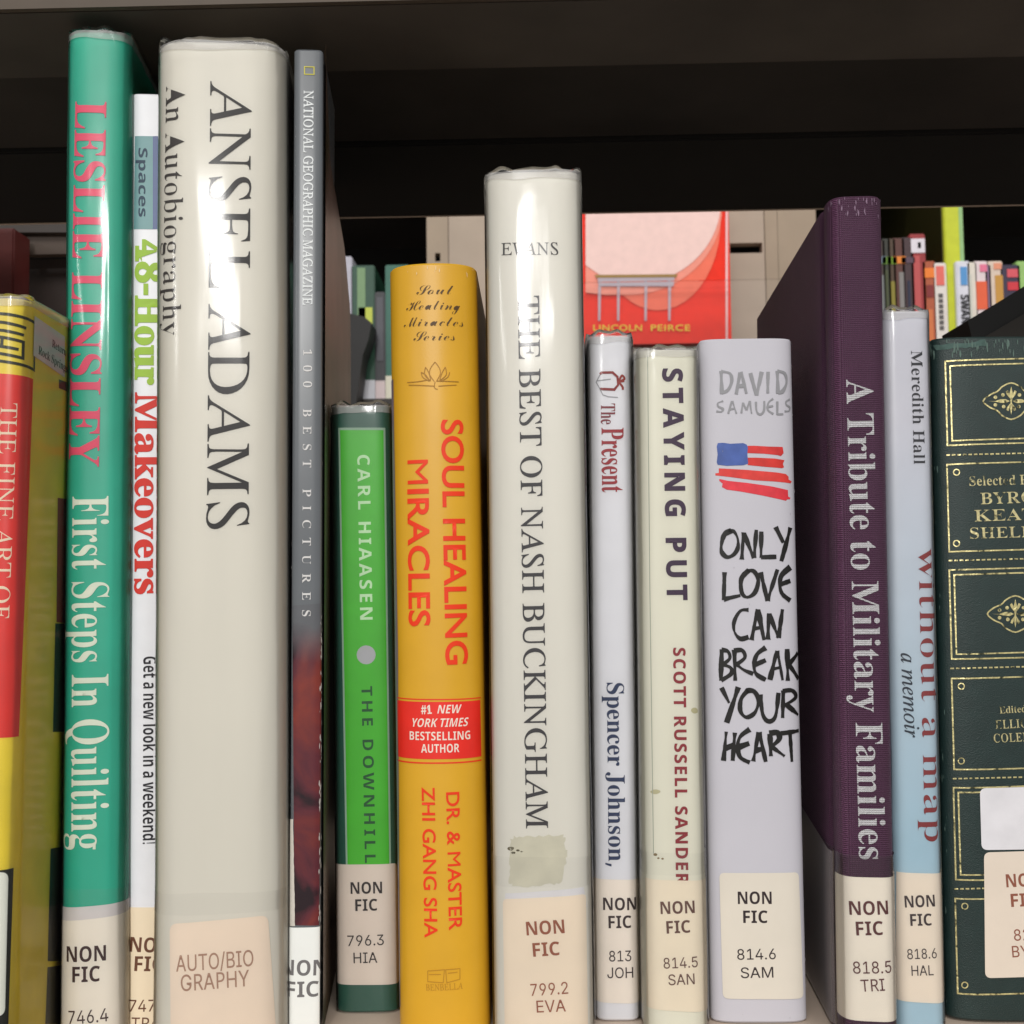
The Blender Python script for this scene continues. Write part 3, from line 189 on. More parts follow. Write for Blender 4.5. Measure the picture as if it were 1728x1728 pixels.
14,160,0,-4,-15,-19,-4,-20,-13,-51,-50,-157,-178,-38,-139,-3,-13,-1,-13,3,-14,12,-9,50,-5,-4,-12,459,1,23,-11,0,0,10,364,429,-125,0,-38,-2,-32,-6,-25,-11,-21,-17,-17,-22,-14,-29,-13,0,35,113,351,0,0,-8,-367,-430,119,0,73,3,45,11,33,23,21,27,20,37,13,0,-41,-128,342,2,35,50,-8,-24,5,-18,13,-11,23,-4,31,7,55,18,56,31,53,41,46,31,24,31,14,31,4,25,-4,16,-12,8,-20,9,29,51,0,-61,-219,-9,-46,2,-7,9,-2,19,11,30,34,9,-8,-35,-45,-32,-26,-29,-9,-15,3,-9,11,-3,17,6,34,17,61,-37,-56,-35,-39,-34,-23,18,82,33,16,4,18,11,36,39,33,54,25,60,9,56,-4,23,-11,14,-19,5,-31,-8,-30,-25,-28,-40,-22,-51,-16,-53,-5,-49,3,-22,10,-14,288,2,34,89,-7,-39,7,-29,21,-19,33,-6,45,3,32,10,34,16,34,21,32,26,28,29,24,47,25,47,8,27,-3,20,-10,12,-16,4,-21,-6,-27,-16,-26,-28,-24,-61,-28,-86,-19,-4,-24,-1,-20,7,-40,21,-24,35,-8,32,6,34,18,36,31,10,-10,-33,-35,-33,-24,-37,-14,13,64,158,60,15,44,26,20,22,12,24,4,26,-6,20,-18,7,-21,-4,-22,-14,-22,-22,-20,-28,-17,-34,550,1,70,410,-7,-19,4,-11,13,-4,21,8,47,40,140,6,37,-4,15,-15,5,
-18,-5,-22,-12,-46,-48,-46,-73,-28,-65,-23,-72,-53,0,60,203,10,54,-4,13,-14,5,-31,-12,-41,-33,-42,-51,-27,-50,-23,-59,-23,-70,-53,0,63,212,8,31,3,20,-2,12,-8,6,-34,6,2,13,75,10,19,5,10,1,5,-2,2,-6,-1,-5,-1,-7,-37,-119,64,77,57,46,51,16,23,-5,13,-13,5,-21,-5,-36,-14,-57,58,73,55,44,51,15,22,-5,13,-13,5,-23,-3,-22,-7,-31,-43,-157,-2,-8,-1,-7,3,-11,9,-4,12,3,12,10,14,16,16,23,9,-11,-32,-46,-33,-28,351,2,24,105,-8,-44,7,-35,23,-23,35,-7,45,4,38,14,38,21,37,26,32,32,29,35,22,37,14,36,4,47,-7,35,-23,23,-35,8,-45,-4,-34,-11,-34,-17,-33,-22,-32,-27,-27,-30,-23,-48,-23,21,113,11,27,6,26,15,24,23,21,30,18,34,14,36,9,37,3,34,-7,41,-19,24,-32,8,-32,-8,-33,-23,-29,-37,-25,-48,-17,-51,-5,-49,4,-31,11,-22,18,-14,177,2,16,122,394,-12,2,-12,8,-7,11,-3,13,3,13,7,11,12,8,12,3,13,-3,12,-8,8,-11,2,-13,-2,-14,-8,-11,-11,-7,29,33,-8,-18,4,-11,12,-4,21,3,24,8,33,44,155,3,13,2,10,-3,11,-7,7,-33,5,3,12,45,6,31,5,28,6,5,-2,2,-6,-1,-5,-2,-7,-65,-217,-5,-27,3,-15,11,-5,24,13,34,39,10,-10,-38,-46,-35,-27,224,1,30,
-13,0,59,209,10,50,-3,13,-6,7,-34,5,2,13,44,7,31,6,28,6,6,-2,0,-6,-35,-129,48,76,40,46,31,15,12,-2,9,-7,6,-10,2,-14,-3,-17,-8,-13,-12,-10,-14,-3,-20,8,-7,9,-3,11,-52,-69,-43,-89,-34,-110,187,1,26,33,-8,-18,4,-11,11,-3,19,1,18,5,18,59,221,-47,0,3,14,41,16,37,31,36,48,15,0,-25,-88,57,0,-6,-21,-57,0,-54,-205,-6,-33,3,-11,9,-3,21,12,31,36,10,-11,-35,-42,-33,-26,175,0,417,2,80,140,-5,-50,6,-37,16,-23,25,-8,31,5,25,14,20,22,13,25,5,19,-3,16,-7,9,-12,4,-14,-3,-14,-7,-11,-23,-11,-11,-1,-9,-1,-8,-4,-4,-12,4,-11,13,-11,19,-7,23,-3,37,9,37,27,34,45,31,65,-48,10,-37,24,-24,33,-8,39,7,38,21,36,34,32,44,26,52,16,57,5,36,-2,7,-3,2,-6,-3,-7,-10,-2,-11,0,-11,1,-34,-4,-32,-9,-29,-15,-26,-19,-22,-23,-16,-26,-10,-28,-4,-28,5,-29,14,-22,23,-14,31,-6,22,50,26,45,29,42,30,36,32,29,32,22,31,14,29,5,23,-4,19,-12,12,-18,4,-22,-6,-32,-18,-34,-28,-34,-38,-33,-46,-29,-53,-25,-25,-50,-32,-44,-40,-37,-44,-28,-47,-17,11,383,199,57,38,46,47,31,48,11,40,-3,16,-8,10,-13,3,-28,-13,-31,-37,-32,-64,300,2,28,91,-5,-29,5,
-24,14,-15,23,-6,27,4,24,12,25,18,24,23,23,26,19,29,15,30,10,29,3,29,-4,22,-12,13,-19,5,-26,-3,-23,-9,-22,-35,-45,23,10,25,17,13,-14,-23,-19,-24,-13,-24,-8,-23,-2,-43,-24,18,106,17,16,4,18,12,-2,10,2,9,8,9,27,11,33,50,10,43,-4,15,-12,5,-14,-5,-19,-17,-25,-29,-23,-37,-19,-36,-7,-27,3,-13,396,1,42,359,62,-60,-52,-22,-10,-23,-3,-26,3,-18,9,-12,15,-4,18,1,10,2,10,-26,-29,-28,-20,-28,-12,-27,-4,-21,3,-16,9,-11,15,-3,18,11,37,33,65,-19,-17,-14,-14,-12,14,37,35,36,39,98,6,-70,-124,-15,-28,-4,-18,2,-8,8,-2,22,12,36,38,42,56,39,68,98,6,-81,-143,-17,-34,2,-6,7,-3,26,14,44,40,280,1,24,203,62,-56,-50,-25,-13,-27,-4,-22,4,-18,9,-11,16,-4,20,6,33,20,43,13,21,-30,-28,-14,11,47,46,38,50,100,165,82,9,-145,-263,-36,-67,-12,-31,2,-9,7,-3,24,12,49,43,566,2,126,111,-8,-49,5,-36,16,-23,25,-8,31,5,25,14,21,21,13,25,4,19,-2,15,-9,10,-12,3,-16,-3,-14,-10,-10,-33,-12,-13,-5,-5,-12,4,-9,11,-10,17,-8,22,-2,37,8,32,23,28,39,28,56,-21,-9,-32,-17,-6,-3,-6,-1,-10,2,-3,5,6,9,20,12,65,28,39,63,47,61,-50,-31,-36,-11,
-15,2,-11,7,-8,9,-3,10,5,17,17,22,21,28,-3,3,-16,-4,-23,-14,-26,-21,-25,-27,-21,-23,-11,-8,-11,3,-4,6,10,15,25,25,32,28,29,22,25,12,22,4,18,-2,14,-7,10,-11,3,-14,-4,-21,-13,-27,85,64,46,34,25,11,8,-2,3,-4,-11,-14,-16,-19,-22,-36,-25,-53,-20,-69,47,16,41,61,42,51,41,42,39,31,37,19,33,7,24,-3,17,-10,11,-14,4,-18,-6,-25,-17,-26,-29,-29,-64,-42,-83,-39,-34,-69,-22,-50,-16,-50,4,-13,11,-4,31,4,32,14,64,45,60,53,35,30,22,10,15,-3,-25,-17,-25,-24,-31,-31,-40,-36,-42,-34,-39,-22,-36,-12,-37,-4,-28,6,-21,16,-13,25,-4,31,5,30,13,39,17,37,-41,-12,-25,-53,-31,-44,-37,-35,-41,-26,-45,-16,12,498,240,38,21,33,24,27,25,21,24,13,24,4,19,-3,17,-10,5,-25,-10,-30,-28,-33,-50,276,2,33,101,-5,-36,6,-28,15,-19,24,-7,26,5,24,12,24,19,24,24,22,55,34,29,10,27,3,23,-3,19,-10,12,-14,4,-18,-4,-20,-14,-19,-23,-18,-28,-15,-74,-21,-9,-22,-3,-17,5,-11,16,-4,29,4,30,11,31,18,32,27,12,-13,-34,-29,-36,-21,-36,-13,10,104,86,22,5,21,9,34,31,10,17,3,17,-3,16,-9,5,-23,-13,-28,-37,355,2,35,210,-5,-16,3,-14,9,-10,14,-3,19,-26,
-24,-28,-15,-30,-5,-27,4,-21,12,-14,20,-5,26,4,25,12,26,18,26,23,23,26,20,29,15,30,10,29,4,23,-3,16,-10,8,-17,13,27,75,3,-62,-128,-14,-29,-5,-13,6,-7,17,7,24,18,23,20,13,-13,-62,-50,-28,-12,15,97,12,23,7,26,21,26,31,24,38,18,34,6,21,-7,17,-16,7,-26,-12,-30,-31,-29,-41,-22,-42,-8,-35,5,-10,231,2,15,184,243,-14,2,-11,6,-7,9,-2,13,3,14,10,12,13,8,17,3,23,-8,7,-10,3,-11,-3,-15,-10,-12,-13,-8,22,194,62,-38,-36,-27,-19,-21,-9,-23,-3,-28,5,-16,16,-6,25,12,38,37,69,-16,-17,-19,-18,-13,14,19,17,27,28,25,29,94,6,-68,-124,-28,-56,4,-6,25,12,47,42,387,1,49,-1,-5,46,67,33,47,25,44,-4,5,-14,-11,-34,-34,-13,14,59,56,25,17,25,6,15,-6,10,-15,3,-25,-4,-28,43,41,38,25,32,9,19,-4,16,-11,9,-18,4,-24,-10,-31,-22,-34,-23,-30,-12,-16,-4,-11,5,-7,22,13,47,41,14,-13,-36,-33,-24,-18,-21,-11,-21,-4,-19,4,-15,11,-11,18,-3,23,6,31,34,49,38,43,3,4,0,2,-3,4,-26,-11,-39,-33,-51,-57,-62,-84,354,3,40,314,62,-50,-36,-54,-27,-50,-83,-50,-62,-33,-29,-34,-17,-34,-6,-30,3,-22,11,-14,16,-5,22,8,30,23,30,38,28,53,27,68,26,15,
27,-32,-19,-32,-7,-27,4,-21,13,-14,20,-5,25,4,27,12,26,19,25,23,23,27,19,29,16,29,10,29,3,23,-3,16,-10,7,-15,14,24,83,7,-101,-182,36,18,39,29,15,91,12,16,4,18,10,35,38,32,51,17,35,5,21,-4,13,-12,4,-23,-14,-32,-35,-32,-44,-25,-42,-10,-29,4,-9,10,4,-179,22,9,24,26,29,46,38,68,-57,-23,-43,-30,-27,-34,-9,-34,5,-21,542,1,98,41,-5,-29,5,-21,13,-13,21,-4,24,2,19,7,17,25,25,31,9,23,-4,13,-11,5,-19,-2,-14,-7,-9,-33,-12,-19,-8,-6,-16,9,-15,10,-6,13,-2,24,7,28,22,32,40,42,64,90,135,84,99,33,31,21,10,13,-3,4,-8,-6,-31,-20,-48,-31,-67,-32,-73,-26,-67,-12,-46,73,127,73,102,66,72,37,31,20,11,13,-3,4,-7,-2,-5,-3,-8,-45,-102,-35,-87,-28,-71,-20,-50,-13,-34,-4,-25,5,-7,16,5,21,13,55,44,60,55,39,33,23,11,16,-3,-29,-21,-48,-46,-54,-51,-46,-36,-38,-22,-33,-8,-21,5,-17,13,-12,20,-3,27,3,27,8,31,17,37,29,54,34,60,34,55,26,41,-57,-66,-64,-88,-35,-56,-33,-62,-27,-52,-17,-28,-13,-12,-16,-4,-16,4,-13,15,-8,22,-2,27,4,30,13,40,46,98,66,112,-51,-61,-57,-79,-51,-81,-34,-53,-32,-41,-34,-26,275,1,40,237,62,-41,-38,
-24,-18,-18,-8,-18,-2,-28,3,-22,11,-15,16,-5,20,11,38,28,43,43,38,-28,-2,-19,0,-24,-25,-27,-25,-14,14,24,21,21,20,14,48,11,6,9,-2,1,-10,0,-4,0,-5,6,-8,21,-4,35,-5,26,-11,8,-10,2,-13,-6,-19,-17,-28,-20,-28,-15,-21,-12,-24,3,-7,7,-2,23,12,48,43,259,1,39,95,-5,-31,5,-24,14,-15,22,-5,30,4,26,12,25,18,24,23,22,54,32,27,9,26,3,25,-3,20,-8,13,-14,4,-17,-9,-25,-11,-9,-15,-3,-18,7,-6,18,6,17,17,11,-11,5,-22,-12,-27,-31,-26,-40,-21,-40,-8,-31,5,-12,13,-4,25,6,26,14,26,20,21,19,13,-13,-33,-29,-32,-21,-31,-13,235,1,45,206,71,-56,-50,-42,-21,-41,-5,-27,3,-20,11,-12,16,-4,17,2,13,7,10,10,7,13,2,12,-2,9,-6,7,-18,-8,-18,-16,-8,-5,1,7,-7,10,-2,22,9,18,27,12,42,5,52,0,13,-2,12,-15,-15,-22,-21,-22,-20,-12,14,32,30,45,42,7,11,10,12,10,4,9,-2,3,-8,-6,-12,-6,-15,6,-13,22,-40,8,-38,-4,-25,-11,-18,32,29,174,0,464,2,8,0,0,169,482,124,0,170,-482,-109,0,-35,114,-175,0,-35,-114,9,170,199,125,0,-36,112,-8,29,-11,35,-8,32,-9,-33,-11,-38,-8,-25,452,3,24,60,0,0,480,150,0,84,-7,61,-20,27,-23,16,-31,6,-41,-5,-38,-15,
-31,-23,-23,-31,-11,0,-4,43,-17,18,-14,13,-21,9,-26,3,-34,-6,-40,-15,-34,-26,-28,-36,-21,-42,-12,-51,-4,11,162,289,59,0,37,4,24,11,13,17,5,24,-6,23,-15,16,-26,9,-37,3,-54,0,11,162,84,66,0,39,4,25,14,14,20,4,27,-4,24,-14,19,-26,13,-41,4,-63,0,428,1,35,255,-7,-68,8,-54,23,-42,37,-29,49,-17,60,-6,69,7,68,19,60,32,50,44,38,36,17,41,11,46,3,71,-9,69,-24,-33,-83,-54,22,-27,7,-26,3,-36,-5,-30,-15,-23,-24,-18,-33,-10,-40,-3,-47,7,-67,21,-51,23,-23,31,-14,38,-5,59,7,63,18,0,-85,-62,-19,497,2,15,60,0,0,480,151,0,70,-7,61,-20,49,-34,36,-45,23,-59,8,-71,-8,-74,-23,-61,-38,-48,-52,-34,-64,-20,-77,-7,14,162,84,44,0,52,6,42,19,29,32,18,44,6,57,-4,48,-12,39,-19,30,-27,21,-34,12,-41,4,-54,0,377,1,12,60,0,0,480,276,0,0,-84,-174,0,0,-105,162,0,0,-83,-162,0,0,-124,174,0,0,-84,369,1,10,60,0,0,480,275,0,0,-84,-174,0,0,-123,162,0,0,-84,-162,0,0,-189,487,1,39,262,-7,-66,7,-55,21,-44,35,-32,49,-20,61,-6,74,7,71,22,60,23,34,28,28,34,23,62,23,74,7,76,-8,67,-21,-34,-82,-50,19,-59,8,-42,-5,-35,-16,-29,-24,-21,-32,
-14,-40,-4,-47,3,-44,9,-39,17,-32,24,-25,32,-15,40,-5,36,2,28,5,0,100,-91,0,0,84,191,0,0,-248,-79,-20,514,1,12,60,0,0,480,102,0,0,-189,190,0,0,189,101,0,0,-480,-101,0,0,207,-190,0,0,-207,262,1,12,21,0,0,58,59,27,0,310,-59,27,0,58,219,0,0,-58,-59,-27,0,-310,59,-27,0,-58,223,1,19,10,-141,-34,2,-26,5,0,85,23,-5,25,-2,32,7,13,10,9,15,6,23,2,31,0,450,102,0,0,-449,-5,-56,-14,-44,-23,-33,-31,-22,-37,-13,446,1,14,60,0,0,480,102,0,0,-220,19,28,21,28,130,164,113,0,-168,-213,169,-267,-116,0,-125,202,-43,-31,0,-171,380,1,6,60,0,0,480,102,0,0,-396,195,0,0,-84,634,1,22,60,0,0,480,139,0,113,-367,2,0,121,367,138,0,0,-480,-95,0,0,227,1,52,2,56,2,40,-3,0,-123,-375,-94,0,-115,376,-3,0,3,-40,2,-58,1,-55,0,-223,546,1,16,60,0,0,480,129,0,208,-360,2,0,-3,67,-2,66,0,227,92,0,0,-480,-129,0,-209,363,-3,0,4,-69,2,-68,0,-226,535,2,29,267,-7,-49,4,-42,10,-37,17,-31,24,-25,28,-20,35,-18,60,-6,70,6,70,18,60,32,49,44,36,37,17,43,11,49,3,49,-3,43,-11,36,-17,44,-36,31,-50,19,-60,6,-70,-6,-69,-19,-61,-31,-49,-44,-37,
-36,-17,-43,-10,20,267,79,40,4,31,15,23,24,21,51,7,67,-7,68,-21,51,-23,24,-31,15,-39,4,-39,-4,-31,-15,-23,-24,-22,-51,-7,-68,7,-67,22,-51,23,-24,31,-15,422,2,17,60,0,0,480,154,0,56,-5,45,-13,34,-22,24,-30,14,-37,5,-43,-5,-41,-13,-37,-23,-33,-35,-26,-48,-17,-62,-5,-44,0,0,-171,10,162,254,33,0,39,4,30,13,18,22,7,33,-9,39,-27,23,-45,8,-46,0,535,2,31,363,-114,-88,107,-8,0,-49,4,-42,10,-37,17,-31,24,-25,28,-20,35,-18,60,-6,70,6,70,18,60,32,49,44,36,37,17,43,11,49,3,49,-3,43,-11,36,-17,44,-36,31,-50,19,-60,6,-70,-8,-75,-21,-64,-23,-36,-30,-28,-37,-22,116,-129,20,267,79,40,4,31,15,23,24,21,51,7,67,-7,68,-21,51,-23,24,-31,15,-39,4,-39,-4,-31,-15,-23,-24,-22,-51,-7,-68,7,-67,22,-51,23,-24,31,-15,444,2,19,60,0,0,480,140,0,60,-4,48,-12,37,-20,26,-28,15,-36,6,-44,-4,-31,-9,-27,-14,-22,-19,-19,-44,-28,141,-209,-113,0,-114,184,-54,0,0,-184,11,162,267,33,0,43,4,29,12,16,21,6,29,-6,29,-17,20,-30,11,-43,3,-31,0,371,1,49,167,-7,-72,8,-64,21,0,95,71,-27,36,-10,37,-3,32,4,21,11,12,16,4,20,-7,25,-20,19,
-67,35,-36,18,-37,28,-16,19,-13,21,-9,26,-3,31,5,40,15,33,24,27,33,20,39,12,47,4,36,-2,35,-6,71,-25,-33,-80,-59,21,-54,8,-25,-4,-19,-10,-11,-15,-4,-20,5,-23,17,-17,68,-36,63,-36,23,-21,17,-24,11,-28,3,-35,-5,-40,-15,-34,-26,-28,-35,-21,-43,-12,389,1,8,144,0,0,395,-131,0,0,85,362,0,0,-85,-130,0,0,-395,508,1,26,252,-7,-59,6,-48,16,-38,27,-28,36,-16,43,-6,50,0,309,101,0,0,-294,7,-50,18,-33,30,-18,42,-6,42,6,30,20,17,33,5,49,0,293,102,0,0,-311,-6,-47,-16,-42,-28,-36,-38,-28,-50,-17,437,1,13,163,0,-163,480,103,0,90,-286,7,-27,11,-42,7,-36,7,36,11,42,7,27,91,286,103,0,-164,-480,650,1,33,122,0,-122,480,100,0,61,-262,9,-39,9,-47,6,-40,6,40,8,45,8,34,70,269,96,0,70,-269,7,-34,9,-45,6,-40,6,40,9,47,8,39,61,262,100,0,-122,-480,-115,0,-65,252,-5,22,-7,32,-7,33,-4,25,-3,-25,-7,-32,-6,-33,-6,-23,-64,-251,448,1,12,0,0,159,247,-149,233,112,0,104,-173,101,173,110,0,-151,-238,162,-242,-116,0,-112,181,-111,-181,420,1,9,159,0,0,183,-159,297,110,0,100,-198,100,198,109,0,-159,-293,0,-187,389,1,10,16,0,0,66,
230,330,-224,0,0,84,345,0,0,-66,-230,-330,236,0,0,-84,371,1,49,167,-7,-72,8,-64,21,0,95,71,-27,36,-10,37,-3,32,4,21,11,12,16,4,20,-7,25,-20,19,-67,35,-36,18,-37,28,-16,19,-13,21,-9,26,-3,31,5,40,15,33,24,27,33,20,39,12,47,4,36,-2,35,-6,71,-25,-33,-80,-59,21,-54,8,-25,-4,-19,-10,-11,-15,-4,-20,5,-23,17,-17,68,-36,63,-36,23,-21,17,-24,11,-28,3,-35,-5,-40,-15,-34,-26,-28,-35,-21,-43,-12,426,2,27,52,-161,0,528,82,0,14,-48,4,0,18,21,22,17,29,12,36,4,38,-5,33,-16,29,-27,21,-37,13,-47,4,-57,-5,-57,-13,-48,-22,-37,-29,-27,-33,-16,-39,-6,-36,4,-27,11,-39,32,-5,0,5,-53,0,-148,17,226,75,29,7,21,21,13,35,4,47,-8,60,-23,36,-38,12,-33,-6,-21,-18,-13,-30,-5,-44,0,-10,4,-47,12,-35,14,-16,19,-9,406,2,36,142,-7,-45,7,-37,22,-17,22,-11,29,-4,36,5,36,13,29,23,22,51,21,72,9,64,2,0,16,-4,25,-11,18,-18,10,-24,3,-53,-8,-51,-19,-33,68,66,24,37,7,38,2,45,-3,38,-11,30,-18,22,-25,13,-32,4,-41,0,-244,-70,0,-19,50,-3,0,-24,-26,-25,-17,-31,-10,14,179,66,30,5,25,15,16,23,6,31,0,30,-39,-1,-41,-5,-26,-13,-14,-19,-5,
-23,3,-20,10,-13,16,-7,346,1,32,201,-7,-50,5,-42,15,-34,26,-25,36,-15,47,-5,59,6,61,17,49,27,37,37,25,43,15,50,5,66,-7,48,-17,-29,-78,-44,16,-41,6,-28,-5,-22,-13,-15,-22,-10,-31,-3,-40,5,-48,16,-33,24,-20,33,-6,30,2,26,6,47,23,0,-85,-48,-21,397,2,29,218,-7,-52,5,-45,16,-38,26,-29,36,-18,47,-6,58,6,59,16,48,26,37,35,27,42,16,48,5,48,-4,40,-15,33,-24,24,-33,15,-41,5,-49,0,-49,-236,0,7,-37,18,-29,28,-18,38,-6,64,7,60,22,0,-78,-57,-19,9,134,225,140,0,-5,31,-12,24,-22,17,-31,5,-26,-4,-22,-15,-15,-24,334,1,44,152,-7,-66,5,-55,17,0,82,64,-22,60,-9,25,3,17,6,9,10,4,13,-6,17,-21,17,-53,24,-56,29,-19,16,-14,19,-8,23,-3,28,5,32,13,25,22,20,46,19,59,6,65,-6,64,-22,-30,-72,-51,19,-49,8,-25,-3,-14,-8,-5,-14,5,-15,22,-16,49,-21,55,-27,20,-15,15,-19,9,-23,3,-30,-4,-34,-13,-29,-22,-23,-31,-16,-39,-10,442,1,28,52,0,0,367,77,0,13,-47,6,0,20,24,28,17,31,9,34,3,36,-3,32,-11,26,-17,20,-26,12,-34,4,-43,0,-239,-100,0,0,214,-4,35,-10,25,-19,15,-26,4,-28,-3,-20,-10,-15,-18,-12,-38,-5,-51,0,-173,575,1,37,111,0,
-104,367,99,0,42,-163,9,-40,7,-45,5,-35,2,0,3,25,5,33,5,30,4,19,45,176,110,0,43,-176,7,-30,6,-43,3,-34,3,0,5,33,7,46,9,41,44,163,98,0,-105,-367,-109,0,-28,128,-8,34,-11,49,-11,47,-8,32,-3,0,-7,-32,-11,-47,-11,-49,-8,-35,-30,-127,205,1,4,52,0,0,510,100,0,0,-510,416,2,24,207,-7,-48,6,-43,16,-36,28,-27,37,-17,48,-6,56,6,56,15,47,27,37,36,28,43,16,52,5,49,-5,42,-17,36,-27,27,-37,17,-47,5,-56,-5,-56,-16,-47,-27,-38,-35,-28,-44,-16,16,208,74,34,7,24,21,13,34,4,48,-4,48,-13,34,-24,20,-34,7,-35,-7,-23,-20,-13,-34,-5,-48,5,-48,13,-34,24,-21,417,1,17,52,0,0,510,100,0,0,-228,-1,-41,-4,-42,1,0,21,29,23,27,103,112,113,0,-146,-159,154,-208,-115,0,-106,148,-43,-34,0,-114,205,2,16,103,412,-21,3,-18,8,-12,15,-4,23,4,24,12,15,18,8,21,2,20,-2,18,-8,12,-15,4,-24,-4,-23,-12,-15,-18,-8,4,52,0,0,367,100,0,0,-367,426,2,29,169,-7,-39,6,-33,16,-28,26,-22,37,-12,47,-5,58,5,57,13,48,21,37,29,27,34,16,39,5,36,-3,29,-12,23,-17,18,-21,3,0,-5,31,-2,42,0,117,100,0,0,-510,-77,0,-19,48,-4,0,-18,-21,-22,-18,-29,-12,18,
203,73,36,6,23,19,13,30,4,43,0,11,-4,47,-12,35,-14,16,-20,9,-27,3,-29,-7,-23,-21,-14,-35,-4,-48,4,-47,14,-34,23,-20,487,1,39,262,-7,-66,7,-55,21,-44,35,-32,49,-20,61,-6,74,7,71,22,60,23,34,28,28,34,23,62,23,74,7,76,-8,67,-21,-34,-82,-50,19,-59,8,-42,-5,-35,-16,-29,-24,-21,-32,-14,-40,-4,-47,3,-44,9,-39,17,-32,24,-25,32,-15,40,-5,36,2,28,5,0,100,-91,0,0,84,191,0,0,-248,-79,-20,292,1,26,178,-7,-31,3,-28,8,-23,15,-18,22,-11,32,-4,42,0,176,-48,0,0,43,56,33,28,78,64,0,0,-78,103,0,0,-76,-103,0,0,-176,3,-18,9,-13,14,-8,18,-3,32,4,31,8,0,-75,-40,-12,181,2,4,71,135,-17,345,72,0,-17,-345,16,90,-9,-16,2,-14,8,-9,14,-3,21,3,21,9,14,14,8,16,2,16,-2,13,-8,10,-14,3,-21,-3,-21,-10,-14,-13,-8,385,3,41,192,-7,-50,4,-41,12,-34,19,-24,25,-15,32,-4,37,6,44,20,35,30,28,36,22,-30,22,-25,26,-17,32,-6,40,6,35,16,29,25,22,32,16,36,9,39,4,40,-4,36,-9,32,-16,24,-22,16,-29,5,-36,-6,-39,-18,-32,-28,-25,-34,-21,49,-31,21,-19,17,-23,10,-26,4,-30,-5,-37,-16,-32,-26,-26,-33,-20,-41,-12,14,192,296,40,25,13,18,5,24,-4,
20,-13,16,-18,9,-24,4,-22,-4,-19,-9,-12,-16,-4,-20,4,-23,13,-18,17,191,68,33,4,23,12,14,19,5,24,-3,17,-8,15,-26,25,-33,20,-9,5,-28,-16,-22,-18,-15,-22,-4,-25,4,-24,14,-19,23,-13,174,0,480,2,12,16,0,185,509,75,0,187,-509,-68,0,-108,302,-23,70,-32,106,13,0,-32,-107,-22,-69,-106,-302,4,110,142,0,57,260,0,0,-57,456,3,27,60,0,0,509,181,0,48,-5,40,-13,30,-22,22,-27,13,-32,4,-36,-3,-30,-8,-24,-14,-19,-17,-15,-41,-19,0,-5,24,-5,24,-12,22,-18,17,-24,12,-30,4,-37,-5,-36,-13,-33,-23,-28,-33,-21,-43,-14,-54,-4,13,125,57,120,0,51,6,34,17,19,25,6,32,-3,24,-10,23,-15,19,-21,15,-27,10,-31,3,-123,0,13,125,285,113,0,27,3,23,8,20,13,15,17,10,22,3,24,-6,31,-17,26,-30,17,-43,6,-115,0,510,1,51,267,-7,-62,8,-55,24,-46,38,-34,52,-22,64,-8,75,8,75,22,64,34,52,46,39,55,24,62,8,38,-3,35,-9,33,-14,29,-19,25,-24,21,-29,15,-33,10,-37,-65,0,-7,25,-12,22,-32,33,-42,21,-48,7,-44,-6,-39,-18,-34,-29,-25,-39,-16,-50,-6,-60,6,-60,16,-49,26,-40,33,-29,39,-17,44,-6,48,7,42,21,32,33,19,46,65,0,-10,-36,-15,-33,-20,-29,-26,
-24,-29,-19,-32,-14,-36,-9,502,2,32,219,0,-123,0,0,57,119,0,57,6,46,18,36,29,25,39,15,49,5,57,-5,57,-15,49,-25,38,-34,29,-45,18,-54,6,-128,0,0,57,132,0,69,-8,59,-23,32,-23,27,-29,21,-35,22,-62,7,-74,-7,-74,-22,-62,-22,-36,-27,-29,-33,-23,-60,-23,4,125,509,0,-509,-65,0,0,509,419,1,12,60,0,0,509,312,0,0,-57,-247,0,0,-166,230,0,0,-57,-230,0,0,-172,250,0,0,-57,410,1,10,60,0,0,509,309,0,0,-57,-244,0,0,-174,221,0,0,-57,-221,0,0,-221,520,1,54,269,-7,-64,8,-56,24,-45,39,-35,52,-22,63,-7,75,7,75,22,64,34,52,46,39,54,24,62,8,39,-3,36,-9,34,-15,29,-20,26,-24,20,-29,16,-32,9,-35,-66,0,-21,44,-31,34,-41,21,-50,8,-43,-6,-39,-18,-33,-28,-25,-40,-16,-50,-6,-60,6,-60,16,-49,26,-40,33,-29,40,-17,45,-6,40,4,36,14,29,22,22,30,14,37,5,42,19,-3,-151,0,0,57,195,0,0,-56,-7,-59,-20,-50,-32,-41,-42,-31,-51,-19,517,1,12,60,0,0,509,65,0,0,-220,267,0,0,220,65,0,0,-509,-65,0,0,232,-267,0,0,-232,301,1,12,31,0,0,57,87,0,0,395,-87,0,0,57,238,0,0,-57,-86,0,0,-395,86,0,0,-57,396,1,26,185,-7,-42,5,-37,13,-31,22,-23,30,
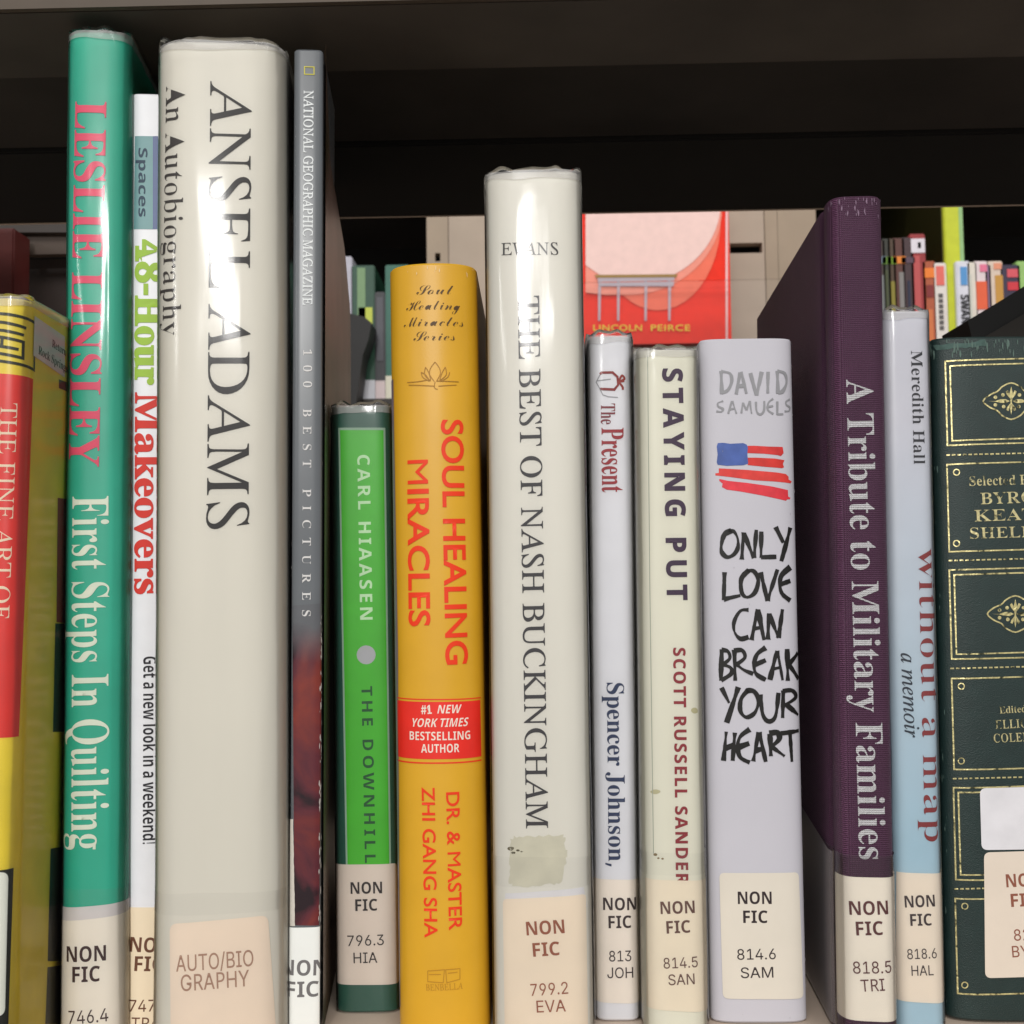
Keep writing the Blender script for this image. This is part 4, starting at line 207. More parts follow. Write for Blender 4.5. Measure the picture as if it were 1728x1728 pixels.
-14,37,-5,45,0,28,65,0,0,-28,6,-41,18,-30,27,-18,36,-6,35,6,28,18,18,30,6,41,0,364,64,0,0,-364,-4,-45,-14,-37,-24,-30,-31,-22,-36,-13,467,3,9,104,145,0,71,35,45,35,42,38,41,152,165,84,0,-217,-233,-3,0,7,60,0,0,509,65,0,0,-175,-1,-109,1,-32,0,-193,4,372,0,-184,259,40,50,221,-309,393,1,6,60,0,0,509,65,0,0,-452,236,0,0,-57,628,1,40,60,0,0,509,92,0,125,-322,10,-28,12,-36,12,-39,11,-35,-15,0,11,34,12,38,12,37,10,29,124,322,92,0,0,-509,-64,0,0,291,0,36,1,42,1,44,1,44,6,0,-15,-48,-16,-46,-15,-41,-11,-31,-114,-291,-56,0,-116,291,-11,30,-14,40,-16,47,-17,49,7,0,1,-41,1,-44,1,-44,0,-37,0,-291,523,1,24,60,0,0,509,76,0,207,-326,20,-32,25,-44,26,-52,-9,-1,-4,54,-2,49,0,38,0,314,64,0,0,-509,-76,0,-185,290,-25,41,-29,50,-40,71,11,2,3,-70,2,-56,1,-37,0,-291,533,2,24,267,-7,-62,8,-55,24,-45,38,-35,52,-22,64,-8,75,8,75,22,64,35,52,45,39,55,24,62,8,62,-8,55,-24,45,-39,35,-52,22,-64,7,-75,-7,-75,-22,-64,-35,-52,-45,-38,-55,-24,24,267,53,43,6,39,17,34,29,25,39,17,50,5,60,-5,60,-17,51,-25,39,-34,29,-39,17,
-43,6,-44,-6,-39,-17,-33,-29,-26,-40,-16,-50,-6,-60,6,-60,16,-50,26,-39,33,-29,39,-17,431,2,17,69,0,0,509,135,0,60,-5,49,-13,36,-21,25,-30,15,-37,5,-45,-4,-40,-15,-38,-25,-33,-38,-27,-52,-17,-68,-5,-58,0,0,-198,13,134,252,51,0,64,6,45,18,20,19,12,27,4,34,-4,30,-11,24,-17,19,-40,18,-58,6,-65,0,533,3,8,245,159,68,0,56,-74,15,-20,84,-113,-67,0,-55,75,-15,19,24,267,-7,-62,8,-55,24,-45,38,-35,52,-22,64,-8,75,8,75,22,64,35,52,45,39,55,24,62,8,62,-8,55,-24,45,-39,35,-52,22,-64,7,-75,-7,-75,-22,-64,-35,-52,-45,-38,-55,-24,24,267,53,43,6,39,17,34,29,25,39,17,50,5,60,-5,60,-17,51,-25,39,-34,29,-39,17,-43,6,-44,-6,-39,-17,-33,-29,-26,-40,-16,-50,-6,-60,6,-60,16,-50,26,-39,33,-29,39,-17,443,2,19,69,0,0,509,140,0,58,-4,47,-13,35,-19,25,-29,15,-36,5,-45,-3,-37,-12,-31,-17,-24,-21,-18,-49,-25,140,-228,-75,0,-123,210,-101,0,0,-210,12,134,264,75,0,54,6,37,18,21,31,7,41,-4,31,-10,23,-17,17,-38,16,-54,5,-72,0,447,1,71,224,-9,-52,5,-44,13,-37,22,-27,29,-18,36,-8,41,66,0,6,-27,13,-22,19,-17,24,-12,28,-7,
30,-3,33,3,29,8,25,14,18,18,12,22,5,25,-4,22,-10,18,-16,14,-20,12,-51,17,-61,17,-56,21,-42,29,-19,24,-11,28,-4,31,6,41,17,35,27,28,36,22,42,13,47,5,48,-5,41,-13,35,-22,26,-27,17,-34,7,-37,-64,0,-11,34,-24,25,-35,16,-42,6,-31,-3,-27,-8,-22,-13,-16,-17,-11,-20,-3,-22,4,-24,12,-18,17,-15,21,-11,43,-15,52,-14,48,-15,47,-26,20,-18,16,-22,10,-27,3,-32,-5,-40,-17,-35,-26,-30,-37,-23,-45,-15,449,1,8,32,452,0,57,385,0,0,-57,-160,0,0,-452,-64,0,0,452,517,1,30,259,-8,-56,6,-49,17,-40,28,-29,37,-19,44,-6,49,0,336,64,0,0,-331,4,-34,13,-31,19,-26,27,-19,33,-12,39,-4,39,4,33,12,26,19,20,26,12,31,4,34,0,331,64,0,0,-336,-6,-49,-18,-44,-30,-37,-40,-28,-48,-17,480,1,12,204,0,-188,509,68,0,108,-303,23,-69,33,-106,-13,0,32,107,23,68,105,303,68,0,-185,-509,686,1,32,155,0,-139,509,66,0,81,-313,12,-51,12,-51,10,-54,-8,0,11,54,11,51,13,51,82,313,74,0,82,-313,12,-51,12,-51,11,-54,-9,0,11,54,11,51,13,51,80,313,67,0,-140,-509,-75,0,-87,323,-17,68,-15,84,14,0,-15,-80,-17,-72,-88,-323,474,1,28,18,0,199,284,0,-48,
-188,273,75,0,74,-109,26,-39,19,-32,20,-37,-11,0,20,37,20,32,26,39,76,109,72,0,-187,-270,0,48,197,-287,-74,0,-90,129,-24,36,-18,30,-20,36,14,0,-19,-35,-19,-30,-24,-37,-91,-129,472,1,14,203,0,0,208,-187,301,75,0,101,-165,30,-52,28,-62,-26,0,27,63,29,51,101,165,74,0,-187,-301,0,-208,438,1,20,42,0,0,46,231,339,33,46,35,45,7,-22,-63,-2,-62,0,-183,0,0,57,357,0,0,-47,-228,-333,-35,-48,-37,-48,-7,21,62,3,62,0,185,0,0,-57,453,2,24,227,-7,-53,8,-44,23,-35,38,-26,51,-16,65,-5,76,5,76,16,65,26,52,35,37,44,24,53,8,52,-8,44,-24,35,-37,26,-52,16,-65,5,-76,-5,-76,-16,-65,-25,-51,-36,-38,-44,-23,24,227,50,34,6,29,18,23,29,17,41,10,50,4,60,-4,60,-10,51,-17,40,-23,30,-29,18,-34,7,-35,-7,-29,-18,-23,-30,-17,-40,-10,-51,-4,-60,4,-60,10,-50,17,-41,23,-29,29,-18,453,2,4,76,0,0,55,315,0,0,-55,8,276,509,0,-509,-64,0,0,448,-3,0,-123,-90,0,69,112,82,453,1,41,64,0,0,47,170,182,48,53,29,45,7,21,2,23,-3,26,-9,22,-15,17,-20,13,-23,8,-26,3,-28,-3,-24,-10,-19,-14,-14,-20,-9,-23,-3,-28,-61,0,5,43,15,37,25,31,32,23,39,
15,43,5,43,-5,38,-14,31,-23,24,-29,15,-34,5,-39,-3,-27,-7,-27,-14,-28,-21,-31,-69,-79,-114,-120,0,-3,236,0,0,-57,453,1,47,218,-7,-45,4,-40,13,-35,20,-28,27,-18,34,-8,41,65,0,6,-25,11,-20,18,-16,21,-12,26,-7,28,-2,29,3,27,8,22,13,18,19,10,23,4,29,-3,27,-10,24,-17,21,-24,17,-33,10,-41,4,-44,0,0,51,131,149,0,4,-218,0,0,57,302,0,0,-48,-161,-183,0,11,53,-1,44,-12,36,-23,27,-31,16,-36,6,-41,-6,-42,-17,-37,-26,-30,-35,-24,-43,-14,453,2,8,40,105,0,53,207,351,64,0,-202,-343,0,-3,304,0,0,-58,6,282,0,0,121,0,25,0,172,61,0,0,-318,453,1,53,221,-7,-43,5,-38,13,-32,21,-25,28,-17,33,-6,37,62,0,5,-22,11,-19,16,-16,19,-13,23,-8,25,-2,29,3,26,11,22,18,16,22,10,27,4,31,-4,31,-10,28,-17,23,-22,18,-27,11,-30,4,-51,-9,-22,-10,-17,-12,-61,7,29,256,270,0,0,-57,-215,0,-17,-151,2,0,19,14,23,10,25,6,26,3,34,-4,31,-9,27,-15,24,-21,19,-25,15,-29,9,-32,3,-36,-6,-46,-16,-41,-26,-35,-34,-26,-41,-16,453,2,29,226,-7,-44,6,-40,16,-33,25,-25,34,-15,41,-5,47,4,37,12,40,22,46,35,55,115,169,70,0,-171,-248,-6,0,20,27,31,19,
39,7,43,-5,38,-14,30,-24,24,-31,14,-39,5,-44,-5,-45,-16,-39,-25,-34,-33,-25,-39,-16,24,226,48,28,4,25,11,20,16,15,22,10,27,3,29,-3,30,-10,26,-15,22,-20,16,-25,11,-28,3,-28,-3,-24,-10,-21,-17,-15,-21,-10,-26,-3,-30,3,-30,10,-26,15,-23,21,-16,24,-11,453,1,8,97,0,226,448,0,4,-261,0,0,57,329,0,0,-60,-226,-449,453,3,46,226,-7,-48,5,-42,13,-35,22,-27,29,-17,34,-5,39,3,31,10,29,16,25,20,21,24,15,28,9,0,2,-34,15,-26,26,-17,34,-6,38,5,37,15,33,24,27,32,21,38,13,42,5,43,-5,37,-13,31,-21,24,-27,16,-33,5,-37,-6,-38,-17,-34,-26,-26,-33,-15,0,-2,27,-9,24,-15,21,-21,15,-25,10,-29,4,-31,-6,-39,-17,-34,-26,-29,-35,-22,-42,-13,24,226,49,32,3,27,8,22,14,16,17,10,22,4,26,-4,26,-11,24,-17,19,-22,15,-27,9,-30,3,-30,-3,-27,-9,-22,-15,-17,-19,-11,-24,-4,-26,4,-26,10,-22,16,-17,22,-14,28,-8,24,226,290,26,2,22,8,19,13,14,17,9,21,3,25,-3,23,-8,21,-14,17,-19,12,-23,8,-26,3,-26,-3,-23,-8,-18,-12,-14,-17,-9,-21,-3,-23,3,-25,9,-21,14,-17,19,-13,23,-8,453,2,29,226,516,45,-6,39,-16,33,-26,25,-34,16,-41,5,-46,-4,-38,
-12,-39,-23,-46,-35,-56,-115,-168,-70,0,171,248,6,0,-20,-27,-30,-19,-39,-7,-43,4,-38,15,-31,23,-23,32,-15,38,-4,45,5,45,16,39,25,33,33,25,39,16,24,226,460,-27,-3,-25,-11,-20,-17,-16,-22,-9,-26,-4,-29,4,-30,9,-27,16,-21,20,-17,25,-10,27,-4,28,4,25,10,20,16,15,22,10,26,3,29,-3,31,-10,26,-15,22,-20,17,-25,11,188,1,16,95,-4,-17,3,-15,10,-10,15,-3,17,3,18,10,14,15,10,17,4,18,-4,15,-10,10,-14,3,-18,-3,-17,-10,-15,-15,-10,249,1,4,235,533,-164,-609,-57,0,164,609,440,4,4,242,0,84,509,51,0,-83,-509,4,10,140,9,52,381,0,-9,-52,4,64,0,83,509,51,0,-83,-509,4,40,316,9,52,380,0,-8,-52,187,0,667,2,8,362,686,-69,0,-293,-686,100,0,86,201,290,0,91,-201,100,0,3,326,536,110,-247,-212,0,563,3,24,75,0,234,0,90,11,66,29,45,42,25,49,8,51,-7,52,-21,45,-34,37,-46,27,-56,17,0,2,38,20,29,23,21,29,12,34,4,40,-8,51,-24,47,-41,40,-59,26,-78,10,-198,0,13,173,594,90,0,47,-5,34,-14,22,-21,12,-26,4,-29,-6,-39,-17,-31,-28,-22,-41,-13,-52,-4,-65,0,13,173,302,118,0,55,-5,43,-14,30,-23,17,-29,6,-35,-4,-31,-14,-29,-27,-25,-42,
-17,-59,-6,-123,0,708,1,34,656,635,-86,32,-77,18,-71,6,-122,-17,-103,-50,-80,-76,-51,-100,-18,-117,14,-90,42,-91,72,-81,103,-56,137,-22,97,8,80,21,70,31,0,107,-79,-42,-80,-26,-79,-9,-92,12,-76,35,-58,55,-37,71,-13,86,13,85,38,72,58,55,75,36,88,13,77,-8,77,-23,81,-40,750,2,13,76,0,266,0,124,19,101,51,74,75,47,93,16,103,-14,97,-41,93,-71,77,-102,54,-135,20,-265,0,13,174,594,151,0,102,-13,78,-37,55,-55,32,-69,11,-79,-7,-59,-25,-66,-49,-63,-78,-47,-114,-18,-156,0,500,1,12,462,682,-387,0,0,-682,396,0,0,88,-298,0,0,212,279,0,0,88,-279,0,0,206,289,0,469,1,10,440,682,-364,0,0,-682,98,0,0,317,266,0,0,88,-266,0,0,189,266,0,740,1,37,673,336,-229,0,0,-88,131,0,0,-140,-72,-19,-76,-8,-91,12,-76,35,-59,55,-37,72,-13,85,13,84,37,72,56,56,73,36,84,13,82,-8,82,-22,81,-37,0,99,-93,35,-75,18,-75,5,-118,-18,-101,-49,-78,-76,-51,-97,-18,-114,18,-113,50,-95,77,-74,100,-47,118,-17,89,6,84,18,87,32,729,1,12,653,682,-98,0,0,-297,-382,0,0,297,-98,0,0,-682,98,0,0,297,382,0,0,-297,98,0,250,1,4,174,682,-98,0,0,
-682,98,0,250,1,16,174,682,-98,0,0,-661,-2,-57,-8,-44,-18,-32,-33,-19,-52,-6,-25,0,18,-91,30,-2,72,11,53,31,36,47,21,61,6,72,656,1,11,285,359,297,323,-122,0,-287,-312,0,312,-98,0,0,-682,98,0,0,337,347,-337,135,0,490,1,6,172,682,-98,0,0,-682,406,0,0,88,-308,0,781,1,15,709,682,-91,0,-227,-280,-226,280,-92,0,0,-682,98,0,0,531,2,0,210,-264,16,0,210,264,2,0,0,-531,98,0,781,1,10,706,682,-92,0,0,-528,-462,528,-78,0,0,-682,92,0,0,525,456,-525,84,0,823,2,20,45,341,16,-107,48,-96,76,-77,101,-51,123,-19,127,19,103,51,76,77,47,96,16,107,-17,109,-47,96,-77,77,-101,50,-125,18,-123,-18,-101,-51,-77,-76,-48,-96,20,146,341,13,85,37,71,56,56,73,35,86,13,86,-13,74,-35,56,-56,37,-71,13,-85,-13,-84,-37,-72,-56,-55,-74,-36,-86,-13,-86,13,-73,36,-56,55,-37,72,510,2,15,70,682,0,-682,98,0,0,295,102,0,85,10,64,26,46,42,26,52,9,61,-8,62,-25,54,-43,42,-61,28,-80,10,13,168,594,115,0,46,-6,33,-16,22,-24,11,-28,4,-30,-5,-37,-16,-30,-25,-22,-33,-13,-41,-5,-111,0,823,2,32,496,0,93,32,78,54,61,72,38,85,14,96,-18,113,
-50,97,-77,76,-98,49,-116,17,-124,-17,-104,-47,-79,-74,-51,-96,-18,-116,14,-98,38,-86,60,-72,79,-54,95,-31,59,-40,62,-36,66,-30,72,-21,76,-12,88,87,-3,3,-69,-7,-81,16,-105,39,0,2,20,417,601,85,-13,72,-37,56,-56,36,-72,13,-85,-12,-80,-36,-71,-55,-56,-72,-37,-85,-13,-98,14,-77,37,-54,57,-33,71,-11,80,9,67,28,69,50,63,77,45,604,2,26,77,682,0,-682,98,0,0,296,41,0,29,-3,30,-12,34,-26,39,-45,49,-70,90,-140,117,0,-93,135,-49,78,-48,63,-55,48,40,21,32,28,23,33,14,40,5,45,-10,65,-29,53,-47,40,-62,24,-76,9,13,175,598,63,0,50,-5,38,-13,26,-21,15,-29,5,-35,-3,-33,-13,-31,-25,-24,-39,-17,-54,-6,-63,0,458,1,42,399,643,-49,27,-51,16,-52,5,-70,-8,-57,-24,-43,-38,-27,-50,-10,-62,31,-94,73,-67,87,-55,73,-56,31,-72,-4,-24,-13,-23,-22,-20,-31,-14,-41,-5,-65,11,-61,34,-54,54,0,-124,58,-35,63,-21,70,-7,62,9,53,25,40,40,27,51,9,60,-31,107,-73,71,-87,52,-73,51,-31,65,14,42,38,29,56,10,49,-6,54,-22,57,-43,604,1,8,587,682,-570,0,0,-88,236,0,0,-594,98,0,0,594,236,0,708,1,28,648,682,-98,0,0,-397,-3,-59,-13,-50,
-27,-40,-39,-28,-53,-20,-68,-7,-56,6,-49,20,-42,32,-24,33,-13,43,-4,64,0,403,-98,0,0,-424,16,-99,42,-75,64,-53,77,-30,85,-10,109,13,85,36,61,58,36,77,12,93,604,1,7,604,682,-97,0,-204,-479,-205,479,-98,0,295,-688,20,0,1042,1,13,1041,682,-97,0,-186,-470,-190,470,-93,0,-189,-470,-188,470,-98,0,276,-688,19,0,226,558,224,-558,19,0,708,1,12,687,682,-118,0,-213,-260,-214,260,-119,0,273,-329,-294,-353,119,0,235,282,232,-282,118,0,-291,353,604,1,9,301,447,-183,235,-118,0,253,-321,0,-361,98,0,0,360,253,322,-118,0,646,1,8,450,594,-434,-594,615,0,0,88,-434,0,434,594,-588,0,0,-88,219,1,12,109,111,-30,-8,-22,-22,-8,-30,8,-30,22,-22,30,-8,30,8,22,22,8,30,-8,30,-22,22,625,3,39,495,339,-32,-57,-41,-53,-96,110,72,60,40,59,13,63,-8,47,-22,41,-35,32,-45,21,-54,7,-59,-7,-48,-21,-37,-33,-23,-43,-8,-53,11,-57,28,-54,38,-47,-53,-34,-45,-37,-34,-40,-21,-43,-8,-47,9,-52,25,-44,37,-35,47,-23,54,-8,65,9,71,32,80,61,78,-93,126,0,-138,160,47,60,38,61,26,58,10,356,161,-48,-42,-48,-28,-50,-10,-41,10,-30,26,-13,36,14,
48,40,43,65,45,12,208,521,10,33,26,23,38,9,40,-9,28,-25,10,-36,-7,-34,-26,-36,-56,-41,-29,33,-24,40,479,2,28,438,130,-52,-29,-52,-19,-53,-6,-47,5,-39,17,-31,27,-21,38,-13,48,316,0,-9,89,-25,70,-41,49,-54,29,-66,10,-69,-11,-58,-30,-45,-48,-28,-63,-10,-76,9,-72,27,-66,45,-53,61,-35,76,-13,68,6,57,17,54,30,11,132,270,11,39,17,31,24,22,31,14,38,5,35,-5,28,-14,22,-24,14,-30,6,-38,500,1,25,150,449,-89,0,0,-449,89,0,0,322,39,38,36,21,37,6,30,-5,24,-14,19,-23,11,-30,4,-37,0,-278,89,0,0,277,-8,66,-21,51,-33,36,-42,21,-49,7,-49,-8,-46,-23,-39,-37,-2,0,719,1,13,393,449,-66,0,-114,-272,-118,272,-95,0,200,-458,28,0,132,314,133,-314,28,0,198,458,-95,0,-117,-272,219,1,4,154,682,-89,0,0,-682,89,0,552,2,20,273,458,-76,-11,-65,-32,-51,-50,-33,-63,-12,-73,11,-78,33,-65,50,-51,65,-32,78,-12,81,11,67,32,51,50,33,66,11,79,-12,75,-33,63,-52,49,-67,31,20,272,378,50,-7,42,-21,33,-32,21,-41,7,-49,-7,-54,-20,-43,-32,-33,-42,-20,-52,-7,-48,7,-40,21,-31,33,-19,44,-7,53,7,49,20,41,31,31,40,21,479,2,6,460,449,-106,
0,-199,-220,225,-229,120,0,-232,229,4,151,682,-89,0,0,-682,89,0,219,2,4,154,449,-89,0,0,-449,89,0,12,163,585,-7,27,-19,19,-27,7,-27,-7,-19,-19,-7,-27,7,-27,19,-19,27,-7,27,7,19,19,510,2,16,451,682,-89,0,0,-242,-49,14,-45,4,-74,-11,-61,-30,-48,-47,-30,-62,-11,-73,10,-80,28,-65,45,-49,61,-30,74,-11,189,0,14,362,75,-90,0,-54,7,-39,21,-25,31,-15,40,-4,48,7,52,19,44,30,32,40,21,48,7,42,-4,41,-13,740,1,37,673,336,-229,0,0,-88,131,0,0,-140,-72,-19,-76,-8,-91,12,-76,35,-59,55,-37,72,-13,85,13,84,37,72,56,56,73,36,84,13,82,-8,82,-22,81,-37,0,99,-93,35,-75,18,-75,5,-118,-18,-101,-49,-78,-76,-51,-97,-18,-114,18,-113,50,-95,77,-74,100,-47,118,-17,89,6,84,18,87,32,333,1,22,167,542,-167,-163,0,-10,78,0,0,-237,6,-46,17,-39,30,-30,41,-19,52,-7,53,9,55,21,0,83,-52,-25,-49,-8,-28,6,-25,21,-11,41,0,230,142,0,0,80,-142,0,427,2,43,411,80,-28,-18,-19,-6,-13,5,-4,18,0,231,-8,55,-23,41,-35,29,-45,17,-52,6,-60,-7,-49,-20,-40,-34,0,-97,45,42,48,24,49,8,29,-3,23,-9,16,-15,10,-22,3,-30,0,-24,-79,-28,-44,-16,-41,
-20,-35,-25,-24,-35,-9,-46,5,-34,15,-30,23,-24,30,-16,37,-6,41,5,40,15,40,26,13,-26,22,-15,33,-5,38,7,48,28,12,258,91,-25,-20,-26,-13,-27,-4,-33,8,-23,22,-8,33,7,29,21,23,31,20,39,17,44,16,271,2,16,79,543,6,-107,25,-172,6,-36,8,-20,11,-7,11,7,8,20,6,36,25,172,6,107,-6,82,-19,50,-31,16,-31,-16,-19,-50,12,136,111,-30,-8,-22,-22,-8,-30,8,-30,22,-22,30,-8,30,8,22,22,8,30,-8,30,-22,22,278,0,]
GL = {}; _i = 0
for h in [f+c for f, cs in FONT_SETS for c in cs]:
    adv = _v[_i]; nc = _v[_i+1]; _i += 2; cs = []
    for c in range(nc):
        k = _v[_i]; _i += 1; x = y = 0; pts = []
        for j in range(k):
            x += _v[_i]; y += _v[_i+1]; _i += 2; pts.append((x/1000, y/1000))
        cs.append(pts)
    GL[h] = (adv/1000, cs)
CAPH = {'B': .455, 'I': .465, 'U': .465, 'J': .418, 'S': .480, 'A': .509, 'G': .682}
def area2(p): return sum(p[i][0]*p[(i+1) % len(p)][1]-p[(i+1) % len(p)][0]*p[i][1] for i in range(len(p)))/2
def inside(q, p):
    r = False; j = len(p)-1
    for i in range(len(p)):
        if (p[i][1] > q[1]) != (p[j][1] > q[1]) and q[0] < (p[j][0]-p[i][0])*(q[1]-p[i][1])/(p[j][1]-p[i][1])+p[i][0]: r = not r
        j = i
    return r
def fatten(p, dx, dy, sgn):
    out = []; n = len(p)
    for i in range(n):
        a, b, c = Vector(p[i-1]), Vector(p[i]), Vector(p[(i+1) % n])
        e1 = (b-a); e2 = (c-b)
        if e1.length < 1e-9 or e2.length < 1e-9: out.append(p[i]); continue
        e1.normalize(); e2.normalize()
        n1 = Vector((e1.y, -e1.x))*sgn; n2 = Vector((e2.y, -e2.x))*sgn; m = n1+n2
        if m.length < .5: m = (e1-e2).normalized()*(1.6 if e1.cross(e2)*sgn > 0 else -1.6)
        else: m = m/max(.45, 1+n1.dot(n2))
        out.append((b.x+m.x*dx, b.y+m.y*dy))
    return out
def run(text, font, track=0, fat=0, faty=None, small=0):
    """list of (outer, [holes], layer), laid out from x = 0, in em units"""
    faty = fat if faty is None else faty
    x = 0; out = []; base_font = 'I' if font == 'U' else font
    for ch in text:
        f = base_font; fnt = font
        if f == 'I' and base_font+ch not in GL: f = 'B'; fnt = 'B'
        if f+ch not in GL: f = fnt = 'B'
        k = 1
        fx, fy = (0, 0) if fnt == 'G' and ch == 'M' else (fat, faty)
        if small and ch.islower(): ch = ch.upper(); k = small
        adv, cs = GL[f+ch]
        if cs:
            big = max(cs, key=lambda c: abs(area2(c))); s = 1 if area2(big) > 0 else -1
            outs = []; holes = []
            for c in cs:
                ss = 1 if area2(c) > 0 else -1
                q = fatten(c, fx, fy, s) if (fx or fy) else c
                if fnt == 'U': q = [(a-b*.278, b) for a, b in q]
                q = [(x+a*k, b*k) for a, b in q]
                (outs if ss == s else holes).append(q)
            for i, o in enumerate(outs): out.append((o, [h for h in holes if inside(h[0], o)], i))
        x += adv*k+track
    return out
def poly2(outs):
    """one flat bmesh per layer out of (outer, holes, layer)"""
    bms = {}
    for o, hs, l in outs:
        bm = bms.setdefault(l, bmesh.new())
        loops = [[Vector((a, b, 0)) for a, b in c] for c in [o]+hs]
        flat = [v for c in loops for v in c]
        vs = [bm.verts.new(v) for v in flat]
        for t in geometry.tessellate_polygon(loops):
            a, b, c = (flat[i] for i in t)
            ar = (b-a).cross(c-a).z
            if abs(ar) < 1e-14: continue
            try: bm.faces.new([vs[i] for i in (t if ar > 0 else t[::-1])])
            except ValueError: pass
    return bms
def smooth_line(p, closed=False, n=5):
    if len(p) < 3: return p
    out = []; m = len(p)
    rng = range(m) if closed else range(m-1)
    for i in rng:
        g = lambda k: Vector(p[k % m]) if closed else Vector(p[max(0, min(m-1, k))])
        a, b, c, d = g(i-1), g(i), g(i+1), g(i+2)
        for j in range(n):
            t = j/n; out.append(tuple(.5*((2*b)+(c-a)*t+(2*a-5*b+4*c-d)*t*t+(3*b-a-3*c+d)*t**3)))
    if not closed: out.append(tuple(p[-1]))
    return out
def finer(p, step):
    pts = [tuple(p[0])]
    for a, b in zip(p, p[1:]):
        a = Vector(a); b = Vector(b); k = max(1, round((b-a).length/step))
        for j in range(1, k+1): pts.append(tuple(a.lerp(b, j/k)))
    return pts
def ribbon(p, w, closed=False, jit=0):
    L = []; R = []; n = len(p)
    for i in range(n):
        a = Vector(p[i-1]) if (i or closed) else Vector(p[0]); c = Vector(p[(i+1) % n]) if (i < n-1 or closed) else Vector(p[-1]); b = Vector(p[i])
        e1 = (b-a); e2 = (c-b)
        if e1.length < 1e-9: e1 = e2
        if e2.length < 1e-9: e2 = e1
        e1 = e1.normalized(); e2 = e2.normalized()
        m = Vector((-e1.y, e1.x))+Vector((-e2.y, e2.x)); m = m/max(.6, m.length) if m.length > .4 else Vector((-e1.y, e1.x))
        k = max(.5, math.sqrt(max(0, (1+e1.dot(e2))/2))); m = m.normalized()/k
        ww = (w[i] if isinstance(w, list) else w)/2*(1+jit*(random.random()-.5))
        L.append(tuple(b+m*ww)); R.append(tuple(b-m*ww))
    q = []
    for i in range(n if closed else n-1):
        j = (i+1) % n; q.append([L[i], L[j], R[j], R[i]])
    return q

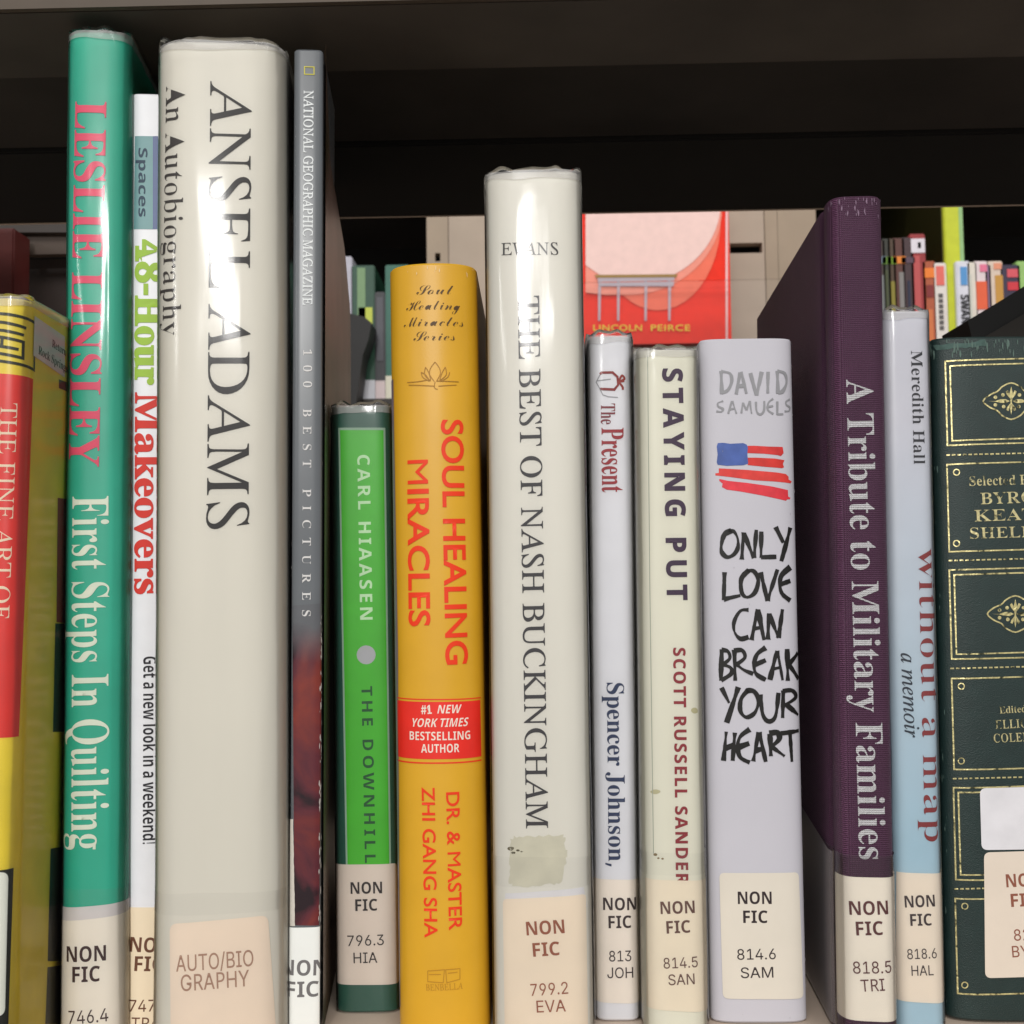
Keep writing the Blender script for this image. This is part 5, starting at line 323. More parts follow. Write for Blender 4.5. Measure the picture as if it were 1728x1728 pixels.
# ------------------------------------------------------------------ books
OFF = {'print': .00010, 'text': .00018, 'label': .00026, 'ltext': .00032}
class Book:
    def __init__(s, name, label, d, tl, tr, bl, br, depth=.15, bulge=.0015, rc=.003, hinge=False, turn=0, thick=.0022,
                 cover=None, top_y=None, group='books standing on the shelf', cat='book', covername='cover', lift=0, sq=4.5):
        s.d = d
        TL, TR, BL, BR = (at(*p, d) for p in (tl, tr, bl, br))
        mt = (TL+TR)/2; mb = (BL+BR)/2; dirv = (mt-mb); lean = math.atan2(dirv.x, dirv.z)
        base = mb - dirv*(mb.z/dirv.z)
        s.w = w = ((TR.x-TL.x)+(BR.x-BL.x))/2*math.cos(lean)
        s.H = (mt.z-base.z)/math.cos(lean); s.D = depth
        s.M = Matrix.Translation((base.x, d, lift+abs(math.sin(lean))*w*.5)) @ Matrix.Rotation(turn, 4, 'Z') @ Matrix.Rotation(lean, 4, 'Y')
        s.Mi = s.M.inverted()
        s.root = thing(name, label, cat, group, s.M); s.rc = rc
        # outline seen from above
        hw = w/2; pts = []
        def side(sg):
            q = [(sg*hw, rc)]
            if hinge:
                q += [(sg*hw, rc+.002), (sg*(hw-.0006), rc+.0035), (sg*(hw-.0013), rc+.0055), (sg*(hw-.0006), rc+.0078), (sg*hw, rc+.0095)]
            q += [(sg*hw, rc+.02), (sg*hw, depth*.5), (sg*hw, depth)]
            return q
        pts += side(-1)[::-1]
        NS = 48
        for i in range(1, NS):
            a = -math.pi/2+math.pi*i/NS; sg = math.copysign(1, a) if a else 0
            pts.append((hw*sg*abs(math.sin(a))**(2/sq), -bulge+(rc+bulge)*(1-math.cos(a))))
        pts += side(1)
        s.P = [Vector(p) for p in pts]; n = len(s.P)
        s.S = [0]
        for i in range(1, n): s.S.append(s.S[-1]+(s.P[i]-s.P[i-1]).length)
        mid = (n-1)//2; c = s.S[mid]; s.S = [v-c for v in s.S]
        s.Nn = []
        for i in range(n):
            e1 = (s.P[i]-s.P[max(0, i-1)]); e2 = (s.P[min(n-1, i+1)]-s.P[i])
            e = (e1.normalized() if e1.length else Vector((0, 0)))+(e2.normalized() if e2.length else Vector((0, 0)))
            e.normalize(); s.Nn.append(Vector((e.y, -e.x)))
        s.shell(covername, cover, thick, 0, s.H)
        # page block
        box('page_block', -hw+thick+.0004, hw-thick-.0004, thick+.001, depth-.004, .003, s.H-.003, mat('page_paper', rgb(214, 204, 184), .9, .2, .1, 300, .4, 1500), s.root)
    def shell(s, name, m, t, z0, z1):
        n = len(s.P); V = []; Fc = []
        rows = [z0, z0+.0006, (z0+z1)/2, z1-.0006, z1]; ins = [.0005, 0, 0, 0, .0005]
        for z, i_ in zip(rows, ins):
            for p, q in zip(s.P, s.Nn): V.append((*(p-q*i_), z))
        for z in (z1, z0):
            for p, q in zip(s.P, s.Nn): V.append((*(p-q*t), z))
        k = len(rows)
        for r in range(k-1):
            for i in range(n-1): Fc.append((r*n+i, r*n+i+1, (r+1)*n+i+1, (r+1)*n+i))
        for i in range(n-1):
            Fc.append(((k-1)*n+i, (k-1)*n+i+1, k*n+i+1, k*n+i)); Fc.append((k*n+i, k*n+i+1, (k+1)*n+i+1, (k+1)*n+i)); Fc.append(((k+1)*n+i, (k+1)*n+i+1, i+1, i))
        for i in (0, n-1):
            Fc.append(tuple([r*n+i for r in range(k)]+[k*n+i, (k+1)*n+i]))
        me = bpy.data.meshes.new(name); me.from_pydata(V, [], Fc)
        s.cover = link(name, me, m, s.root, True)
        bm = bmesh.new(); bm.from_mesh(me); bmesh.ops.recalc_face_normals(bm, faces=bm.faces); bm.to_mesh(me); bm.free()
    def pt(s, sv, off):
        S = s.S
        if sv <= S[0]: i = 0; t = 0
        elif sv >= S[-1]: i = len(S)-2; t = 1
        else:
            i = 0
            while S[i+1] < sv: i += 1
            t = (sv-S[i])/(S[i+1]-S[i])
        p = s.P[i].lerp(s.P[i+1], t); n = s.Nn[i].lerp(s.Nn[i+1], t).normalized()
        return p+n*off, n
    def s_of_x(s, x):
        P, S = s.P, s.S; lo = next(i for i in range(len(P)) if P[i].y <= s.rc+1e-9); hi = len(P)-1-lo
        if x <= P[lo].x: return S[lo]+(x-P[lo].x)
        for i in range(lo, hi):
            if P[i].x <= x <= P[i+1].x:
                return S[i]+(S[i+1]-S[i])*(x-P[i].x)/max(1e-9, P[i+1].x-P[i].x)
        return S[hi]+(x-P[hi].x)
    def uv(s, px, py):
        """(arc length, height) on the spine met by the line of sight of a point"""
        o = s.Mi @ CO; d = s.Mi.to_3x3() @ ray(px, py); y = 0.0
        for _ in range(3):
            q = o+d*((y-o.y)/d.y); y = s.pt(s.s_of_x(max(-s.w/2, min(s.w/2, q.x))), 0)[0].y
        return s.s_of_x(q.x), q.z
    def side_uv(s, px, py, sg=1):
        o = s.Mi @ CO; d = s.Mi.to_3x3() @ ray(px, py); q = o+d*((sg*s.w/2-o.x)/d.x)
        i = len(s.P)-1-next(i for i in range(len(s.P)) if s.P[i].y <= s.rc+1e-9)
        return sg*(s.S[i]+(q.y-s.rc)), q.z
    def px(s): return s.d/FPX
    def emit(s, name, bms, m, off, parent=None, clip=None):
        big = bmesh.new()
        for l, bm in bms.items():
            xs = [v.co.x for v in bm.verts]
            if not xs: continue
            a, b = min(xs), max(xs)
            if clip:
                for co, no in (((clip[0], 0, 0), (-1, 0, 0)), ((clip[1], 0, 0), (1, 0, 0)), ((0, clip[2], 0), (0, -1, 0)), ((0, clip[3], 0), (0, 1, 0))):
                    bmesh.ops.bisect_plane(bm, geom=list(bm.verts)+list(bm.edges)+list(bm.faces), plane_co=co, plane_no=no, clear_outer=True, dist=1e-7)
            for sv in s.S:
                if a < sv < b:
                    bmesh.ops.bisect_plane(bm, geom=list(bm.verts)+list(bm.edges)+list(bm.faces), plane_co=(sv, 0, 0), plane_no=(1, 0, 0), dist=1e-7)
            for v in bm.verts:
                p, n = s.pt(v.co.x, off+l*4e-6); v.co = Vector((p.x, p.y, v.co.y))
            me = bpy.data.meshes.new('t'); bm.to_mesh(me); bm.free(); big.from_mesh(me); bpy.data.meshes.remove(me)
        me = bpy.data.meshes.new(name); big.to_mesh(me); big.free()
        o = link(name, me, m, parent or s.root); me.shade_smooth(); return o
    def text(s, name, txt, font, p0, p1, cap, m, parent=None, off=None, track=0, fat=0, faty=None, small=0, clip=None, slant=0):
        outs = run(txt, font, track, fat, faty, small)
        xs = [a for o, _, _ in outs for a, b in o]; x0, x1 = min(xs), max(xs)
        A = Vector(s.uv(*p0)); B = Vector(s.uv(*p1)); e = (B-A); Lr = e.length/(x1-x0); e.normalize(); u = Vector((-e.y, e.x))
        ch = cap*s.px()/CAPH[font]
        f = lambda q: tuple(A+e*((q[0]-x0)*Lr+q[1]*slant*ch)+u*(q[1]*ch))
        outs = [([f(q) for q in o], [[f(q) for q in h] for h in hs], l) for o, hs, l in outs]
        return s.emit(name, poly2(outs), m, OFF['text'] if off is None else off, parent, clip)
    def patch(s, name, pix, m, off=None, parent=None, rnd=0, wrap=None, side=None, jit=0):
        """filled shape whose corners are given as points of the picture, on the spine (or on a flank)"""
        q = [s.side_uv(*p, side) if side else s.uv(*p) for p in pix]
        if wrap:      # run the left and/or right end round the spine's edge by this much
            lim = s.S[next(i for i in range(len(s.P)) if s.P[i].y <= s.rc+1e-9)]
            q = [((lim-wrap if a < 0 else -lim+wrap) if (a < 0 and wrap > 0) or a > 0 else a, b) for a, b in q]
        q = rounded(q, rnd*s.px()) if rnd else q
        if jit: q = ragged(q, jit*s.px())
        return s.emit(name, poly2([(q, [], 0)]), m, OFF['print'] if off is None else off, parent)
    def strokes(s, name, lines, w, m, scale=1, org=(0, 0), off=None, closed=False, smooth=True, jit=0, parent=None, n=5, brush=False):
        outs = []; k = 0
        for ln in lines:
            p = [s.uv(org[0]+a/scale, org[1]+b/scale) for a, b in ln]
            if smooth: p = smooth_line(p, closed, n)
            if brush:
                p = finer(p, .0007); sd = random.random()*50
                wd = [w*s.px()*(.78+.55*noise.noise(Vector((i*.16, sd, 1)))+.22*math.exp(-i/2.5)+.10*noise.noise(Vector((i*.9, sd, 3)))) for i in range(len(p))]
            else: wd = w*s.px()
            for q in ribbon(p, wd, closed, jit):
                outs.append((q, [], k % 12))
            k += 1
        bms = {}
        for q, _, l in outs:
            bm = bms.setdefault(l, bmesh.new()); vs = [bm.verts.new((a, b, 0)) for a, b in q]; f = bm.faces.new(vs); f.normal_update()
            if f.normal.z < 0: f.normal_flip()
        for bm in bms.values(): bmesh.ops.remove_doubles(bm, verts=bm.verts, dist=1e-7)
        return s.emit(name, bms, m, OFF['text'] if off is None else off, parent)
    def sleeve(s, rough=.11, haze=.012, off=.0006, amp=.00022, up=.0014, seed=0, m=None, name='plastic_sleeve', depth=None, hcol=(.8, .8, .78, 1)):
        n = len(s.P); V = []; Fc = []; nr = 64; H = s.H
        for r in range(nr+3):
            if r <= nr: z = -.0 + H*r/nr; o = off
            elif r == nr+1: z = H+up; o = off*.6
            else: z = H+up*.6; o = -.0012
            if r == 0: z = .0003
            for i, (p, q) in enumerate(zip(s.P, s.Nn)):
                u = s.S[i]; nz = noise.noise(Vector((u*120+seed, z*16, seed)))*amp+noise.noise(Vector((u*420, z*60, seed+5)))*amp*.25
                edge = max(0, 1-(H-z)/.012)
                nz += noise.noise(Vector((u*260, z*260, seed)))*amp*1.6*edge
                for rs, ra in ((.52, .00016), (-.70, .00012)):          # long creases of the film
                    nz += ra*math.exp(-((u-s.w/2*rs-.0006*noise.noise(Vector((z*9, seed, 4))))/.0007)**2)*max(0, noise.noise(Vector((z*12, seed+rs, 7)))+.35)
                zz = z+(noise.noise(Vector((u*240, seed, 3)))*.0019*edge if r >= nr-1 else 0)
                V.append((*(p+q*max(o+nz, .00042 if r <= nr else -1)), zz))
        for r in range(nr+2):
            for i in range(n-1): Fc.append((r*n+i, r*n+i+1, (r+1)*n+i+1, (r+1)*n+i))
        lo, hi = s.S[0]*.35, s.S[-1]*.35; K = 40; h0 = H-.0022
        q = [(lo+(hi-lo)*i/K, h0+noise.noise(Vector((i*.35, seed, 2)))*.0012) for i in range(K+1)]+[(hi+(lo-hi)*i/K, H+.0004+noise.noise(Vector((i*.5, seed, 8)))*.0009) for i in range(K+1)]
        s.emit('sleeve_hem', poly2([(q, [], 0)]), film('hem_film', .12, .34, hcol=(.8, .78, .76, 1)), .00040)
        me = bpy.data.meshes.new(name); me.from_pydata(V, [], Fc)
        o = link(name, me, m or film('sleeve_film', rough, haze, hcol=hcol), s.root); me.shade_smooth(); return o
    def tape(s, y0, y1, s0=None, s1=None, rough=.16, haze=.02, off=.00036, name='clear_tape', hcol=(.86, .84, .8, 1)):
        """a band of clear tape round the spine between two picture heights (measured on its middle)"""
        cx = s.root_px()
        z1 = s.uv(cx, y0)[1]; z0 = s.uv(cx, y1)[1] if y1 else .0005
        a = s.S[0]*.5 if s0 is None else s0; b = s.S[-1]*.5 if s1 is None else s1
        N = 24; top = [(a+(b-a)*i/N, z1+noise.noise(Vector((i*.4, z1*99, 1)))*.0006) for i in range(N+1)]
        q = [(a, max(z0, .0005)), (b, max(z0, .0005))]+top[::-1]
        return s.emit(name, poly2([(q, [], 0)]), film('tape_film', rough, haze, hcol=hcol), off)
    def root_px(s):
        p = s.M @ Vector((0, 0, .1)); l = R3.transposed() @ (p-CO); return 864+FPX*l.x/-l.z
def rounded(q, r, k=5):
    out = []; n = len(q)
    for i in range(n):
        a, b, c = Vector(q[i-1]), Vector(q[i]), Vector(q[(i+1) % n])
        p = b+(a-b).normalized()*min(r, (a-b).length/2.1); t = b+(c-b).normalized()*min(r, (c-b).length/2.1)
        for j in range(k+1):
            u = j/k; out.append(tuple(p*(1-u)**2+b*2*u*(1-u)+t*u*u))
    return out
def ragged(q, amp):
    out = []; n = len(q)
    for i in range(n):
        a, b = Vector(q[i]), Vector(q[(i+1) % n]); k = max(1, int((b-a).length/.0012))
        for j in range(k):
            p = a.lerp(b, j/k); out.append((p.x+(random.random()-.5)*amp, p.y+(random.random()-.5)*amp))
    return out
def label(bk, pix, col, lines, icol, rnd=7, off=None, wrap=None, yclip=False, k=1.28, name='call_number_label', fatb=.022):
    lb = bk.patch(name, pix, mat('label_paper', rgb(*col, k), .6, .3, .03, 60), OFF['label'] if off is None else off, None, rnd, wrap)
    sv = [v[0] for v in (bk.uv(*p) for p in pix)]; cl = (min(sv)+.0001, max(sv)-.0001, -1, 1) if yclip else None
    for t, x0, x1, y0, y1, cap in lines:
        bold = t[0] in 'NF' and len(t) < 4 and t in ('NON', 'FIC')
        bk.text('call_number', t, 'S' if bold else 'A', (x0, y0), (x1, y1), cap, ink(*icol), lb, (OFF['label'] if off is None else off)+.00006, 0, 0 if bold else .002, None, 0, cl)
    return lb

def wear(bk, n, col, u0=.86, u1=1.0, zlo=0, zhi=1, size=.0005, seed=1, sides=(-1, 1)):
    rs = random.Random(seed); outs = []; lim = bk.S[next(i for i in range(len(bk.P)) if bk.P[i].y <= bk.rc+1e-9)]
    for i in range(n):
        c = -lim*rs.choice(sides)*rs.uniform(u0, u1); z = bk.H*rs.uniform(zlo, zhi); r = size*rs.uniform(.25, 1)
        z = min(max(z, r*3.2), bk.H-r*3.2)
        outs.append(([(c+r*.35*math.cos(t*1.05)*rs.uniform(.5, 1.3), z+r*rs.uniform(1, 2.6)*math.sin(t*1.05)) for t in range(6)], [], i % 3))
    o = bk.emit('wear_marks', poly2(outs), mat('worn_paper', rgb(*col), .8, .2, .1, 300), OFF['text']+.00002); o['kind'] = 'stuff'; return o
# ------------------------------------------------------------------ the shelving
steel = mat('beige_enamelled_steel', rgb(196, 178, 162), .42, .5, .05, 40, .05, 500)
dark = mat('dark_shade_enamel', (.034, .028, .024, 1), .55, .4, .25, 18, .05, 400)  # shade under the upper shelf put into the colour; far planks share it
darker = mat('painted_shade_underside', (.010, .0085, .0075, 1), .7, .3, .10, 30)  # deepest underside shade as base colour, also for the far bay's back
sb = thing('shelf_board', 'beige steel shelf board that carries the front row of books', 'shelf')
box('board', -.75, .75, .322, .66, -.022, -.0002, steel, sb, .0012)
zt = at(864, 3, .345).z
us = thing('upper_shelf', 'shelf overhead with shade coloured into its stepped underside and pale front lip', 'shelf')
box('front_lip', -.75, .75, .3425, .3447, zt, zt+.03, mat('lip_enamel', rgb(84, 72, 60), .6), us)
zb = zt+.0002
Y1, Y2, Y3 = .345, .392, .452
box('front_rail', -.75, .75, .3450, Y2, zb, zt+.02, mat('painted_shade_rail', (.080, .067, .056, 1), .55, .4, .22, 22), us, .0008)  # lightest band of the underside shade, put into the rail's base colour
y2 = at(864, 232, 1)
za = at(864, 132, Y2).z
def ydepth(py, z):
    d = ray(864, py); return d.y*((z-HC)/d.z)
zr = zb+.006; yr = ydepth(234, zr)
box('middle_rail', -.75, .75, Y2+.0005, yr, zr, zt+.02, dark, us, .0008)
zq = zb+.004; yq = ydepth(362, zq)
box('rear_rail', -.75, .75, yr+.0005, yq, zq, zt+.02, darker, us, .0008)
box('rear_edge', -.75, .75, yq+.0003, yq+.0022, zq+.0002, zt+.02, steel, us)

# ------------------------------------------------------------------ the front row of books
SLV = film('sleeve_film', .07, .05)
# yellow book at the very edge
b = Book('yellow_book', 'yellow book with red title panel and key pattern, cut off by the frame edge', .322, (-66, 508), (50, 508), (-100, 1700), (22, 1700), .16, .003, .003, cover=mat('yellow_jacket', rgb(218, 196, 50, 1.3), .4, .5, .06, 90))
b.patch('title_panel', [(-60, 628), (47, 636), (30, 1243), (-85, 1240)], mat('red_print', rgb(226, 44, 34), .4, .5, .05))
b.text('title_lettering', 'THE FINE ART OF', 'U', (2, 680), (-12, 1043), 26, ink(250, 236, 206), fat=-.002, off=OFF['text'])
key = [[(-100, 380), (100, 395), (395, 470), (385, 1100), (0, 1015), (-200, 990)], [(-100, 490), (60, 505), (350, 585)], [(-90, 600), (45, 610), (325, 680)],
       [(-90, 690), (30, 700), (318, 770), (312, 985), (0, 915), (-100, 905)], [(-90, 812), (20, 822), (250, 865)], [(30, 715), (22, 822)]]
b.strokes('key_pattern', key, 5.0, ink(38, 42, 24), 7.855, (0, 480), smooth=False)
sl = b.patch('address_label', [(57, 533), (108, 568), (108, 637), (55, 600)], mat('white_label', rgb(214, 208, 206), .5), OFF['label'], None, 2, side=1)
def side_text(bk, txt, p0, p1, cap, m, parent):
    outs = run(txt, 'B'); xs = [a for o, _, _ in outs for a, c in o]; x0, x1 = min(xs), max(xs)
    A = Vector(bk.side_uv(*p0)); B = Vector(bk.side_uv(*p1)); e = B-A; Lr = e.length/(x1-x0); e.normalize(); u = Vector((-e.y, e.x)); ch = cap/CAPH['B']
    f = lambda q: tuple(A+e*((q[0]-x0)*Lr)+u*(q[1]*ch))
    bk.emit('address_lettering', poly2([([f(q) for q in o], [[f(q) for q in h] for h in hs], l) for o, hs, l in outs]), m, OFF['ltext'], parent)
side_text(b, 'Return', (86, 585), (110, 601), .0024, ink(60, 55, 55), sl)
side_text(b, 'Rock Springs', (63, 597), (112, 629), .0026, ink(60, 55, 55), sl)
for i, (pts, c) in enumerate([([(99, 640), (112, 645), (112, 660), (99, 655)], (36, 52, 24)), ([(97, 840), (112, 842), (112, 1052), (95, 1050)], (140, 34, 34)), ([(93, 1052), (112, 1052), (112, 1235), (89, 1235)], (36, 36, 22)), ([(85, 1432), (110, 1428), (110, 1622), (80, 1622)], (38, 36, 26)), ([(80, 1632), (110, 1628), (110, 1728), (76, 1728)], (60, 56, 34))]):
    b.patch('cover_print', pts, ink(*c), side=1)
b.patch('spine_block', [(-95, 1464), (23, 1464), (14, 1760), (-110, 1760)], ink(30, 34, 26))
label(b, [(-70, 1468), (15, 1470), (9, 1712), (-80, 1712)], (214, 216, 206), [], (0, 0, 0), 12)
b.sleeve(seed=1.3, amp=.0005, rough=.22)

# green quilting book
b = Book('green_book', 'tall green book with pink and white serif lettering running down its spine', .350, (121, 58), (212, 62), (97, 1700), (214, 1700), .17, .0022, .0035, sq=3.2, turn=rad(6.8), cover=mat('green_jacket', rgb(34, 164, 136, 1.2), .4, .5, .05, 70))
b.text('author_lettering', 'LESLIE LINSLEY', 'B', (128, 172), (117, 788), 53, ink(236, 84, 116), fat=.002)
b.text('title_lettering', 'First Steps In Quilting', 'B', (123, 838), (121, 1434), 60, ink(238, 240, 222), fat=-.004, faty=0)
b.tape(1500, 1526, haze=.02)
b.patch('label_backing', [(100, 1526), (212, 1518), (212, 1770), (98, 1770)], mat('white_label', rgb(214, 208, 206), .5), OFF['label'], wrap=.002)
label(b, [(100, 1549), (212, 1538), (212, 1775), (98, 1775)], (232, 224, 210), [('NON', 114, 179, 1622, 1620, 25), ('FIC', 123, 169, 1657, 1655, 25), ('746.4', 117, 183, 1727, 1722, 21)], (58, 34, 36), 0, OFF['label']+.00003, .0012)
b.sleeve(seed=2.1, amp=.00034)

# white decorating book
b = Book('white_paperback', 'slim white paperback with green and red fat lettering, half hidden by the cream book', .356, (221, 158), (286, 160), (217, 1690), (280, 1690), .17, .0003, .0012, turn=rad(6.8), cover=mat('white_cover', rgb(226, 226, 230, 1.1), .35, .5, .03), covername='paper_cover', thick=.0006)
b.patch('logo_panel', [(228, 230), (258, 230), (258, 387), (226, 387)], mat('teal_print', rgb(104, 150, 152), .4))
b.patch('logo_panel', [(258, 230), (280, 230), (279, 387), (258, 387)], mat('blue_print', rgb(74, 92, 140), .4))
b.text('logo_lettering', 'Spaces', 'S', (234, 250), (234, 366), 15, ink(44, 66, 84), off=OFF['text'])
b.text('title_lettering', '48-Hour', 'B', (230, 404), (229, 650), 42, ink(160, 196, 66), fat=.018)
b.text('title_lettering', 'Makeovers', 'B', (229, 662), (228, 1003), 42, ink(214, 50, 38), fat=.010)
b.text('subtitle_lettering', 'Get a new look in a weekend!', 'S', (242, 1108), (241, 1424), 22, ink(34, 32, 38), fat=-.004)
label(b, [(219, 1530), (280, 1530), (280, 1770), (217, 1770)], (244, 226, 196), [('NON', 220, 284, 1605, 1605, 24), ('FIC', 227, 275, 1638, 1638, 24), ('747', 219, 262, 1706, 1706, 19), ('TRA', 222, 270, 1736, 1736, 19)], (104, 66, 48), 0)

# cream autobiography
b = Book('cream_autobiography', 'thick tall cream book with large black serif name and a lamp glare near its top', .343, (267, 72), (479, 80), (259, 1700), (482, 1700), .18, .0018, .007, sq=4.6, turn=rad(6.8), cover=mat('cream_jacket', rgb(216, 212, 200, 1.08), .42, .5, .035, 70, streak=True))
b.text('author_lettering', 'ANSEL ADAMS', 'U', (355, 137), (349, 893), 69, ink(34, 30, 30), fat=-.002, faty=0)
b.text('subtitle_lettering', 'An Autobiography', 'B', (281, 147), (275, 567), 36, ink(54, 48, 46), fat=-.019, faty=-.001)
b.tape(1506, 1542, haze=.02)
label(b, [(287, 1558), (452, 1543), (468, 1780), (289, 1780)], (244, 226, 206), [('AUTO/BIO', 298, 428, 1639, 1629, 26), ('GRAPHY', 306, 421, 1672, 1663, 26)], (168, 132, 112), 14)
b.sleeve(seed=4.4, amp=.00030)

# grey magazine special
b = Book('grey_magazine_book', 'thin grey glossy picture book with small white capitals and dark red photo below', .350, (496, 82), (545, 84), (489, 1700), (539, 1700), .045, .0002, .0012, turn=rad(5.5), cover=mat('grey_gloss_cover', rgb(98, 102, 106), .28, .5, .05, 60), covername='paper_cover', thick=.0006)
b.strokes('logo_frame', [[(514, 113), (530, 113.5), (530, 126), (514, 125.5)]], 1.6, ink(206, 196, 60), closed=True, smooth=False)
b.text('publisher_lettering', 'NATIONAL GEOGRAPHIC MAGAZINE', 'U', (513, 153), (511, 515), 16, ink(226, 230, 230), fat=.012)
b.text('title_lettering', '100 BEST PICTURES', 'B', (512, 590), (510, 1040), 14, ink(214, 212, 210), track=.42, fat=-.01, faty=0)
b.patch('spine_photo', [(494, 1022), (543, 1018), (538, 1561), (497, 1561), (496, 1400)], mat('canyon_photo', rgb(90, 40, 44), .3, kind='photo', g=(b.uv(515, 1085)[1], b.uv(515, 1022)[1], rgb(92, 94, 98))))
b.patch('torn_edge', [(488, 1382), (495, 1382), (498, 1562), (488, 1562)], ink(206, 200, 190), off=OFF['text'], jit=1)
label(b, [(489, 1563), (539, 1563), (538, 1775), (489, 1775)], (222, 224, 220), [('NON', 479, 547, 1643, 1643, 25), ('FIC', 488, 537, 1680, 1680, 25)], (112, 110, 110), 0, yclip=True)
wear(b, 60, (190, 184, 180), .80, .98, .1, .42, .0007, 3, (1,)); wear(b, 30, (170, 168, 166), .90, 1.0, 0, 1, .0004, 4)
# its back cover bows out to the side behind the spine
V = []; Fc = []; NA = 14; NB = 26
outline = [(547, 86), (555, 200), (563, 325), (575, 390), (582, 420), (588, 490), (591, 520), (592, 600), (592, 900), (592, 1300), (592, 1728)]
hw = b.w/2
for i in range(NB+1):
    t = i/NB*(len(outline)-1); k = min(int(t), len(outline)-2); f = t-k
    ox = outline[k][0]*(1-f)+outline[k+1][0]*f; oy = outline[k][1]*(1-f)+outline[k+1][1]*f
    yy = .350+(.002+.150*((ox-545)/47.0)); q = b.Mi @ at(ox, oy, yy)
    for j in range(NA+1):
        u = j/NA; V.append((hw+.0008+(q.x-hw-.0008)*u**1.25, .002+(q.y-.002)*u, max(q.z, .001)))
for i in range(NB):
    for j in range(NA): Fc.append((i*(NA+1)+j, i*(NA+1)+j+1, (i+1)*(NA+1)+j+1, (i+1)*(NA+1)+j))
me = bpy.data.meshes.new('back_cover'); me.from_pydata(V, [], Fc); o = link('back_cover', me, mat('back_cover_print', rgb(112, 90, 82), .35, kind='flank', streak=True), b.root); me.shade_smooth()

# green golf book
b = Book('small_green_book', 'small bright green book in dark green surround, lower than the books beside it', .371, (560, 687), (657, 688), (567, 1690), (674, 1690), .14, .0012, .0018, cover=mat('dark_green_cover', rgb(26, 82, 66), .4, .5, .08), covername='paper_cover', thick=.001)
b.patch('outline_print', [(571, 722), (650, 722), (660, 1475), (584, 1475)], ink(152, 178, 158))
b.patch('spine_panel', [(574, 726), (647, 726), (657, 1475), (587, 1475)], mat('bright_green_print', rgb(62, 172, 26, 1.12), .4, .5, .05), OFF['print']+.00003)
b.text('author_lettering', 'Carl Hiaasen'.replace('C', 'C'), 'G', (603, 768), (607, 1046), 23, ink(170, 206, 156), fat=.012, track=.10) if False else b.text('author_lettering', 'CARL HIAASEN', 'S', (603, 768), (608, 1046), 21, ink(200, 232, 190), track=.09)
b.patch('golf_ball_print', [(618+16*math.cos(a*math.pi/10), 1105+16*math.sin(a*math.pi/10)) for a in range(20)], ink(178, 178, 182), OFF['text'])
b.text('title_lettering', 'THE DOWNHILL', 'S', (610, 1158), (616, 1456), 18, ink(22, 84, 40), track=.12)
label(b, [(567, 1455), (669, 1455), (673, 1656), (569, 1656)], (196, 184, 172), [('NON', 592, 645, 1508, 1507, 19), ('FIC', 600, 637, 1537, 1536, 19), ('796.3', 587, 648, 1596, 1594, 17), ('HIA', 597, 637, 1625, 1624, 17)], (44, 36, 36), 10)
b.sleeve(seed=6.1, amp=.00014, off=.0005)

wear(b, 20, (150, 170, 150), .9, 1, 0, 1, .0004, 12)
# orange healing book
b = Book('orange_book', 'golden orange book with red capitals and a red bestseller band on its rounded spine', .353, (652, 452), (807, 452), (676, 1700), (822, 1700), .16, .0052, .0045, sq=2.3, cover=mat('orange_jacket', rgb(212, 160, 36, 1.06), .38, .5, .04, 60, .03, 1500))
for t, x0, x1, y in (('Soul', 703, 765, 498), ('Healing', 686, 776, 525), ('Miracles', 682, 782, 553), ('Series', 698, 768, 576)):
    b.text('series_lettering', t, 'J', (x0, y), (x1, y-1), 16, ink(84, 60, 30), fat=-.008)
lot = [[(650, 1180), (595, 1260), (590, 1330), (640, 1405)], [(650, 1180), (700, 1250), (712, 1320), (670, 1400)], [(540, 1240), (530, 1330), (600, 1402)], [(540, 1240), (575, 1300), (600, 1385)], [(490, 1300), (510, 1360), (585, 1405)], [(490, 1300), (540, 1330), (590, 1400)],
       [(770, 1240), (780, 1330), (700, 1402)], [(770, 1240), (735, 1300), (705, 1385)], [(820, 1300), (795, 1360), (715, 1405)], [(330, 1420), (450, 1410), (600, 1385)], [(665, 1402), (780, 1405), (925, 1412)], [(345, 1450), (640, 1462)], [(690, 1462), (900, 1450)], [(650, 1410), (645, 1480), (680, 1500)]]
b.strokes('lotus_print', lot, 1.3, ink(164, 116, 34), 6.91, (640, 440))
b.text('title_lettering', 'SOUL HEALING', 'G', (745, 708), (753, 1122), 36, ink(232, 58, 20), fat=.018)
b.text('title_lettering', 'MIRACLES', 'G', (688, 777), (691, 1057), 36, ink(232, 58, 20), fat=.018)
b.patch('bestseller_rule', [(671, 1176), (811, 1176), (811, 1178), (671, 1178)], ink(230, 60, 30))
b.patch('bestseller_rule', [(671, 1281), (812, 1281), (812, 1283.5), (671, 1283.5)], ink(230, 60, 30))
bb = b.patch('bestseller_band', [(671, 1181), (810, 1181), (812, 1276), (672, 1276)], mat('red_band', rgb(232, 44, 32), .4))
for t, f, x0, x1, y, sl_ in (('#1', 'A', 711, 729, 1205, 0), ('NEW', 'S', 738, 776, 1204, .22), ('YORK TIMES', 'S', 694, 788, 1226, .22), ('BESTSELLING', 'S', 692, 793, 1248, 0), ('AUTHOR', 'S', 711, 775, 1270, 0)):
    b.text('bestseller_lettering', t, f, (x0, y), (x1, y-1), 14, ink(246, 230, 216), bb, fat=.012 if f == 'A' else -.004, slant=sl_)
b.text('author_lettering', 'DR. & MASTER', 'G', (753, 1337), (758, 1570), 21, ink(232, 58, 20), fat=.012)
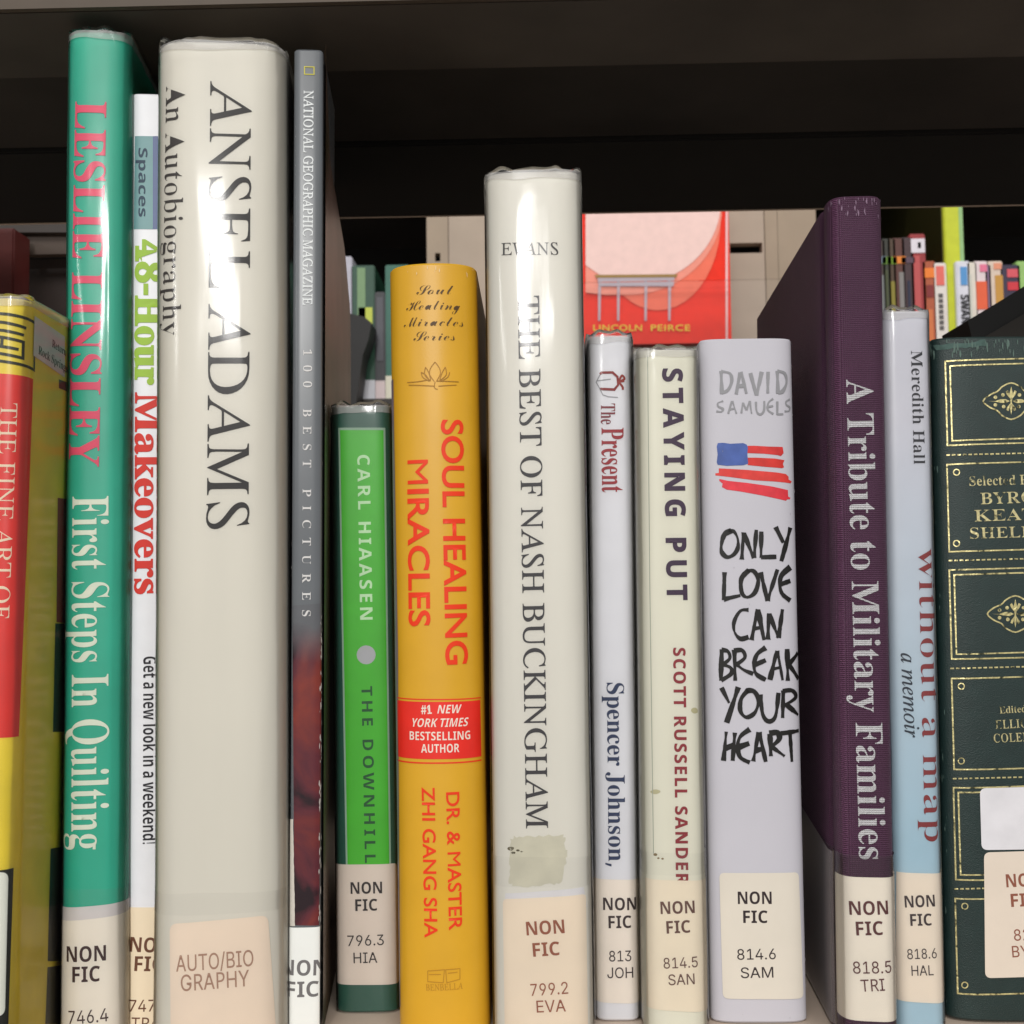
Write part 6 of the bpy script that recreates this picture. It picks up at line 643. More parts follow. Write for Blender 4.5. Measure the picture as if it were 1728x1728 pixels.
b.text('author_lettering', 'ZHI GANG SHA', 'G', (712, 1328), (717, 1582), 21, ink(232, 58, 20), fat=.012)
b.strokes('publisher_mark', [[(722, 1638), (722, 1656), (748, 1658), (750, 1636), (722, 1638)], [(752, 1636), (754, 1658), (776, 1652), (776, 1634), (752, 1636)], [(724, 1644), (744, 1644)], [(756, 1642), (772, 1640)]], 1.3, ink(184, 134, 38), smooth=False)
b.text('publisher_lettering', 'BENBELLA', 'U', (719, 1671), (781, 1668), 10, ink(184, 134, 38))
b.patch('cover_edge_print', [(640, 646), (664, 640), (672, 1100), (676, 1700), (640, 1700)], mat('mauve_print', rgb(128, 112, 122), .4), jit=0)

wear(b, 26, (232, 206, 150), .9, 1.0, 0, 1, .0005, 8); wear(b, 14, (236, 214, 170), 0, 1.0, .985, 1, .0005, 9)
# big white-grey hunting book
b = Book('pale_grey_tall_book', 'pale grey book, tallest in the middle, with dark serif capitals and peeled label stain', .347, (815, 292), (982, 292), (836, 1700), (998, 1700), .17, .0012, .0045, turn=rad(-2), cover=mat('pale_jacket', rgb(214, 211, 201, 1.14), .42, .5, .035, 70, streak=True))
b.text('author_lettering', 'EVANS', 'U', (846, 431), (942, 430), 21, ink(64, 62, 62))
b.text('title_lettering', 'THE BEST OF NASH BUCKINGHAM', 'U', (874, 500), (888, 1398), 36, ink(56, 54, 58), fat=.003)
b.patch('glue_stain', [(862, 1412), (952, 1408), (956, 1440), (950, 1490), (900, 1496), (858, 1492)], mat('old_glue', rgb(208, 204, 184), .5, .5, .08, 160), jit=5, rnd=8)
for cx, cy, r_ in ((862, 1432, 3.4), (866, 1439, 2.2), (874, 1435, 1.8), (880, 1437, 1.2)): b.patch('dirt_speck', [(cx+r_*1.4*math.cos(a*.63)*(1+.4*random.random()), cy+r_*math.sin(a*.63)) for a in range(10)], ink(96, 86, 60))
b.patch('label_backing', [(853, 1507), (984, 1496), (990, 1530), (853, 1530)], mat('white_label', rgb(222, 220, 222), .5), OFF['label'])
label(b, [(849, 1516), (988, 1507), (992, 1775), (853, 1775)], (246, 230, 208), [('NON', 889, 953, 1578, 1574, 22), ('FIC', 900, 945, 1614, 1611, 22), ('799.2', 896, 959, 1680, 1676, 19), ('EVA', 906, 955, 1708, 1706, 19)], (150, 88, 66), 9, OFF['label']+.00003)
b.tape(1447, 1497, haze=.02)
b.sleeve(seed=7.7, amp=.00028)

# slim white present book
b = Book('slim_white_book', 'slim white book with red gift box drawing above maroon title and navy author name', .3635, (992, 568), (1067, 570), (1004, 1700), (1081, 1700), .13, .0016, .0035, cover=mat('white_jacket', rgb(208, 208, 212, 1.22), .4, .5, .02))
b.strokes('gift_drawing', [[(150, 210), (170, 192), (290, 190), (345, 240), (352, 330), (310, 382), (150, 375)]], 4, ink(140, 44, 44), 6.646, (990, 600), smooth=False, jit=.3)
b.strokes('gift_ribbon', [[(360, 285), (395, 225), (422, 262), (370, 290)], [(360, 300), (400, 350), (404, 385)], [(345, 300), (420, 285)]], 3.6, ink(150, 56, 50), 6.646, (990, 600))
b.strokes('gift_grey_strokes', [[(150, 215), (108, 300), (150, 375), (180, 440), (240, 462), (350, 470)], [(115, 285), (270, 265)]], 1.6, ink(160, 160, 164), 6.646, (990, 600), smooth=False)  # grey printed strokes of the gift drawing
b.text('title_lettering', 'The', 'B', (1014, 681), (1014, 716), 24, ink(130, 50, 60), fat=-.002)
b.text('title_lettering', 'Present', 'B', (1015, 722), (1016, 831), 37, ink(158, 44, 52))
b.text('author_lettering', 'Spencer Johnson,', 'B', (1024, 1152), (1027, 1462), 28, ink(40, 54, 88))
label(b, [(1002, 1478), (1080, 1478), (1081, 1684), (1004, 1684)], (232, 222, 210), [('NON', 1018, 1072, 1535, 1534, 20), ('FIC', 1027, 1065, 1566, 1565, 20), ('813', 1028, 1065, 1622, 1621, 17), ('JOH', 1025, 1068, 1650, 1649, 17)], (54, 40, 42), 0, wrap=.001)
b.sleeve(seed=8.3, amp=.00026)

# cream staying put book
b = Book('cream_slim_book', 'cream book in worn clear sleeve with purple capitals and smaller maroon author name', .354, (1074, 592), (1178, 594), (1088, 1715), (1196, 1715), .13, .0022, .0042, cover=mat('cream_green_jacket', rgb(212, 210, 194, 1.22), .42, .5, .04, 70, streak=True))
b.text('title_lettering', 'STAYING PUT', 'S', (1118, 622), (1126, 1013), 33, ink(62, 40, 68), track=.14, fat=.012)
b.text('author_lettering', 'SCOTT RUSSELL SANDERS', 'S', (1136, 1093), (1141, 1510), 20, ink(146, 44, 54), track=.06, fat=.006)
b.patch('foxing_spot', [(1172+5*math.cos(a*.63)*(1+.3*random.random()), 1199+5*math.sin(a*.63)) for a in range(10)], ink(192, 186, 146))
b.patch('foxing_spot', [(1106+7*math.cos(a*.63)*(1+.3*random.random()), 1336+4*math.sin(a*.63)) for a in range(10)], ink(192, 186, 150))
for cx, cy, r_ in ((1106, 1442, 2.4), (1111, 1448, 1.5), (1118, 1449, 1.6)): b.patch('dirt_speck', [(cx+r_*1.4*math.cos(a*.63), cy+r_*math.sin(a*.63)) for a in range(10)], ink(132, 112, 76))
b.patch('label_backing', [(1090, 1474), (1194, 1472), (1196, 1490), (1090, 1490)], mat('pale_label', rgb(224, 220, 190), .5), OFF['label'], wrap=-.5) if False else None
label(b, [(1090, 1480), (1192, 1478), (1195, 1697), (1092, 1697)], (238, 226, 204), [('NON', 1115, 1172, 1542, 1540, 20), ('FIC', 1125, 1165, 1575, 1573, 20), ('814.5', 1120, 1177, 1634, 1631, 17), ('SAN', 1128, 1172, 1662, 1660, 17)], (104, 74, 66), 3)
b.strokes('sleeve_fold', [[(1093, 600), (1097, 1000), (1103, 1440)]], 1.2, ink(168, 172, 158), smooth=False)
b.tape(1440, 1477, haze=.02)
b.sleeve(seed=9.9, amp=.00028)

# lavender grey hand-lettered book
b = Book('lavender_grey_book', 'matt lavender grey book with hand drawn flag and black brush lettering', .360, (1181, 571), (1338, 573), (1202, 1706), (1364, 1706), .15, .0006, .0032, cover=mat('lavender_jacket', rgb(198, 196, 204), .55, .4, .02, 40, .05, 1800))
DV = [[(965, 1075), (970, 1220)], [(965, 1078), (1020, 1090), (1032, 1140), (1008, 1195), (968, 1215)], [(1060, 1222), (1085, 1085)], [(1092, 1080), (1125, 1218)], [(1070, 1172), (1118, 1166)], [(1150, 1088), (1188, 1228)], [(1190, 1228), (1222, 1080)], [(1262, 1080), (1260, 1215)], [(1320, 1075), (1325, 1218)], [(1320, 1075), (1366, 1090), (1378, 1145), (1356, 1200), (1325, 1215)]]
SM = [[(978, 1265), (945, 1278), (948, 1300), (976, 1315), (966, 1333), (935, 1330)], [(1010, 1345), (1033, 1265)], [(1036, 1265), (1062, 1345)], [(1018, 1318), (1055, 1312)], [(1093, 1342), (1102, 1275)], [(1103, 1278), (1125, 1322)], [(1126, 1322), (1145, 1265)], [(1146, 1265), (1158, 1345)], [(1185, 1270), (1190, 1330), (1213, 1350), (1236, 1325), (1238, 1265)],
      [(1294, 1250), (1265, 1275), (1260, 1320), (1296, 1347)], [(1263, 1302), (1294, 1296)], [(1320, 1268), (1320, 1352)], [(1320, 1350), (1358, 1348)], [(1398, 1253), (1375, 1270), (1378, 1290), (1398, 1305), (1392, 1328), (1366, 1330)]]
b.strokes('author_lettering', DV, 6.2, ink(146, 146, 150), 3.757, (960, 340), brush=True)
b.strokes('author_lettering', SM, 3.8, ink(146, 146, 150), 3.757, (960, 340), brush=True)
fl = lambda pts, c, o=None, nm='flag_stripe': b.patch(nm, [(1180+x/8.64, 720+y/8.64) for x, y in pts], mat('marker_ink', rgb(*c), .5, .35, .16, 260), o)
fl([(700, 280), (800, 278), (1000, 290), (1215, 296), (1228, 385), (1190, 430), (1140, 415), (950, 395), (700, 385)], (208, 52, 50))
fl([(705, 452), (830, 452), (1100, 465), (1240, 488), (1218, 545), (1235, 590), (1210, 606), (950, 585), (705, 560)], (208, 52, 44))
fl([(285, 608), (690, 630), (1130, 668), (1260, 690), (1300, 730), (1300, 770), (1345, 798), (1330, 826), (1100, 800), (800, 782), (450, 735), (235, 710), (235, 680), (285, 675)], (214, 60, 54))
fl([(292, 762), (420, 790), (700, 820), (1050, 870), (1290, 925), (1295, 1020), (1325, 1035), (1320, 1058), (1280, 1060), (1262, 1080), (900, 1000), (600, 945), (400, 918), (330, 880), (340, 830), (292, 790)], (220, 56, 68))
fl([(270, 240), (350, 235), (450, 250), (640, 240), (690, 262), (708, 300), (700, 400), (712, 540), (640, 562), (400, 570), (270, 555), (255, 520), (268, 400), (255, 290)], (72, 96, 164), OFF['print']+.00004, 'flag_canton')
OL = [
 [[(948, 330), (908, 352), (890, 410), (892, 455), (922, 484), (960, 470), (985, 430), (984, 375), (962, 335), (930, 330)], [(1008, 498), (1018, 340)], [(1020, 345), (1078, 490)], [(1080, 488), (1093, 325)], [(1122, 335), (1120, 488)], [(1120, 485), (1210, 482)], [(1205, 308), (1250, 400)], [(1290, 312), (1238, 508)]],
 [[(908, 572), (903, 735)], [(903, 730), (1000, 708)], [(1050, 560), (1006, 610), (1008, 690), (1040, 718), (1085, 690), (1104, 620), (1080, 568), (1040, 562)], [(1118, 572), (1158, 740)], [(1158, 738), (1216, 556)], [(1290, 542), (1240, 590), (1230, 650), (1245, 700), (1290, 738)], [(1236, 642), (1290, 622)]],
 [[(1048, 792), (1000, 798), (964, 860), (966, 920), (1000, 960), (1048, 950)], [(1065, 968), (1100, 788)], [(1102, 790), (1138, 968)], [(1072, 902), (1120, 895)], [(1160, 965), (1166, 812)], [(1168, 815), (1222, 955)], [(1222, 955), (1245, 788)]],
 [[(892, 1022), (886, 1205)], [(890, 1025), (928, 1035), (938, 1075), (898, 1110)], [(898, 1110), (944, 1130), (946, 1165), (888, 1203)], [(965, 1025), (970, 1205)], [(962, 1030), (1010, 1028), (1026, 1070), (975, 1112)], [(978, 1110), (1020, 1142), (1075, 1165)], [(1148, 1012), (1098, 1050), (1080, 1110), (1092, 1165), (1148, 1200)], [(1085, 1112), (1148, 1085)], [(1172, 1200), (1212, 1030)], [(1216, 1030), (1246, 1202)], [(1185, 1138), (1236, 1126)], [(1272, 1020), (1276, 1205)], [(1332, 1042), (1280, 1110)], [(1280, 1108), (1335, 1195)]],
 [[(890, 1245), (935, 1335)], [(988, 1242), (920, 1450)], [(1045, 1260), (1005, 1310), (1000, 1380), (1035, 1418), (1085, 1390), (1106, 1320), (1080, 1268), (1035, 1262)], [(1118, 1285), (1130, 1400), (1165, 1442), (1205, 1410), (1222, 1275)], [(1250, 1262), (1246, 1422)], [(1246, 1265), (1300, 1262), (1322, 1300), (1262, 1345)], [(1262, 1340), (1335, 1405)]],
 [[(918, 1502), (902, 1672)], [(968, 1508), (955, 1672)], [(905, 1602), (962, 1580)], [(1055, 1488), (1000, 1530), (984, 1590), (1000, 1652), (1055, 1682)], [(990, 1592), (1052, 1570)], [(1075, 1675), (1106, 1505)], [(1110, 1505), (1148, 1678)], [(1085, 1612), (1138, 1600)], [(1172, 1515), (1178, 1645)], [(1168, 1512), (1215, 1508), (1226, 1545), (1178, 1592)], [(1180, 1588), (1258, 1645)], [(1235, 1512), (1338, 1495)], [(1288, 1500), (1300, 1678)]]]
for wd in OL: b.strokes('title_lettering', wd, 8.4, mat('brush_ink', rgb(28, 27, 26), .5, .35, .35, 200), 3.457, (960, 800), brush=True)
label(b, [(1214, 1472), (1347, 1471), (1355, 1683), (1220, 1684)], (222, 214, 200), [('NON', 1245, 1302, 1525, 1525, 20), ('FIC', 1254, 1295, 1557, 1557, 20), ('814.6', 1244, 1309, 1619, 1618, 17), ('SAM', 1250, 1305, 1650, 1649, 17)], (50, 40, 42), 9, k=1)

wear(b, 24, (232, 230, 232), .92, 1.02, 0, 1, .0006, 17); wear(b, 18, (150, 146, 150), 0, 1, 0, .9, .00022, 18)
# purple cloth book
b = Book('purple_cloth_book', 'tall purple cloth book with silver serif title stamped down its spine', .345, (1400, 338), (1484, 336), (1415, 1700), (1517, 1700), .16, .0030, .0035, hinge=True, turn=rad(-3.5), cover=mat('purple_cloth', rgb(84, 44, 74), .62, .5, .08, 90, kind='cloth'))
sil = mat('silver_foil', rgb(206, 204, 208), .38, .5, .12, 900, metal=.55, kind='cloth')
b.text('title_lettering', 'A Tribute to Military Families', 'B', (1428, 641), (1450, 1450), 43, mat('silver_foil', rgb(226, 224, 228, 1.3), .36, .6, .10, 1400, metal=0, kind='cloth'))
b.patch('flank_tape', [(1390, 1450), (1377, 1422), (1384, 1690), (1402, 1722)], film('old_tape', .3, .32, hcol=(.5, .46, .46, 1)), OFF['label'], side=-1) if False else None
b.tape(1444, None, haze=.02, off=.00040, hcol=(.6, .55, .55, 1))
lo = s0_ = b.S[next(i for i in range(len(b.P)) if b.P[i].y <= b.rc+1e-9)]
zt_ = b.uv(1440, 1444)[1]
b.emit('flank_tape', poly2([([(lo-.075, .001), (lo-.006, .001), (lo-.006, zt_-.002), (lo-.075, zt_+.004)], [], 0)]), film('old_tape', .3, .30, hcol=(.55, .5, .5, 1)), .0005)
label(b, [(1413, 1474), (1517, 1472), (1516, 1712), (1416, 1712)], (230, 222, 208), [('NON', 1434, 1498, 1543, 1542, 22), ('FIC', 1445, 1490, 1578, 1577, 22), ('818.5', 1440, 1503, 1642, 1640, 19), ('TRI', 1453, 1493, 1673, 1671, 19)], (96, 52, 52), 5, OFF['label'])

wear(b, 34, (136, 112, 132), .0, 1, .975, 1, .0006, 14); wear(b, 30, (120, 96, 116), .93, 1, 0, 1, .0005, 15)
# pale blue memoir
b = Book('pale_blue_book', 'narrow book fading from grey to pale blue, tucked right of the purple cloth book', .3545, (1487, 526), (1567, 530), (1508, 1700), (1597, 1700), .14, .0018, .0032, cover=None)
b.cover.data.materials.append(mat('grey_blue_jacket', rgb(162, 190, 204, 1.15), .38, .5, .02, g=(b.H*.25, b.H*.85, rgb(192, 192, 200, 1.22))))
b.text('author_lettering', 'Meredith Hall', 'B', (1537, 592), (1542, 783), 19, ink(50, 50, 56), fat=-.010, faty=-.001)
b.text('title_lettering', 'without a map', 'B', (1549, 925), (1560, 1420), 36, ink(140, 54, 56), fat=-.014, faty=-.007)
b.text('subtitle_lettering', 'a memoir', 'I', (1520, 1102), (1527, 1245), 24, ink(44, 52, 64), fat=.003)
label(b, [(1513, 1470), (1592, 1468), (1595, 1685), (1513, 1685)], (220, 208, 192), [('NON', 1527, 1577, 1531, 1529, 19), ('FIC', 1536, 1572, 1562, 1561, 19), ('818.6', 1531, 1580, 1618, 1616, 16), ('HAL', 1538, 1575, 1646, 1645, 16)], (64, 52, 54), 0)
b.sleeve(seed=11.2, amp=.00022)

# dark green leather poems
b = Book('dark_green_leather_book', 'dark green leather book with gold frames, cut off by the frame edge', .360, (1574, 575), (1838, 566), (1606, 1704), (1868, 1698), .15, .0012, .004, hinge=True, cover=mat('green_leather', rgb(24, 44, 42), .46, .5, .14, 140, .35, 2600))
gold = mat('gold_foil', rgb(220, 208, 150), .3, .5, .2, 700, .5, 1200, metal=.6, kind='foil')
gtx = mat('gold_foil_letter', rgb(206, 196, 146), .36, .5, .15, 900, .4, 1500, metal=.4, kind='foil')
def frame(x, y0, y1, w=2.4): b.strokes('gold_frame', [[(x, y0), (x+208-(x-1595)*.2, y0-6), (x+232, y1-6), (x+(y1-y0)*.027, y1)]], w, gold, closed=True, smooth=False, jit=.1)
for x, y0, y1, dbl in ((1595, 610, 752, 1), (1598, 784, 931, 0), (1602, 962, 1112, 1), (1606, 1145, 1298, 0), (1609, 1329, 1484, 1), (1612, 1516, 1676, 0)):
    frame(x, y0, y1)
    if dbl:
        b.strokes('gold_frame', [[(x+8, y0+8), (x+204, y0+2), (x+208, y1-14), (x+8+(y1-y0)*.026, y1-8)]], 2.4, gold, closed=True, smooth=False, jit=.1)
    else:
        for yy in (y0+13, y1-14): b.strokes('gold_ring', [[(x+16+5*math.cos(t*math.pi/6), yy+5*math.sin(t*math.pi/6)) for t in range(12)]], 1.7, gold, closed=True, n=2)
for x, y in ((1597, 768), (1601, 946), (1604, 1128), (1608, 1314), (1611, 1500)):
    b.strokes('gold_dashes', [[(x+k*9.2, y-k*.22), (x+k*9.2+6, y-k*.22-.2)] for k in range(24)], 2.4, gold, smooth=False)
half = [(-407, -5), (-312, -90), (-202, -140), (-132, -210), (-12, -262)]
HO = [(x, y) for x, y in half]+[(-x, y) for x, y in half[::-1]]+[(-x, -y) for x, y in half[1:]]+[(x, -y) for x, y in half[::-1][:-1]]
HO = [(x, y) for i, (x, y) in enumerate(HO)]
def orn(cx, cy):
    sc = 8.643; g = lambda L_: [[(cx+x/sc, cy+y/sc) for x, y in q] for q in L_]
    b.strokes('gold_ornament', g([[(-407, 0), (-312, -90), (-202, -140), (-132, -210), (0, -265), (132, -210), (202, -140), (312, -90), (407, 0), (312, 90), (202, 140), (132, 210), (0, 265), (-132, 210), (-202, 140), (-312, 90)]]), 2.4, gold, closed=True, n=3)
    petals = [[(-340, 0), (-230, 0), (-150, -28), (-80, -28), (-20, 0), (-80, 30), (-150, 25), (-230, 8)], [(340, 0), (230, 0), (150, -28), (80, -28), (20, 0), (80, 30), (150, 25), (230, 8)],
              [(-12, 0), (-24, -110), (0, -215), (24, -110), (12, 0)], [(-10, 0), (-16, 110), (0, 200), (16, 110), (10, 0)],
              [(-10, -30), (-60, -90), (-80, -140), (-50, -160), (-30, -120)], [(10, -30), (60, -90), (80, -140), (50, -160), (30, -120)], [(-10, 30), (-60, 90), (-70, 130), (-40, 145), (-25, 100)], [(10, 30), (60, 90), (70, 130), (40, 145), (25, 100)]]
    for q in g(petals): b.patch('gold_ornament', q, gold, OFF['text'])
    for x, y in ((-230, -55), (-120, -90), (-230, 55), (-110, 80), (120, -90), (230, -55), (110, 80), (230, 55)):
        b.patch('gold_ornament', [(cx+(x+27*math.cos(t))/sc, cy+(y+27*math.sin(t))/sc) for t in [k*math.pi/5 for k in range(10)]], gold, OFF['text'])
orn(1706, 677); orn(1713, 1036)
for t, x0, x1, y, cap in (('Selected Poems', 1636, 1782, 820, 16), ('BYRON', 1655, 1772, 851, 19), ('KEATS', 1645, 1768, 880, 19), ('SHELLEY', 1637, 1786, 909, 18), ('Edited by', 1687, 1752, 1204, 11), ('ELLIOTT', 1680, 1758, 1230, 14), ('COLEMAN', 1677, 1766, 1253, 14)):
    b.text('gold_lettering', t, 'B', (x0, y), (x1, y-4), cap, gtx, fat=-.012 if t[1].isupper() else -.008, faty=0)
b.patch('blank_label', [(1653, 1330), (1790, 1326), (1796, 1432), (1656, 1434)], mat('white_label', rgb(222, 220, 224), .5), OFF['label'], None, 10)
label(b, [(1660, 1438), (1790, 1434), (1796, 1646), (1662, 1650)], (224, 210, 194), [('NON', 1698, 1757, 1497, 1494, 21), ('FIC', 1706, 1750, 1530, 1528, 21), ('821.7', 1711, 1774, 1587, 1584, 18), ('BYR', 1708, 1752, 1615, 1613, 18)], (140, 84, 66), 10, k=1)
wear(b, 70, (96, 116, 108), 0, 1, .972, 1, .0009, 21); wear(b, 40, (84, 104, 98), .9, 1, 0, 1, .0007, 22)
# scuffed band at the head of the spine
b.patch('worn_head', [(1576, 583), (1640, 578), (1662, 572), (1668, 583), (1630, 587), (1580, 591)], mat('scuffed_leather', rgb(72, 96, 90), .7, .3, .3, 400), jit=2)

# ------------------------------------------------------------------ behind the front row
def pbox(name, x0, y0, x1, y1, Y, dep, m, parent=None, bev=0, top=None):
    A = at(x0, y1, Y); B = at(x1, y0, Y)
    return box(name, A.x, B.x, Y, Y+dep, A.z, B.z, m, parent, bev)
# a dark book lying askew behind the leather book
q = [at(x, y, .47) for x, y in ((1633, 541), (1728, 484), (1800, 440), (1860, 560), (1830, 640), (1645, 640), (1641, 575))]
pr = prism('cover', [(p.x, p.z) for p in q], .47, .50, mat('black_cover', (.006, .006, .006, 1), .6, .3))
t = thing('leaning_black_book', 'black book leaning askew behind the dark green leather book', 'book'); pr.parent = t
pg = prism('page_edge', [(p.x+.0015, p.z-.006) for p in [at(x, y, .47) for x, y in ((1650, 548), (1728, 502), (1800, 462), (1840, 560), (1650, 600))]], .4685, .4698, mat('dark_page_edge', (.02, .017, .014, 1), .8)); pg.parent = t
# far shelving
Yd = 1.00
tan = mat('tan_painted_steel', rgb(156, 138, 118), .5, .4, .05, 30)
t = thing('shelving_upright', 'tan slotted steel upright behind the red comic book', 'upright')
zz0 = at(900, 760, Yd).z; zz1 = at(900, 250, Yd).z
def slab(x0, x1, m, slots, dy=0):
    A = at(x0, 400, Yd).x; B = at(x1, 400, Yd).x
    cuts = sorted({zz0, zz1, *[z for s_ in slots for z in (at(900, s_[3], Yd).z, at(900, s_[1], Yd).z)]})
    bm = bmesh.new()
    for z0, z1 in zip(cuts, cuts[1:]):
        zm = (z0+z1)/2; sl_ = [s_ for s_ in slots if at(900, s_[3], Yd).z < zm < at(900, s_[1], Yd).z]
        if sl_:
            a = at(sl_[0][0], 425, Yd).x; c = at(sl_[0][2], 425, Yd).x
            add_box(bm, A, a, Yd+dy, Yd+dy+.012, z0, z1); add_box(bm, c, B, Yd+dy, Yd+dy+.012, z0, z1)
        else: add_box(bm, A, B, Yd+dy, Yd+dy+.012, z0, z1)
    me = bpy.data.meshes.new('steel_strip'); bm.to_mesh(me); bm.free(); link('steel_strip', me, m, t)
slab(720, 756, tan, [(734, 424, 743, 438)])
slab(757, 1290, mat('pale_board', rgb(172, 156, 140), .6, .3, .05, 30), [(1232, 416, 1287, 433)], .001)
slab(1291, 1312, tan, [], 0); slab(1313, 1378, tan, [], .001)
# red cover standing face out
t = thing('red_comic_book', 'red comic book facing out with pale circle and grey school desk', 'book', M=Matrix.Translation(at(1108, 582, .96)))
o0 = at(1108, 582, .96)
def rel(o, M_=None):
    pass
def flat(name, pts, m, lift, parent):
    P_ = [at(x, y, .96) for x, y in pts]; bm = bmesh.new()
    loops = [[Vector((p.x-o0.x, p.z-o0.z, 0)) for p in P_]]
    vs = [bm.verts.new((v.x, -lift, v.y)) for v in loops[0]]
    for tr in geometry.tessellate_polygon(loops):
        a, c, d = (vs[i] for i in tr)
        f = bm.faces.new((a, c, d)); f.normal_update()
        if f.normal.y > 0: f.normal_flip()
    me = bpy.data.meshes.new(name); bm.to_mesh(me); bm.free(); return link(name, me, m, parent)
A = at(985, 582, .96); B = at(1228, 300, .96)
box('cover', A.x-o0.x, B.x-o0.x, .0002, .010, A.z-o0.z, B.z-o0.z, mat('red_gloss_cover', rgb(244, 46, 20, 1.15), .5, .2), t)
def arc(cx, cy, rx, ry, a0, a1, n=20): return [(cx+rx*math.cos(rad(a0+(a1-a0)*i/n)), cy+ry*math.sin(rad(a0+(a1-a0)*i/n))) for i in range(n+1)]
def clipx(p, x0, x1, y0, y1): return [(min(max(x, x0), x1), min(max(y, y0), y1)) for x, y in p]
flat('salmon_ring', clipx(arc(1110, 372, 106, 152, -60, 240, 36), 988, 1224, 304, 578), ink(242, 112, 84), .0006, t)
flat('pale_ring', clipx([(988, 304), (1216, 304)]+arc(1060, 352, 158, 146, 0, 90, 16)+[(1020, 498), (988, 494)], 988, 1222, 304, 578), ink(244, 150, 130), .0010, t)
flat('pale_circle', clipx([(988, 304), (1216, 304)]+arc(1068, 340, 148, 140, 0, 82, 16)+[(1050, 478), (1020, 470), (988, 448)], 988, 1222, 304, 578), ink(248, 212, 204), .0014, t)
flat('cover_edge', [(1224, 304), (1228, 304), (1228, 581), (1224, 581)], ink(240, 190, 190), .0012, t)
flat('desk_top', [(1003, 465), (1143, 464), (1141, 469), (1006, 470)], ink(150, 120, 60), .0024, t)
flat('desk_body', [(1008, 470), (1138, 469), (1136, 484), (1010, 484)], ink(176, 166, 176), .0022, t)
for x0, x1 in ((1009, 1013), (1041, 1045), (1087, 1091), (1127, 1132)):
    flat('desk_leg', [(x0, 484), (x0+5, 484), (x0+4, 542), (x0, 542)], ink(186, 170, 180), .0020, t)
outs = run('LINCOLN', 'G', .05, .012)
for txt, x0, x1, y in (('LINCOLN', 1001, 1083, 559), ('PEIRCE', 1098, 1164, 559)):
    outs = run(txt, 'G', .05, .012); xs = [a for o, _, _ in outs for a, c in o]; m0, m1 = min(xs), max(xs)
    for o, hs, l in outs: pass
    bms = poly2([([((x0+(a-m0)/(m1-m0)*(x1-x0)), -(y-c/.682*10)) for a, c in o], [[((x0+(a-m0)/(m1-m0)*(x1-x0)), -(y-c/.682*10)) for a, c in h] for h in hs], l) for o, hs, l in outs])
    bm = bms[0]
    for v in bm.verts:
        p = at(v.co.x, -v.co.y, .96); v.co = Vector((p.x-o0.x, -.0020, p.z-o0.z))
    me = bpy.data.meshes.new('author_lettering'); bm.to_mesh(me); bm.free(); link('author_lettering', me, ink(250, 226, 60), t)
t = thing('display_ledge', 'dark ledge with clear lip holding the red comic book', 'display stand')
pbox('ledge', 960, 584, 1240, 610, .93, .09, mat('ledge_paint', rgb(92, 80, 74), .5), t, .001)
pbox('clear_lip', 985, 470, 1330, 583, .945, .003, film('acrylic', .05, .012), t)
# far shelves
t = thing('far_shelf', 'dark shelf bay far behind with shade coloured into its back', 'shelf')
A = at(300, 690, 1.0); B = at(740, 690, 1.0)
box('shelf_plank', A.x, B.x, .96, 1.3, A.z-.012, A.z, dark, t)
box('back_board', -1.4, 1.6, 1.30, 1.31, -.6, .9, darker, t)  # near-black board; the bay's shade is put into its colour
A2 = at(1380, 640, 1.0); B2 = at(2000, 640, 1.0)
box('shelf_plank', A2.x, B2.x, .96, 1.3, A2.z-.012, A2.z, dark, t)
box('top_plank', -1.4, 1.6, 1.03, 1.3, at(900, 250, 1.0).z, at(900, 235, 1.0).z, dark, t)
def farbook(x0, y0, x1, y1, col, label_, prints=(), Y=.965, dep=.12, lean=0, nm='far_book', grp='blurred books on the far shelves', lets=()):
    A = at(x0, y1, Y); B = at(x1, y0, Y); cx = (A.x+B.x)/2
    M_ = Matrix.Translation((cx, Y, A.z)) @ Matrix.Rotation(lean, 4, 'Y')
    r = thing(nm, label_, 'book', grp, M_); w = B.x-A.x; h = B.z-A.z
    box('cover', -w/2, w/2, 0, dep, 0, h, mat('far_cover', rgb(*col), .5), r, min(.001, w*.2))
    for u0, v0, u1, v1, c in prints:
        box('spine_print', -w/2+w*u0, -w/2+w*u1, -.0006, .0002, h*(1-v1), h*(1-v0), ink(*c), r)
    for txt, fnt, u, v0, v1, capf, c in lets:
        outs = run(txt, fnt, 0, .01); xs = [a for o, _, _ in outs for a, e in o]; m0, m1 = min(xs), max(xs); ch = capf*w/CAPH[fnt]
        f = lambda q: (-w/2+w*u+q[1]*ch, h*(1-v0)-(q[0]-m0)/(m1-m0)*h*(v1-v0))
        for bm in [poly2([([f(q) for q in o], [[f(q) for q in hh] for hh in hs], 0) for o, hs, l in outs])[0]]:
            for v in bm.verts: v.co = Vector((v.co.x, -.0010, v.co.y))
            me = bpy.data.meshes.new('spine_lettering'); bm.to_mesh(me); bm.free(); link('spine_lettering', me, ink(*c), r)
    return r
farbook(560, 432, 594, 690, (180, 178, 190), 'pale grey blurred book partly behind the bowed magazine cover')
farbook(594, 447, 632, 688, (34, 74, 56), 'dark green far book with yellow flash and white label', [(.25, .02, .6, .38, (120, 150, 110)), (.3, .3, .9, .42, (190, 200, 80)), (0, .81, 1, .97, (206, 206, 212))])
farbook(633, 492, 650, 688, (52, 52, 56), 'charcoal far book with pink edged label', [(.2, .05, .8, .6, (84, 84, 90)), (.05, .77, .95, .97, (214, 196, 196))])
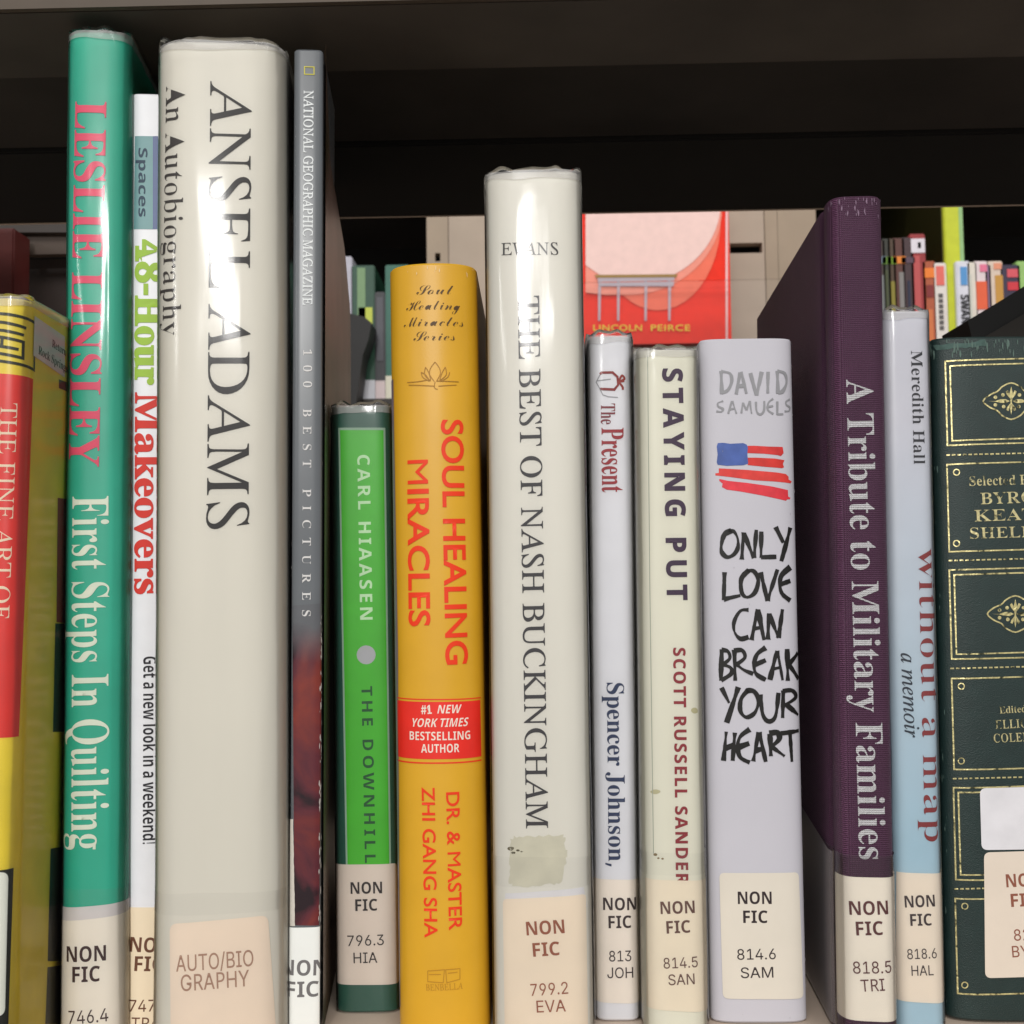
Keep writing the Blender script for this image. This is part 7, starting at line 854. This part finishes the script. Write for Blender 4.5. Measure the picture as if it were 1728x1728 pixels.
farbook(651, 446, 690, 688, (44, 100, 84), 'turquoise far book beside the orange book', [(0, .78, 1, .97, (220, 216, 196))])
t = thing('book_support', 'black wedge shaped book support in front of green far book', 'bookend')
q = [at(x, y, .93) for x, y in ((590, 529), (614, 534), (627, 545), (622, 572), (612, 600), (600, 690), (585, 690))]
pr = prism('support_plate', [(p.x, p.z) for p in q], .93, .96, mat('black_plastic', (.008, .007, .007, 1), .6)); pr.parent = t
manga = [
 (1486, 404, 1494, 646, (58, 40, 36), 'thin dark far book with grey blue band', [(0, .12, 1, .17, (128, 146, 160)), (.2, .25, .7, .9, (110, 112, 112))]),
 (1495, 402, 1503, 646, (44, 44, 36), 'thin near black far book with green band', [(0, .13, 1, .18, (110, 150, 60)), (.3, .22, .6, .95, (70, 76, 50))]),
 (1504, 402, 1512, 646, (72, 52, 34), 'thin olive brown far book with lime band', [(0, .13, 1, .18, (140, 180, 60)), (.3, .3, .7, .95, (134, 124, 50))]),
 (1513, 401, 1527, 646, (86, 46, 38), 'brown far book with orange band and grey lettering', [(0, .13, 1, .18, (222, 130, 50)), (.45, .24, .8, .85, (130, 126, 124))]),
 (1528, 400, 1542, 646, (64, 42, 46), 'maroon brown far book with dull violet band', [(0, .14, 1, .18, (90, 70, 84)), (.4, .3, .6, .9, (40, 44, 66))]),
 (1543, 394, 1561, 646, (150, 46, 48), 'red far book with round white spine sticker', [(.08, .035, .95, .13, (222, 216, 224)), (.5, .06, .7, .10, (130, 120, 150)), (.2, .15, .6, .55, (186, 84, 84))]),
 (1562, 440, 1578, 646, (170, 84, 52), 'rust coloured far book with orange sun print', [(.2, .06, .9, .14, (236, 128, 50)), (.3, .2, .8, .3, (130, 50, 50)), (.2, .4, .7, .9, (206, 116, 70))]),
 (1580, 443, 1597, 646, (222, 214, 208), 'white far book with red block over small black title', [(.25, .03, .8, .19, (226, 110, 100))]),
 (1620, 440, 1637, 646, (216, 216, 226), 'white far book with blue mark and large black capitals', [(.3, .05, .75, .2, (90, 150, 206))]),
 (1638, 442, 1649, 646, (220, 212, 200), 'cream far book without readable print', [(.2, .1, .4, .9, (200, 200, 190))]),
 (1651, 440, 1667, 646, (224, 208, 210), 'pinkish white far book with orange red block', [(.4, .03, .9, .09, (226, 120, 150)), (.1, .17, .85, .40, (226, 100, 66))]),
 (1668, 446, 1673, 646, (136, 112, 140), 'very thin mauve far book', []),
 (1674, 440, 1692, 646, (216, 196, 180), 'beige far book with ochre print', [(.4, .02, .9, .07, (226, 150, 120)), (.45, .12, .95, .42, (196, 146, 70))]),
 (1694, 446, 1722, 646, (56, 48, 72), 'navy far book with two red round marks', [(.35, .04, .85, .11, (214, 90, 100)), (.35, .15, .85, .22, (206, 60, 70))]),
 (1723, 440, 1745, 646, (150, 190, 110), 'pale green far book at the frame edge', []),
]
for x0, y0, x1, y1, c, lb, pr_ in manga:
    lets = []
    if 'large black capitals' in lb: lets = [('SWAN', 'S', .25, .28, .52, .55, (40, 40, 44))]
    if 'small black title' in lb: pr_ = pr_+[(.36, .26+i_*.045, .66, .26+i_*.045+.032, (92, 88, 88)) for i_ in range(7)]
    farbook(x0, y0, x1, y1, c, lb, pr_, lets=lets)
t = thing('lime_divider', 'lime green shelf divider standing between the far books', 'divider')
pbox('divider_face', 1603, 250, 1614, 646, .97, .02, mat('lime_plastic', rgb(196, 204, 44), .4), t, .001)
pbox('divider_edge', 1615.5, 250, 1620, 646, .972, .30, mat('pale_green_plastic', rgb(150, 190, 130), .4), t)
pbox('divider_back', 1598, 250, 1601.5, 646, .975, .30, mat('olive_plastic', rgb(44, 42, 16), .4), t)
# far left corner
t = thing('side_upright', 'dark brown steel upright at the end of the shelving behind the yellow book', 'upright')
q = [at(x, y, .62) for x, y in ((-60, 168), (0, 199), (113, 256), (300, 350), (300, 392), (-60, 392))]
pr = prism('gusset', [(p.x, p.z) for p in q], .62, .63, mat('gusset_enamel', (.045, .035, .030, 1), .6)); pr.parent = t
pbox('cross_bar', -80, 392, 330, 432, .625, .006, mat('bar_enamel', rgb(74, 60, 50), .6), t)
pbox('post', -80, 433, 330, 760, .64, .006, mat('post_enamel', rgb(50, 38, 33), .5), t)
farbook(-30, 384, 24, 640, (84, 26, 22), 'blurred red book at the left edge above the yellow book', [], Y=.60, dep=.02, nm='red_far_book')
# floor and walls of the room as far as they are met
box('floor', -4, 4, -6, 4, -1.21, -1.2, mat('carpet', rgb(110, 104, 100), .9), None)['kind'] = 'structure'
